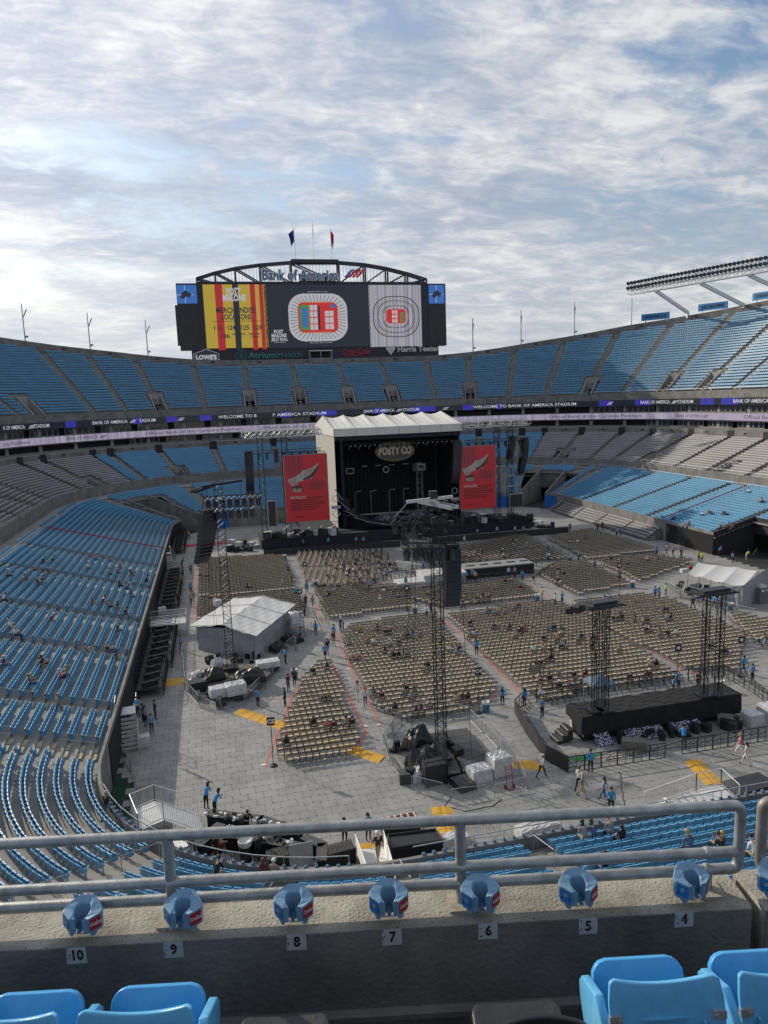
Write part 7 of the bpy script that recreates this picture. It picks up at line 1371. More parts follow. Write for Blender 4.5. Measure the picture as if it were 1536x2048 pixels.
def sit_pose(lean=0.0, arm=0):
    J = {'pelvis': ((0, 0, .56), (.17, .13)), 'waist': ((0, .02+lean*.1, .73), (.15, .11)), 'chest': ((0, .02+lean*.35, .92), (.17, .12)), 'neck': ((0, .03+lean*.5, 1.09), .055), 'head': ((0, .06+lean*.55, 1.18), .085), 'top': ((0, .06+lean*.55, 1.28), .085)}
    B, T = [('pelvis', 'waist'), ('waist', 'chest'), ('chest', 'neck'), ('neck', 'head'), ('head', 'top')], [1, 1, 0, 0, 0]
    for s, q in (('l', -1), ('r', 1)):
        J['sh'+s] = ((q*.18, .02+lean*.4, 1.02), .062); J['el'+s] = ((q*.25, .08+lean*.3, .76), .045); J['ha'+s] = ((q*.14, .32, .70 if arm == 0 else .88), .034); J['fi'+s] = ((q*.08, .42, .70 if arm == 0 else .93), .022)
        J['hi'+s] = ((q*.10, .05, .54), .10); J['kn'+s] = ((q*.14, .46, .52), .065); J['an'+s] = ((q*.13, .46, .10), .045); J['to'+s] = ((q*.14, .62, .04), .035)
        B += [('chest', 'sh'+s), ('sh'+s, 'el'+s), ('el'+s, 'ha'+s), ('ha'+s, 'fi'+s), ('pelvis', 'hi'+s), ('hi'+s, 'kn'+s), ('kn'+s, 'an'+s), ('an'+s, 'to'+s)]; T += [1, 1, 0, 0, 2, 2, 2, 3]
    return J, B, T
POSE = {'standing': body(*stand_pose(0)), 'hips': body(*stand_pose(1)), 'folded': body(*stand_pose(2)), 'phone': body(*stand_pose(3)), 'walking': body(*stand_pose(0, 1.0)), 'leaning': body(*stand_pose(2, 0, .9)), 'seated': body(*sit_pose(0)), 'slumped': body(*sit_pose(.6)), 'reclined': body(*sit_pose(-.35, 1))}
def hairmesh(kind):
    m = MB()
    if kind == 'short': m.ball((0, -.015, .02), .105, sc=(1, 1.08, 1.0), n=8, k=5)
    elif kind == 'long': m.ball((0, -.02, .01), .11, sc=(1.05, 1.1, 1.05), n=8, k=5); m.ball((0, -.10, -.16), .10, sc=(1.1, .6, 1.9), n=8, k=5)
    else: m.revolve([(.0, .12), (.08, .10), (.115, .03), (.115, .0), (.0, .0)], 8); m.box((0, .14, .01), (.15, .14, .015))
    o = m.build('hair' if kind != 'cap' else 'cap', [M['plastic_black']], None, smooth=True); me = o.data; bpy.data.objects.remove(o); return me
HM = {k: hairmesh(k) for k in ('short', 'long', 'cap')}
def pm_(n, c): return mat('cloth_'+n, c, .85)
PC = {'bright blue': (.035, .27, .56), 'navy': (.018, .025, .085), 'black': (.013, .013, .015), 'white': (.62, .62, .60), 'grey': (.20, .20, .20), 'maroon': (.14, .015, .03), 'pink': (.55, .16, .24), 'tan': (.38, .30, .20), 'teal': (.02, .22, .24), 'lime green': (.45, .62, .05), 'denim': (.06, .10, .19), 'light blue': (.25, .42, .58), 'red': (.45, .03, .03), 'khaki': (.25, .21, .14), 'royal blue': (.03, .06, .42)}
PMAT = {k: pm_(k.replace(' ', '_'), c) for k, c in PC.items()}; SK = [mat('skin_light', (.46, .27, .19), .55), mat('skin_tan', (.32, .17, .11), .55), mat('skin_dark', (.10, .05, .033), .55)]; HC = {'black': mat('black_hair', (.01, .009, .008), .5), 'brown': mat('brown_hair', (.05, .028, .016), .5), 'blond': mat('blond_hair', (.35, .24, .10), .5)}
PEOPLE = []
def person(loc, rz, pose, top, bottom, hair='short', hcol='black', skin=0, where='', z=0.0, side=''):
    PEOPLE.append(dict(loc=loc, rz=rz, pose=pose, top=top, bottom=bottom, hair=hair, hcol=hcol, skin=skin, where=where))
def flush_people():
    PEOPLE.sort(key=lambda p: math.hypot(p['loc'][0], p['loc'][1])); rest = PEOPLE[292:]; del PEOPLE[292:]
    V_, F_, I_, mats = [], [], [], list(SK)+list(PMAT.values())+list(HC.values())
    for p in rest:
        sit = p['pose'] in ('seated', 'slumped', 'reclined'); c, s_ = math.cos(p['rz']), math.sin(p['rz']); x, y, z = p['loc']; lean = {'leaning': .4, 'slumped': .33, 'reclined': -.19}.get(p['pose'], 0); hz = (1.66, .03) if not sit else (1.26, .06)
        for me, off, ms in ((POSE[p['pose']], (0, 0, 0), [SK[p['skin']], PMAT[p['top']], PMAT[p['bottom']], PMAT['black']]), (HM[p['hair']], (0, hz[1]+lean, hz[0]), [PMAT[p['hcol']] if p['hair'] == 'cap' else HC[p['hcol']]])):
            k = len(V_); V_ += [(x+(v.co.x+off[0])*c-(v.co.y+off[1])*s_, y+(v.co.x+off[0])*s_+(v.co.y+off[1])*c, z+v.co.z+off[2]) for v in me.vertices]; F_ += [tuple(i+k for i in q.vertices) for q in me.polygons]; I_ += [mats.index(ms[q.material_index]) for q in me.polygons]
    me = bpy.data.meshes.new('crowd'); me.from_pydata(V_, [], F_); [me.materials.append(m) for m in mats]; me.polygons.foreach_set('material_index', I_); me.polygons.foreach_set('use_smooth', [True]*len(F_)); o = bpy.data.objects.new('crowd', me); COL.objects.link(o); tag(o, 'distant small figures seated and standing around the stage and far chair blocks', 'crowd', kind='stuff')
    grp = {}
    for p in PEOPLE: grp.setdefault((p['where'], p['top'], p['pose'] in ('seated', 'slumped', 'reclined')), []).append(p)
    for (w, top, sit), lst in grp.items():
        lst.sort(key=lambda p: math.atan2(p['loc'][0], p['loc'][1]))
        for i, p in enumerate(lst):
            me = POSE[p['pose']]; o = bpy.data.objects.new('person', me); COL.objects.link(o); o.location = p['loc']; o.rotation_euler = (0, 0, p['rz']); s_ = random.uniform(.96, 1.04); o.scale = (s_, s_, s_)
            for k, m in enumerate((SK[p['skin']], PMAT[top], PMAT[p['bottom']], PMAT['black'])): o.material_slots[k].link = 'OBJECT'; o.material_slots[k].material = m
            hz = (1.66, .0, .03) if not sit else (1.26, 0, .06); lean = {'leaning': .4, 'slumped': .33, 'reclined': -.19}.get(p['pose'], 0)
            h = bpy.data.objects.new('cap' if p['hair'] == 'cap' else 'hair', HM[p['hair']]); COL.objects.link(h); h.parent = o; h.location = (0, hz[2]+lean, hz[0]); h.material_slots[0].link = 'OBJECT'; h.material_slots[0].material = PMAT[p['hcol']] if p['hair'] == 'cap' else HC[p['hcol']]
            word = 'seated' if sit else {'hips': 'standing hands on hips', 'folded': 'standing', 'phone': 'standing', 'standing': 'standing', 'walking': 'walking', 'leaning': 'leaning'}[p['pose']]
            lab = '%s top, %s %s' % (top, word, w); 
            if len(lst) > 1: lab += ', %s of these from left' % ordn(i+1)
            tag(o, lab, 'person', 'people seated' if sit else 'people standing or walking')
random.seed(11)
# px, py of the feet, heading (0 = facing the stage), pose, top, bottom, hair, hair colour, skin, where
ST = [(953, 1311, .4, 'hips', 'bright blue', 'black', 'short', 'black', 2, 'in the aisle left of the centre chair block'), (1005, 1412, .6, 'hips', 'bright blue', 'black', 'long', 'black', 2, 'in the aisle right of the blue drum'), (1049, 1415, -.3, 'standing', 'bright blue', 'black', 'long', 'black', 2, 'at the left corner of the black barricade'), (1084, 1436, 2.8, 'folded', 'bright blue', 'black', 'short', 'blond', 0, 'inside the left gate of the black barricade'), (516, 1413, .9, 'hips', 'bright blue', 'black', 'short', 'black', 1, 'right of the left deck fence'), (571, 1413, -1.2, 'standing', 'navy', 'black', 'short', 'black', 2, 'left of the wedge block'), (577, 1385, 2.4, 'folded', 'black', 'denim', 'short', 'black', 1, 'behind the officer left of the wedge block'), (589, 1372, 2.6, 'standing', 'black', 'black', 'long', 'black', 1, 'beside the blue drum behind the wedge'), (362, 1301, 1.0, 'standing', 'bright blue', 'black', 'short', 'black', 2, 'left of the left tent'), (311, 1439, 1.3, 'phone', 'navy', 'navy', 'short', 'brown', 0, 'right in the staff group at the near left stairs'), (287, 1445, -1.4, 'standing', 'navy', 'navy', 'short', 'black', 1, 'left in the staff group at the near left stairs'), (293, 1453, -1.0, 'folded', 'grey', 'black', 'cap', 'black', 1, 'in the staff group at the near left stairs'), (304, 1467, 2.6, 'folded', 'bright blue', 'black', 'short', 'brown', 0, 'in front of the staff group at the near left stairs'), (632, 1272, .5, 'standing', 'bright blue', 'black', 'short', 'black', 2, 'left of the camera scaffold barrier'), (656, 1309, 2.9, 'walking', 'black', 'grey', 'cap', 'black', 0, 'in the aisle above the wedge block'), (651, 1320, 2.9, 'walking', 'bright blue', 'black', 'short', 'brown', 0, 'just above the tip of the wedge block'), (681, 1263, 1.2, 'folded', 'black', 'navy', 'cap', 'white', 0, 'at the top left corner of the centre left block'), (687, 1261, -1.2, 'folded', 'light blue', 'navy', 'short', 'brown', 0, 'beside the top left corner of the centre left block'), (667, 1292, 2.8, 'standing', 'black', 'tan', 'long', 'blond', 0, 'in the aisle left of the centre left block'), (668, 1280, 2.6, 'standing', 'bright blue', 'black', 'cap', 'black', 0, 'behind a blond woman in the left aisle'), (716, 1400, 2.9, 'walking', 'white', 'white', 'long', 'black', 1, 'with dark hair in the aisle right of the wedge'), (731, 1414, .1, 'walking', 'white', 'denim', 'short', 'brown', 0, 'and jeans in the aisle right of the wedge'), (413, 1620, .5, 'leaning', 'bright blue', 'black', 'long', 'black', 1, 'at the white ramp by the bar, rear one'), (430, 1632, 1.0, 'leaning', 'bright blue', 'black', 'long', 'black', 1, 'leaning on the bar counter at near left'), (690, 1688, 3.0, 'folded', 'bright blue', 'black', 'cap', 'black', 0, 'on the floor left of the white near ramp'), (737, 1680, 3.0, 'folded', 'bright blue', 'black', 'cap', 'black', 0, 'at the top of the white near ramp'), (1368, 1498, .3, 'leaning', 'bright blue', 'black', 'short', 'black', 1, 'in the gap of the front black barricade'), (1181, 1546, .1, 'folded', 'bright blue', 'black', 'short', 'black', 1, 'behind the front barricade near the green strip'), (1083, 1556, 1.2, 'walking', 'white', 'black', 'cap', 'white', 0, 'and dark shorts left of the barricade corner'), (1158, 1582, .9, 'walking', 'white', 'black', 'short', 'brown', 0, 'beside a man in a straw hat near the barricade'), (1164, 1596, 2.2, 'walking', 'grey', 'tan', 'cap', 'tan', 0, 'and straw hat near the right barricade'), (1208, 1605, -.8, 'walking', 'light blue', 'denim', 'long', 'brown', 0, 'in a dress walking below the right barricade'), (1222, 1628, .4, 'standing', 'bright blue', 'black', 'short', 'brown', 0, 'partly hidden by the near top rail'), (1479, 1514, -1.0, 'walking', 'pink', 'white', 'long', 'blond', 0, 'and white shorts right of the front barricade'), (1492, 1531, -.8, 'walking', 'white', 'white', 'long', 'brown', 0, 'and shorts at the right of the front barricade'), (1357, 1378, 2.9, 'hips', 'bright blue', 'black', 'short', 'blond', 0, 'behind the mixing platform between the towers'), (1346, 1388, 2.0, 'standing', 'bright blue', 'navy', 'long', 'black', 2, 'behind the mixing platform fence'), (1395, 1378, 2.9, 'folded', 'black', 'black', 'short', 'brown', 0, 'left of the right towers'), (1487, 1348, 2.8, 'walking', 'bright blue', 'navy', 'short', 'black', 2, 'at the white right ramp'), (1504, 1366, 2.9, 'folded', 'bright blue', 'black', 'short', 'brown', 1, 'in shorts right of the last sign'), (383, 1211, 2.9, 'walking', 'tan', 'black', 'cap', 'tan', 0, 'left of the left tent chairs'), (388, 1206, 2.9, 'walking', 'grey', 'grey', 'short', 'brown', 0, 'at the left tape line'), (382, 1188, 2.9, 'standing', 'bright blue', 'black', 'short', 'black', 2, 'at the left tape line'), (357, 1208, 3.0, 'standing', 'black', 'black', 'short', 'brown', 0, 'alone between left platforms and tape line'), (365, 1172, 2.9, 'standing', 'grey', 'khaki', 'cap', 'grey', 0, 'below the red mat'), (356, 1178, 2.9, 'walking', 'black', 'tan', 'short', 'black', 1, 'below the red mat'), (351, 1174, 2.7, 'walking', 'maroon', 'black', 'long', 'black', 1, 'below the red mat'), (382, 1149, 2.9, 'folded', 'navy', 'navy', 'short', 'black', 0, 'left of the far left chairs'), (364, 1136, 2.2, 'leaning', 'navy', 'black', 'short', 'black', 1, 'above the red mat'), (402, 1112, 1.0, 'leaning', 'black', 'black', 'short', 'black', 1, 'under the left speaker array'), (404, 1122, 2.9, 'standing', 'bright blue', 'black', 'short', 'black', 2, 'under the left speaker array'), (373, 1072, 3.0, 'standing', 'black', 'black', 'short', 'brown', 0, 'at the far left tunnel mouth'), (378, 1078, 3.0, 'standing', 'tan', 'black', 'short', 'brown', 0, 'at the far left tunnel mouth'), (577, 1151, 2.9, 'folded', 'navy', 'navy', 'short', 'black', 0, 'right of the far left chairs'), (584, 1172, -1.2, 'phone', 'navy', 'black', 'short', 'brown', 0, 'right of the far left chairs'), (567, 1180, 1.2, 'standing', 'khaki', 'khaki', 'short', 'brown', 0, 'right of the far left chairs'), (592, 1198, .2, 'standing', 'bright blue', 'black', 'short', 'brown', 0, 'at the tape by the left tent chairs'), (614, 1186, .1, 'standing', 'bright blue', 'black', 'short', 'black', 1, 'beside the drum by the left runway chairs'), (612, 1214, 2.9, 'walking', 'black', 'black', 'short', 'brown', 0, 'in the aisle right of the left tent chairs'), (626, 1217, 2.9, 'walking', 'grey', 'tan', 'long', 'brown', 0, 'in the aisle right of the left tent chairs'), (609, 1232, 2.0, 'standing', 'navy', 'black', 'short', 'black', 1, 'on the camera scaffold side'), (592, 1300, -1.2, 'standing', 'teal', 'grey', 'short', 'black', 1, 'by the barrier right of the left tent'), (601, 1282, -1.2, 'standing', 'teal', 'black', 'long', 'black', 1, 'by the barrier right of the left tent'), (571, 1328, 1.4, 'standing', 'bright blue', 'black', 'short', 'black', 2, 'outside the fence of the left deck'), (1239, 1165, 2.9, 'folded', 'navy', 'navy', 'short', 'black', 0, 'between second right and right edge blocks'), (1189, 1142, 2.9, 'folded', 'navy', 'navy', 'short', 'brown', 0, 'beside the white box on the right aisle'), (1157, 1128, -.4, 'folded', 'navy', 'navy', 'short', 'blond', 0, 'in the far right aisle'), (1142, 1126, 1.8, 'standing', 'bright blue', 'black', 'short', 'brown', 0, 'in the far right aisle'), (1124, 1210, 2.9, 'folded', 'bright blue', 'black', 'short', 'brown', 0, 'at the top of the long tape line'), (1110, 1214, 1.6, 'standing', 'light blue', 'black', 'short', 'brown', 0, 'at the top of the long tape line'), (1084, 1201, 1.9, 'folded', 'lime green', 'grey', 'short', 'brown', 0, 'beside the drum above the centre block'), (824, 1232, -1.3, 'walking', 'lime green', 'tan', 'short', 'brown', 0, 'at the table right of the left runway chairs') , (926, 1222, 1.2, 'walking', 'navy', 'navy', 'short', 'black', 1, 'in the cross aisle above the centre block'), (1310, 1200, .2, 'standing', 'bright blue', 'black', 'short', 'brown', 0, 'before the right tent'), (1318, 1201, 2.6, 'standing', 'bright blue', 'black', 'long', 'black', 1, 'before the right tent'), (1331, 1192, 2.0, 'standing', 'lime green', 'black', 'short', 'black', 2, 'left of the right tent fence'), (1385, 1220, 1.0, 'walking', 'black', 'black', 'short', 'black', 1, 'at the near fence of the right tent'), (1395, 1216, 1.0, 'walking', 'bright blue', 'grey', 'short', 'brown', 0, 'at the near fence of the right tent'), (1428, 1218, 1.0, 'walking', 'bright blue', 'black', 'short', 'brown', 0, 'behind the right towers'), (1438, 1166, 2.0, 'standing', 'teal', 'black', 'short', 'brown', 0, 'behind the right tent roof'), (1313, 1113, 2.9, 'standing', 'bright blue', 'black', 'short', 'black', 2, 'at the right wall fence'), (1333, 1109, 1.9, 'standing', 'grey', 'black', 'short', 'brown', 0, 'at the right wall fence'), (1346, 1111, -1.9, 'standing', 'grey', 'black', 'short', 'black', 1, 'at the right wall fence'), (1362, 1117, 2.9, 'standing', 'black', 'black', 'short', 'black', 1, 'at the right wall fence'), (1397, 1123, 2.9, 'folded', 'lime green', 'black', 'short', 'black', 1, 'before the dark right tunnel'), (1403, 1126, 1.2, 'standing', 'lime green', 'black', 'short', 'black', 1, 'before the dark right tunnel'), (1437, 1113, 2.0, 'leaning', 'bright blue', 'black', 'short', 'black', 2, 'inside the dark right tunnel mouth'), (1465, 1126, 2.9, 'standing', 'light blue', 'black', 'short', 'black', 2, 'inside the dark right tunnel mouth'), (1492, 1122, 1.9, 'leaning', 'lime green', 'tan', 'short', 'black', 2, 'inside the dark right tunnel mouth'), (1507, 1120, 1.9, 'leaning', 'black', 'black', 'short', 'black', 2, 'inside the dark right tunnel mouth'), (1233, 1074, 2.9, 'standing', 'bright blue', 'black', 'short', 'brown', 0, 'by the temporary seats'), (1241, 1073, 2.9, 'standing', 'bright blue', 'black', 'short', 'brown', 1, 'by the temporary seats'), (1205, 1061, 2.9, 'standing', 'black', 'black', 'short', 'black', 1, 'by the temporary seats'), (1195, 1064, 2.9, 'standing', 'black', 'black', 'short', 'black', 1, 'by the temporary seats'), (1140, 1063, 2.9, 'standing', 'black', 'black', 'short', 'blond', 0, 'at the right end of the stage barricade'), (1084, 1025, 1.2, 'standing', 'black', 'grey', 'short', 'black', 1, 'by the far right blue wall'), (1092, 1025, -1.2, 'standing', 'black', 'denim', 'short', 'black', 1, 'by the far right blue wall'), (606, 1096, 2.9, 'leaning', 'bright blue', 'black', 'short', 'black', 1, 'behind the left stage barricade'), (657, 1093, 2.9, 'standing', 'bright blue', 'black', 'short', 'brown', 0, 'behind the left stage barricade'), (713, 1091, 2.9, 'standing', 'bright blue', 'black', 'short', 'black', 0, 'behind the left stage barricade'), (727, 1091, 2.9, 'standing', 'bright blue', 'black', 'short', 'brown', 0, 'behind the left stage barricade'), (929, 1090, 2.9, 'standing', 'white', 'grey', 'short', 'blond', 0, 'behind the right stage barricade'), (953, 1074, 2.9, 'leaning', 'light blue', 'black', 'short', 'brown', 0, 'behind the right stage barricade'), (994, 1070, 2.9, 'standing', 'light blue', 'black', 'short', 'brown', 0, 'behind the right stage barricade'), (1030, 1069, 2.9, 'standing', 'light blue', 'black', 'short', 'black', 0, 'behind the right stage barricade'), (1047, 1069, 2.9, 'standing', 'light blue', 'black', 'short', 'brown', 0, 'behind the right stage barricade'), (739, 1182, 2.9, 'hips', 'bright blue', 'black', 'short', 'brown', 0, 'left of the stepped runway end'), (773, 1160, 2.9, 'standing', 'bright blue', 'black', 'short', 'blond', 0, 'behind the stepped runway end'), (812, 1178, -.3, 'standing', 'teal', 'black', 'long', 'black', 1, 'before the stepped runway end'), (825, 1148, 2.9, 'standing', 'bright blue', 'black', 'short', 'brown', 0, 'behind the stepped runway end'), (847, 1141, 2.9, 'standing', 'bright blue', 'black', 'short', 'brown', 0, 'behind the stepped runway end'), (934, 1165, .2, 'standing', 'bright blue', 'black', 'short', 'black', 2, 'before the cross platform'), (945, 1160, 2.9, 'standing', 'bright blue', 'black', 'short', 'blond', 0, 'before the cross platform'), (951, 1165, .2, 'standing', 'tan', 'black', 'short', 'brown', 0, 'before the cross platform'), (1018, 1157, .2, 'standing', 'light blue', 'black', 'short', 'brown', 0, 'before the right end of the cross platform'), (1030, 1157, .2, 'standing', 'grey', 'black', 'short', 'brown', 0, 'before the right end of the cross platform'), (1045, 1164, .2, 'standing', 'bright blue', 'black', 'short', 'black', 2, 'before the right end of the cross platform'), (1067, 1172, 1.0, 'walking', 'black', 'tan', 'short', 'black', 1, 'right of the right runway chairs'), (861, 1228, 1.2, 'standing', 'navy', 'navy', 'short', 'black', 1, 'left of the middle tower lattice'), (853, 1238, 1.2, 'standing', 'light blue', 'black', 'short', 'black', 1, 'left of the middle tower lattice'), (436, 1726, .2, 'standing', 'black', 'maroon', 'long', 'brown', 0, 'in the bar area'), (446, 1730, .5, 'standing', 'maroon', 'black', 'long', 'blond', 0, 'in the bar area'), (521, 1722, -.5, 'standing', 'black', 'black', 'short', 'black', 2, 'in the bar area'), (494, 1668, 2.9, 'leaning', 'black', 'black', 'short', 'black', 1, 'behind the bar counter')]
for px, py, hd, pose, top, bot, hair, hc, sk_, where in ST: g0 = gp(px, py, .055); person((g0.x, g0.y, .055), -hd, pose, top, bot, hair, hc, sk_, where)
g0 = gp(277, 1436, 2.63); person((g0.x, g0.y, 2.64), 2.5, 'folded', 'bright blue', 'black', 'short', 'brown', 0, 'on the landing of the near left white stairs'); g0 = gp(757, 1712, 1.5); person((g0.x, g0.y, 1.15), .1, 'walking', 'black', 'khaki', 'cap', 'white', 0, 'and white cap walking down the white near ramp')
# seated on the floor chairs: torso positions
tops = ['white', 'black', 'black', 'grey', 'navy', 'maroon', 'tan', 'white', 'light blue', 'black', 'grey', 'denim', 'black', 'khaki', 'tan', 'pink', 'navy', 'white', 'grey', 'black']
def seat_at(px, py, where, near_chair=True, top=None):
    g0 = gp(px, py, .85); best = min(CH, key=lambda a: (a[0]-g0.x)**2+(a[1]-g0.y)**2); key = (round(best[0], 1), round(best[1], 1))
    if key in SEATED: return
    SEATED.append(key); c, s_ = math.cos(best[3]), math.sin(best[3]); person((best[0]-c*0+s_*.02, best[1]-.02, .0), best[3]+random.gauss(0, .15), random.choice(('seated', 'seated', 'slumped', 'reclined')), top or random.choice(tops), random.choice(('denim', 'black', 'khaki', 'navy')), random.choice(('short', 'long', 'long', 'cap', 'short')) , 'black', random.choice((0, 0, 1, 2)), where)
    p = PEOPLE[-1]; p['hcol'] = random.choice(('black', 'brown', 'blond')) if p['hair'] != 'cap' else random.choice(('white', 'black', 'navy'))
GROUPS = [((640, 1200, 5.12), 'in the centre left chair block', [(395, 300), (580, 280), (605, 275), (660, 335), (695, 325), (840, 355), (900, 350), (945, 340), (1020, 350), (250, 440), (310, 420), (485, 420), (540, 415), (715, 435), (775, 425), (680, 500), (735, 555), (775, 550), (825, 545), (870, 540), (345, 580), (395, 570), (1340, 490), (1390, 480), (1415, 510), (1075, 700), (1125, 680), (545, 960), (600, 960), (850, 930), (925, 920), (975, 920), (860, 880), (900, 880), (955, 1000), (1100, 1050), (1055, 1090), (975, 1100), (650, 1160), (730, 1140), (1380, 1000), (1435, 1000), (1495, 990)]),
 ((900, 1180, 5.12), 'in the centre chair block', [(365, 210), (400, 200), (460, 240), (505, 235), (580, 225), (650, 175), (695, 160), (180, 330), (435, 360), (480, 355), (200, 450), (250, 440), (635, 385), (700, 385), (770, 380), (670, 450), (720, 435), (990, 380), (1050, 375), (1130, 430), (1160, 420), (1125, 480), (1080, 505), (995, 500), (865, 595), (945, 590), (1130, 570), (1185, 560), (1020, 620), (1040, 680), (990, 690), (1300, 510), (1375, 480), (1430, 490), (1440, 575), (800, 790), (845, 790), (890, 770), (940, 765), (1040, 900), (1100, 830), (1340, 850), (1270, 860), (900, 880), (945, 930), (1235, 980), (1290, 985), (1360, 985), (945, 1050), (1130, 970)]),
 ((1200, 1180, 4.571), 'in the centre right chair block', [(50, 80), (90, 75), (125, 250), (155, 250), (215, 250), (290, 255), (335, 265), (410, 280), (450, 275), (590, 185), (620, 180), (620, 250), (650, 250), (395, 355), (440, 355), (525, 395), (580, 385), (645, 390), (720, 385), (190, 540), (1020, 500), (1120, 570), (1165, 555), (470, 680), (520, 670), (405, 760), (450, 755), (285, 780), (1345, 450), (1415, 450), (1440, 445)]),
 ((500, 1300, 2.648), 'in the wedge chair block', [(395, 85), (420, 85), (320, 115), (395, 240), (425, 235), (340, 395), (400, 395), (430, 385), (460, 400), (520, 395), (558, 390), (190, 485)]),
 ((760, 960, 4.8), 'in the runway chair blocks', [(35, 1070), (105, 1070), (150, 1055), (200, 1130), (235, 1120), (435, 1040), (1095, 1045), (1130, 1040), (1335, 1040), (1395, 1035), (810, 1130), (880, 1135), (930, 1130), (970, 1130), (1010, 1125), (1060, 1130), (1190, 970), (1220, 970), (1250, 965), (460, 1100), (870, 1145), (1000, 1110)]),
 ((360, 940, 3.491), 'in the far left chair blocks', [(140, 740), (180, 740), (200, 690), (245, 695), (460, 820), (490, 820), (200, 900), (230, 905)]),
 ((360, 940, 3.491), 'behind the left runway chairs', [(970, 815), (1010, 815), (1040, 810), (1075, 835), (1100, 810), (1170, 800), (1215, 800), (1010, 880), (1040, 875), (1400, 880), (1410, 900)]),
 ((1000, 960, 2.866), 'in the far right chair blocks', [(440, 350), (490, 335), (570, 315), (615, 460), (640, 455), (690, 460), (740, 420), (830, 450), (855, 460), (895, 455), (935, 430), (735, 480), (300, 500), (330, 510), (405, 510), (240, 580), (290, 590), (325, 570), (350, 545), (380, 540)])]
for (ox, oy, sc_), where, lst in GROUPS:
    for x, y in lst: seat_at(ox+x/sc_, oy+y/sc_, where)
random.seed(4)
for k in range(34): seat_at(random.gauss(705, 45), random.gauss(1132, 16), 'in the front left chair block')
for k in range(26): seat_at(random.gauss(985, 40), random.gauss(1100, 12), 'in the front right chair block')
# seated in the stands
PA_ = np.array([(*FA.at(t)[0], t) for t in np.arange(0, FA.len, .5)])
def deck_hit(px, py, path, z0, ris, dep, h=.8):
    d = sight(px, py)
    for t in np.arange(25, 260, .2):
        x, y, z = d.x*t, d.y*t, EYE+d.z*t
        if z > z0+ris*AN+h+.3: continue
        i = int(np.argmin((PA_[:, 0]-x)**2+(PA_[:, 1]-y)**2)); p, n = FA.at(PA_[i, 2]); off = (Vector((x, y))-p).dot(n)
        if 0 < off < AN*AD and z <= z0+ris*off/dep+h:
            k = int(off/dep); q = p+n*(k*dep+.36); return (q.x, q.y, z0+k*ris+.06), math.atan2(n.y, n.x)-PI/2+PI
    return None, None
path_rect = (-10.5, 75.5, 31.7, 157.0, 14.0)
for (ox, oy, sc_), where, lst in (((0, 900, 2.954), 'in the left lower deck', [(230, 650), (285, 645), (185, 690), (130, 750), (145, 765), (210, 775), (240, 770), (265, 715), (520, 620), (545, 632), (640, 645), (710, 680), (525, 685), (630, 720), (680, 710), (755, 725), (685, 785), (760, 815), (750, 850), (535, 890), (575, 875), (610, 890), (630, 905), (710, 920), (710, 955), (870, 765), (20, 725), (300, 1000), (30, 1030), (60, 1070), (665, 1045), (20, 870), (440, 1160), (490, 1165), (655, 1170)]), ((0, 1280, 2.954), 'low in the left lower deck', [(655, 60), (715, 95), (260, 140), (245, 125), (350, 200), (335, 190), (205, 240), (190, 235), (10, 120)]), ((1000, 960, 2.866), 'in the right lower deck', [(1170, 190), (1190, 190), (1205, 192), (1285, 185), (1298, 185), (1065, 255), (1090, 255), (1080, 258), (1275, 260), (1300, 265), (1315, 260), (1330, 265), (1345, 258), (1290, 275), (1495, 115), (1510, 118), (1420, 62), (1005, 215)]), ((0, 0, 1), 'in the near lower deck below the railing', [(435, 1742), (523, 1744), (547, 1740), (1172, 1675), (1203, 1668), (1219, 1658), (1243, 1664), (1212, 1727), (1399, 1696), (1436, 1692), (1443, 1684), (1500, 1702), (1345, 1622)])):
    for x, y in lst:
        l_, rz = deck_hit(ox+x/sc_, oy+y/sc_, FA, AZ, AR, AD)
        if l_: person(l_, rz, random.choice(('seated', 'slumped', 'reclined')), random.choice(tops), random.choice(('denim', 'black', 'khaki')), random.choice(('short', 'long', 'cap')), 'black', random.choice((0, 0, 1, 2)), where); p = PEOPLE[-1]; p['hcol'] = random.choice(('black', 'brown', 'blond')) if p['hair'] != 'cap' else random.choice(('white', 'black'))
for (x, y), w_ in (((305/2.954, 1280+430/2.954), 'in the left lower deck aisle, bare armed'), ((607/2.954, 1280+1060/2.954), 'in the near left deck aisle with straw hat')):
    l_, rz = deck_hit(x, y, FA, AZ, AR, AD, .1)
    if l_: person(l_, rz+.6, 'walking', 'black' if 'straw' in w_ else 'grey', 'denim', 'cap', 'tan', 1, w_)
flush_people(); print('people', len(PEOPLE))
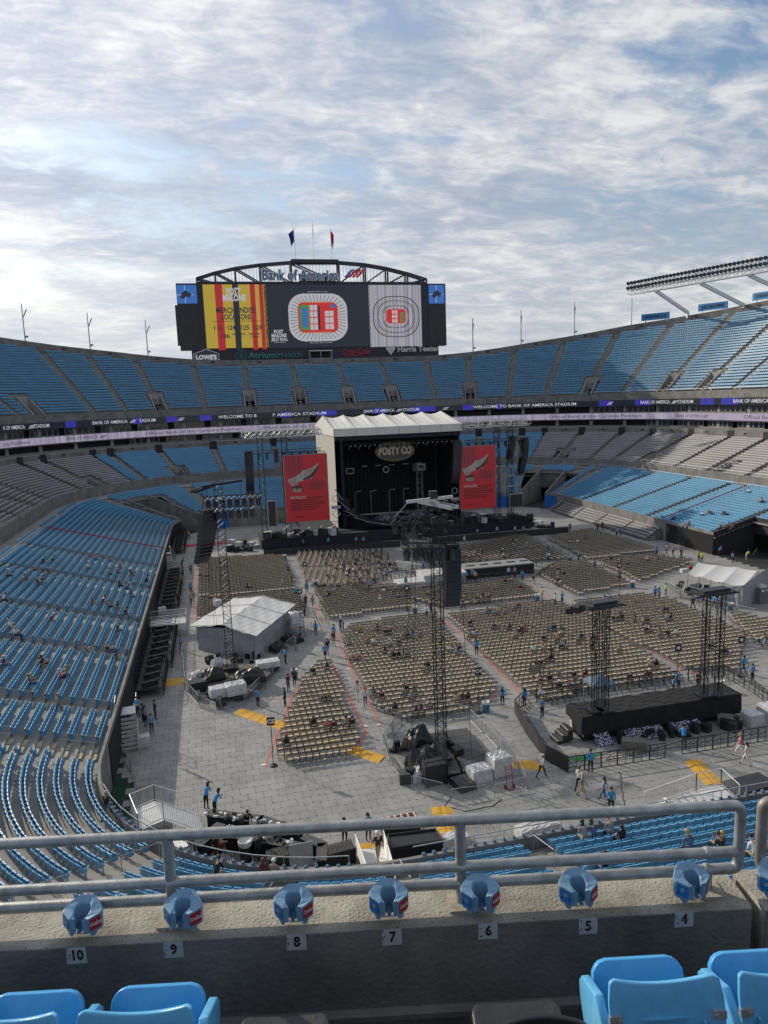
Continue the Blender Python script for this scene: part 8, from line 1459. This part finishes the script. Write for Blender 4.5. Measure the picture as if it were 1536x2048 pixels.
# ------------------------------------------------------------------ near parapet, railing, cup holders and seats beside the camera
ZT = 23.55; U = Vector((math.cos(math.radians(-11.68)), math.sin(math.radians(-11.68)), 0)); Nf = Vector((-U.y, U.x, 0)); UP = Vector((0, 0, 1)); ang = math.radians(-11.68)
NE = gp(700, 1858, ZT); FL = 23.10
def fg(u, v, z): return NE+U*u+Nf*v+UP*(z-ZT)
def u_of(p): return (p-NE).dot(U)
uR = u_of(gp(1503, 1811, ZT)); TH_ = 0.285
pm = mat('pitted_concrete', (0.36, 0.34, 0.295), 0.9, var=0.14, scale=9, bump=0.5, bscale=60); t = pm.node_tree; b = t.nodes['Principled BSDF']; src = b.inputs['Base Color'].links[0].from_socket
g = t.nodes.new('ShaderNodeNewGeometry')
def pits(scale, thr, dark):
    global src
    v = t.nodes.new('ShaderNodeTexVoronoi'); v.inputs['Scale'].default_value = scale; t.links.new(g.outputs['Position'], v.inputs['Vector']); r = t.nodes.new('ShaderNodeValToRGB'); e = r.color_ramp.elements
    e[0].position = thr; e[0].color = (dark, dark, dark, 1); e[1].position = thr+.07; e[1].color = (1, 1, 1, 1); t.links.new(v.outputs['Distance'], r.inputs[0])
    m2 = t.nodes.new('ShaderNodeMix'); m2.data_type = 'RGBA'; m2.blend_type = 'MULTIPLY'; m2.inputs['Factor'].default_value = 1; t.links.new(src, m2.inputs['A']); t.links.new(r.outputs[0], m2.inputs['B']); src = m2.outputs['Result']
pits(38, .12, .32); pits(130, .20, .74); t.links.new(src, b.inputs['Base Color'])
ns = t.nodes.new('ShaderNodeTexNoise'); ns.inputs['Scale'].default_value = 3.2; ns.inputs['Detail'].default_value = 8; t.links.new(g.outputs['Position'], ns.inputs['Vector']); r = t.nodes.new('ShaderNodeValToRGB'); e = r.color_ramp.elements; e[0].position = .38; e[0].color = (.62, .6, .56, 1); e[1].position = .6; e[1].color = (1.08, 1.07, 1.05, 1); t.links.new(ns.outputs[0], r.inputs[0])
m2 = t.nodes.new('ShaderNodeMix'); m2.data_type = 'RGBA'; m2.blend_type = 'MULTIPLY'; m2.inputs['Factor'].default_value = 1; t.links.new(src, m2.inputs['A']); t.links.new(r.outputs[0], m2.inputs['B']); t.links.new(m2.outputs['Result'], b.inputs['Base Color'])
M['pitted'] = pm; M['grimy_shade'] = mat('grimy_shaded_concrete', (0.10, 0.096, 0.088), .9, col2=(0.23, 0.222, 0.20), scale=1.9, bump=.4, bscale=40); M['floor_grime'] = mat('grimy_floor', (0.012, 0.012, 0.012), .85, col2=(0.05, 0.045, 0.04), scale=5, bump=.6, bscale=30)  # near-face concrete: grime and the shade on that side in one colour
nw = empty('parapet_wall', fg(0, TH_/2, FL), 'pitted concrete parapet wall with stencilled seat numbers below the metal railing', 'parapet')
def seg(u0, u1, v0, v1, sk=0.0):
    mb = MB(); c = .012
    prof = [(0, FL-.3), (0, ZT-c), (c, ZT), (v1-v0-c, ZT), (v1-v0, ZT-c), (v1-v0, FL-1.2), (.0, FL-1.2)]
    P = [[fg(uu+sk*v*(1 if uu == u1 else (1 if u0 > 1 else 0)), v0+v, z) for v, z in prof] for uu in (u0, u1)]; n = len(prof); mb.add(P[0]+P[1], [(i, n+i, n+(i+1) % n, (i+1) % n) for i in range(n)]+[tuple(range(n)), tuple(range(2*n-1, n-1, -1))]); return mb
w1 = seg(-5.0, uR, 0, TH_, .24 if False else 0).build('wall_block', M['pitted'], nw)
w2 = seg(uR+.05, uR+4.0, -.015, TH_-.01).build('wall_block', M['pitted'], nw)
mb = MB(); mb.add([fg(-5, -.004, FL-.2), fg(uR-.004, -.004, FL-.2), fg(uR-.004, -.004, ZT-.016), fg(-5, -.004, ZT-.016)], [(0, 1, 2, 3)]); mb.build('weathered_shaded_face', M['grimy_shade'], nw)  # darker sheet over the near face: weathering plus painted shade
mb = MB(); mb.add([fg(uR+.06, -.019, FL-.2), fg(uR+4, -.019, FL-.2), fg(uR+4, -.019, ZT-.016), fg(uR+.06, -.019, ZT-.016)], [(0, 1, 2, 3)]); mb.build('weathered_shaded_face', M['grimy_shade'], nw)
mb = MB(); mb.box(fg(-.5, -.03, FL+.012), (9, .05, .03), ang); mb.build('base_fillet', M['grimy_shade'], nw)
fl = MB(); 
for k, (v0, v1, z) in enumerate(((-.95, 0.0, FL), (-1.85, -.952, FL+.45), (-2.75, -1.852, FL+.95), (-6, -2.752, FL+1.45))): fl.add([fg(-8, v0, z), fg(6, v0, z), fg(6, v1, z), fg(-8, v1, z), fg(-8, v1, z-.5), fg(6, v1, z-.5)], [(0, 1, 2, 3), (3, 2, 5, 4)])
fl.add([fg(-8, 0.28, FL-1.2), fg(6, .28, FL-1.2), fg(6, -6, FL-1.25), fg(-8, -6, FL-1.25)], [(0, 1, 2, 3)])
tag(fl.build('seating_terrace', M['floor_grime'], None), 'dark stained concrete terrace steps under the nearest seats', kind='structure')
# stencilled numbers
M['plate'] = mat('worn_white_paint', (0.42, 0.42, 0.43), .7, col2=(.50, .50, .50), scale=30); M['stencil'] = mat('black_stencil', (0.01, 0.01, 0.016), .7)
n_ = Nf*-1
def fpl(px, py, v=0.0):
    d = sight(px, py); o = NE+Nf*v; t = ((o-Vector((0, 0, EYE))).dot(Nf))/d.dot(Nf); return Vector((0, 0, EYE))+d*t
for s, px, py in (('10', 153, 1911), ('9', 347, 1899), ('8', 593, 1884), ('7', 784, 1874), ('6', 976, 1862), ('5', 1176, 1852), ('4', 1368, 1838)):
    c = fpl(px, py, -.006); mb = MB(); hw = .045; pts = [(-hw+random.uniform(-.003, .003), -.043), (hw+random.uniform(-.002, .003), -.042), (hw, .043+random.uniform(-.003, .002)), (-hw, .042)]
    put(mb, poly_vf(pts), c, U, UP); pl = mb.build('number_plate', M['plate'], nw); mb = MB(); vf = text_mb(s, .072, bold=.0024, width=.85); put(mb, vf, c+U*.002+n_*.002, U, UP, 0)
    for q in range(4): a_ = random.uniform(-.041, -.030); b_ = random.uniform(-.03, .035); mb.add([c+n_*.002+U*(a_+.004*math.cos(k*1.05))+UP*(b_+.003*math.sin(k*1.05)) for k in range(6)], [tuple(range(6))])
    mb.build('stencilled_number', M['stencil'], pl)
    mb = MB(); put(mb, rect_vf(-.03, -.0008, .03, .0008), c+n_*.003, U, UP, 0); mb.build('stencil_gap', M['plate'], pl)
# railing
posts = [gp(348, 1838, ZT), gp(922, 1800, ZT), gp(1415, 1782, ZT)]; rv = sum((p-NE).dot(Nf) for p in posts)/3
rl = empty('railing', fg(0, rv, ZT), 'galvanised three bar pipe railing bolted on top of the near parapet', 'railing')
def rp(u, z): return fg(u, rv, z)
us = [u_of(p) for p in posts]; uE = u_of(fpl(1478, 1700, rv)); z1, z2, z3 = 23.99, 23.745, 23.655; r = .0262
gm_ = mat('galvanised_pipe', (0.36, 0.37, 0.36), 0.5, metal=.55, var=.3, scale=14, bump=.12, bscale=90); t = gm_.node_tree
def arcpts(c, a0, a1, rad, n=6): return [rp(c[0]+rad*math.cos(a0+(a1-a0)*k/n), c[1]+rad*math.sin(a0+(a1-a0)*k/n)) for k in range(n+1)]
cr = .035; top = [rp(-6, z1), rp(uE-cr, z1)]+arcpts((uE-cr, z1-cr), PI/2, 0, cr)[1:]+[rp(uE, z3+cr)]+arcpts((uE-cr, z3+cr), 0, -PI/2, cr)[1:]+[rp(-6, z3)]
def smooth_pipe(pts, rad, n=14):
    mb = MB(); rings = []
    for i, p in enumerate(pts):
        d = (pts[min(i+1, len(pts)-1)]-pts[max(i-1, 0)]).normalized(); a = Nf; b = d.cross(a).normalized(); rings += [p+(a*math.cos(2*PI*k/n)+b*math.sin(2*PI*k/n))*rad for k in range(n)]
    mb.add(rings, [(i*n+k, i*n+(k+1) % n, (i+1)*n+(k+1) % n, (i+1)*n+k) for i in range(len(pts)-1) for k in range(n)]); return mb
smooth_pipe(top, r).build('looped_rail', gm_, rl, smooth=True)
smooth_pipe([rp(-6, z2), rp(uE, z2)], r*.98).build('middle_rail', gm_, rl, smooth=True)
for i, u in enumerate(us):
    zt_ = z1 if i < 2 else z3; smooth_pipe([rp(u, ZT), rp(u, zt_)], r*1.02).build('post', gm_, rl, smooth=True); mb = MB()
    for zz in (z2, z3): mb.ball(rp(u, zz), .034, sc=(1, 1, .9), n=10, k=6)
    mb.build('weld', gm_, rl, smooth=True); mb = MB(); mb.box(rp(u, ZT+.006)+n_*.01, (.13, .13, .012), ang); mb.build('base_plate', mat('stained_grout', (.33, .30, .23), .9, var=.3, scale=30), rl)
rl2 = empty('railing', fg(uR+.4, rv, ZT), 'galvanised railing end with rust stain on the next parapet at the right photo edge', 'railing')
u2 = u_of(fpl(1521, 1700, rv)); tp2 = [rp(6, z1+.01), rp(u2+cr, z1+.01)]+arcpts((u2+cr, z1+.01-cr), PI/2, PI, cr)[1:]+[rp(u2, z3+cr)]+arcpts((u2+cr, z3+cr), PI, 1.5*PI, cr)[1:]+[rp(6, z3)]
rust = mat('rusty_pipe', (0.36, 0.37, 0.36), .55, metal=.4, col2=(.20, .13, .07), scale=7); smooth_pipe(tp2, r).build('looped_rail', rust, rl2, smooth=True)
smooth_pipe([rp(u2, z2+.02), rp(6, z2+.02)], r*.98).build('middle_rail', gm_, rl2, smooth=True); smooth_pipe([rp(u2+.12, ZT), rp(u2+.12, z3)], r).build('post', gm_, rl2, smooth=True)
# cup holders: chamfered block with an open fronted well
hb = mat('faded_blue_plastic', (0.17, 0.31, 0.45), .42, var=.12, scale=22, bump=.05); hd = mat('blue_sticker', (0.015, 0.20, 0.52), .4); hr = mat('red_label', (0.42, 0.018, 0.025), .5, var=.12, scale=40); hk = mat('white_label_print', (.72, .70, .70), .5)
def holder(lab, loc, yaw, faded=False):
    h = empty('cup_holder', loc, lab, 'cup holder', 'blue cup holders clipped on the railing', rz=yaw)
    # plan outline, x right, y towards the viewer negative; z heights vary (back rim high)
    O = [(-.034, .034, .060), (.034, .034, .060), (.074, .010, .044), (.103, -.022, .024), (.100, -.042, .018), (.050, -.084, .008), (.036, -.088, .008), (-.036, -.088, .008), (-.050, -.084, .008), (-.100, -.042, .018), (-.103, -.022, .024), (-.074, .010, .044)]
    cx_, cy_, ri = 0, -.034, .040; mb = MB(); n = len(O)
    aI = [math.radians(a) for a in (125, 55, 25, -5, -30, -52, -68, 248, 232, 210, 185, 155)]
    I = [(cx_+ri*math.cos(a), cy_+ri*math.sin(a)) for a in aI]; I[6] = (.022, -.087); I[7] = (-.022, -.087); zt_ = [min(o[2]-.004, .034) for o in O]
    V_ = [(x, y, z) for x, y, z in O]+[(x, y, zt_[i]) for i, (x, y) in enumerate(I)]+[(x*.93, y*.95-.002, -.072) for x, y, z in O]+[(x*.96, y, -.066) for x, y in I]
    F_ = []
    for i in range(n):
        j = (i+1) % n
        if i == 6: continue
        F_ += [(i, j, n+j, n+i), (2*n+i, 2*n+j, j, i)] ; F_ += [(n+i, n+j, 3*n+j, 3*n+i)]
    F_ += [(6, n+6, 3*n+6, 2*n+6), (n+7, 7, 2*n+7, 3*n+7), (2*n+6, 3*n+6, 3*n+7, 2*n+7)]
    mb.add(V_, F_); k0 = len(mb.v)
    o = mb.build('body', hb, None); o.parent = h
    bv = o.modifiers.new('bevel', 'BEVEL'); bv.width = .008; bv.segments = 3; bv.limit_method = 'ANGLE'; h.scale = (.93, .93, .93)
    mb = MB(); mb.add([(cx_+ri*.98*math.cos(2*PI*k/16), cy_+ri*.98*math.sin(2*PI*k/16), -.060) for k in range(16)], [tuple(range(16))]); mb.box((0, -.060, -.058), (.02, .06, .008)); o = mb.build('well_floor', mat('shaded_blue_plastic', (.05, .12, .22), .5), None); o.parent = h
    for s_, nm, mm in ((-1, 'sticker', hd), (1, 'label', hr)):
        a_, b_ = Vector((s_*.0985, -.0425, 0)), Vector((s_*.0505, -.0835, 0)); d_ = (b_-a_).normalized(); nn_ = Vector((d_.y, -d_.x, 0))*(1 if s_ < 0 else -1); 
        if nn_.y > 0: nn_ = -nn_
        q = [a_+(b_-a_)*.06, a_+(b_-a_)*.94]; mb = MB(); P = [q[0]+UP*.008, q[1]+UP*.0, q[1]-UP*.060, q[0]-UP*.052]; P = [p*1.0+nn_*.0035 for p in P]
        mb.add(P, [(0, 1, 2, 3), (3, 2, 1, 0)]); o = mb.build(nm, mm if not (faded and s_ > 0) else mat('faded_red_label', (.45, .22, .22), .6), None); o.parent = h
        mb = MB(); c = (P[0]+P[1]+P[2]+P[3])/4+nn_*.001; ux = d_ if s_ < 0 else -d_
        if s_ > 0: 
            for tx, off_ in (('Coca', -.0125), ('Cola', .0135)): put(mb, text_mb(tx, .028, bold=.0006, shear=.4, width=.62), c+ux*off_-UP*(.0 if off_ < 0 else -.001), ux, UP)
            put(mb, rect_vf(-.004, -.001, .004, .001), c, ux, UP)
        else: put(mb, rect_vf(-.008, -.004, .010, .016), c, ux, UP); put(mb, rect_vf(-.022, -.016, -.014, -.008), c, ux, UP, 1); put(mb, rect_vf(.014, -.014, .02, -.008), c, ux, UP, 1)
        o = mb.build('print', [hk if s_ > 0 else mat('pale_print', (.3, .35, .4), .5), M['stencil']], None); o.parent = h
    mb = MB()
    for s_ in (-1, 1): mb.add([(s_*.080, -.045, -.068), (s_*.045, -.075, -.068), (s_*.052, -.070, -.098), (s_*.066, -.060, -.100), (s_*.072, -.038, -.068), (s_*.038, -.067, -.068), (s_*.045, -.062, -.098), (s_*.058, -.052, -.100)], [(0, 1, 2, 3), (7, 6, 5, 4), (0, 3, 7, 4), (1, 5, 6, 2), (3, 2, 6, 7)])
    mb.tube((-.03, .045, -.02), (.03, .045, -.02), .033, 10); o = mb.build('clip', hb, None); o.parent = h
    return h
HL = [(170, 1812, 'leftmost blue cup holder on the rail', -4), (370, 1803, 'second blue cup holder from the left, beside the left railing post', -8), (588, 1789, 'third blue cup holder from the left on the rail', -2), (776, 1776, 'fourth blue cup holder from the left, between the two railing posts', 0), (958, 1764, 'fifth blue cup holder, beside the middle railing post', 0), (1152, 1752, 'sixth blue cup holder from the left, right of the middle railing post', 2), (1376, 1740, 'blue cup holder with faded red label near the railing corner above the number 4', 10), (1545, 1742, 'blue cup holder cut by the right photo edge on the next railing', 4)]
for i, (px, py, lab, yw) in enumerate(HL):
    c = fpl(px, py-8, rv-.075); holder(lab, Vector((c.x, c.y, z3+.028))+n_*0.0, ang+math.radians(yw), i == 6)
# nearest seats
fs = mat('glossy_blue_seat', (0.12, 0.42, 0.70), .27, var=.09, scale=22, bump=.06, bscale=160); fd = mat('blue_seat_inner', (0.07, 0.35, 0.68), .26, var=.07, scale=18, bump=.06, bscale=160)
def panel(W_, H_, nx, ny, fn, th, rc):
    """rounded-rectangle shell: fn(x, z) -> depth y"""
    g = []; 
    for j in range(ny+1):
        for i in range(nx+1):
            a, b_ = -1+2*i/nx, -1+2*j/ny; x, z = a*W_/2, b_*H_/2; ex, ez = W_/2-rc, H_/2-rc
            if abs(x) > ex and abs(z) > ez and j > ny/2:
                dx, dz = abs(x)-ex, abs(z)-ez; m_ = max(dx, dz)/max(1e-6, math.hypot(dx, dz)); x = math.copysign(ex+dx*m_, x); z = math.copysign(ez+dz*m_, z)
            g.append((x, z))
    mb = MB(); k = len(g); mb.add([(x, fn(x, z)-th/2, z) for x, z in g]+[(x, fn(x, z)+th/2, z) for x, z in g], []); w = nx+1
    for j in range(ny):
        for i in range(nx): a = j*w+i; mb.f += [(a, a+1, a+w+1, a+w), (k+a+1, k+a, k+a+w, k+a+w+1)]; mb.m += [0, 0]
    edge = [(i, i+1) for i in range(nx)]+[(nx+j*w, nx+(j+1)*w) for j in range(ny)]+[(ny*w+i+1, ny*w+i) for i in range(nx)]+[((j+1)*w, j*w) for j in range(ny)]
    for a, b_ in edge: mb.f.append((b_, a, k+a, k+b_)); mb.m.append(0)
    return mb
def soft(o, w=.006, s=3):
    bv = o.modifiers.new('bevel', 'BEVEL'); bv.width = w; bv.segments = s; bv.limit_method = 'ANGLE'; bv.angle_limit = math.radians(50); o.data.polygons.foreach_set('use_smooth', [True]*len(o.data.polygons)); return o
def big_seat(k, lab, blue=True):
    base = Vector((1.474, 2.02, FL))+U*(.484*k); h = empty('stadium_seat', base, lab, 'stadium seat', 'seats in the row nearest the camera', rz=ang); h.scale = (.94, .94, .955)
    if blue:
        def att(mb, nm, m_, loc=(0, 0, 0), rot=(0, 0, 0), par=None):
            o = mb.build(nm, m_, None); o.parent = par or h; o.location = loc; o.rotation_euler = rot; return soft(o)
        bk = panel(.455, .42, 14, 8, lambda x, z: .055*(1-(x/.23)**2)+.02*(z/.2)**2, .022, .035)
        for i, v in enumerate(bk.v):
            if v.z > .12: v.z += (abs(v.x)/.23)**2*.062*(v.z-.12)/.09
        o = att(bk, 'backrest', fs, (0, -.02, .545), (-.20, 0, 0))
        mb = MB()
        for s_ in (-1, 1): mb.box((s_*.150, .012, -.04), (.010, .02, .26))
        mb.box((0, .042, .09), (.29, .012, .008)); o2 = mb.build('moulded_rib', fs, None); o2.parent = o
        mb = MB()
        for s_ in (-1, 1): mb.tube((s_*.192, .01, .12), (s_*.192, -.012, .12), .009, 8); mb.box((s_*.205, .006, .12), (.05, .02, .03))
        o2 = mb.build('rivet', M['greymetal'], None); o2.parent = o
        sp = panel(.40, .36, 12, 8, lambda x, z: -.035*(1-(x/.2)**2)*(1-(z/.18)**2), .035, .07); att(sp, 'seat', fd, (0, .275, .47), (-.42, 0, 0))
    else:
        M.setdefault('darkpad', mat('dark_grey_vinyl', (.030, .030, .034), .42, var=.25, scale=12, bump=.15, bscale=50)); M.setdefault('darkshell', mat('black_seat_shell', (.012, .012, .014), .4))
        sp = panel(.40, .40, 10, 8, lambda x, z: .012*(1-(x/.2)**2), .05, .05); o = sp.build('seat', M['darkpad'], None); o.parent = h; o.location = (0, .24, .46); o.rotation_euler = (-PI/2+.12, 0, 0); soft(o, .012)
        bk = panel(.43, .36, 12, 6, lambda x, z: .045*(1-(x/.22)**2), .03, .05)
        for v in bk.v:
            if v.z > .1: v.z += (1-(abs(v.x)/.215)**2)*.03
        o = bk.build('backrest', M['darkshell'], None); o.parent = h; o.location = (0.02, -.02, .58); o.rotation_euler = (-.20, 0, 0); soft(o, .01)
    return h
def arm(k, lab, par, blue=True):
    pos = U*(.484*(k-.5))
    mb = MB(); pr = [(-.03, .0), (-.03, .50), (.0, .60), (.10, .665), (.27, .60), (.30, .56), (.29, .50), (.22, .40), (.10, .30), (.06, .0)]
    n = len(pr); w = .019; mb.add([(-w, y, z) for y, z in pr]+[(w, y, z) for y, z in pr], [tuple(range(n-1, -1, -1)), tuple(range(n, 2*n))]+[(i, (i+1) % n, n+(i+1) % n, n+i) for i in range(n)])
    o = mb.build('armrest', fs if blue else M['greymetal'], None); o.parent = par; o.location = (-.242, .0, .03); soft(o, .007)
    return o
seatsF = []
for k, lab, bl in ((0, 'bright blue seat with raised pan, lower right, left one of the pair', True), (1, 'bright blue seat cut by the lower right photo corner', True), (-1, 'dark grey padded seat folded down beside the right blue pair', False), (-2, 'dark grey padded seat in the middle, its back just below the photo', False), (-3, 'dark grey padded seat right of the left blue pair', False), (-4, 'bright blue seat with raised pan, lower left, right one of the pair', True), (-5, 'bright blue seat cut by the lower left photo corner', True), (-6, 'blue seat just outside the left photo edge', True)):
    if k == -2: continue
    h = big_seat(k, lab, bl); seatsF.append((k, h))
    if k in (-1, -3): h.location.z -= .12
    if k in (0, 1, -5): arm(k, '', h)
for k, h in seatsF:
    if k == -4:
        arm(k, '', h); arm(k, '', h).location = (.245, 0, .03)
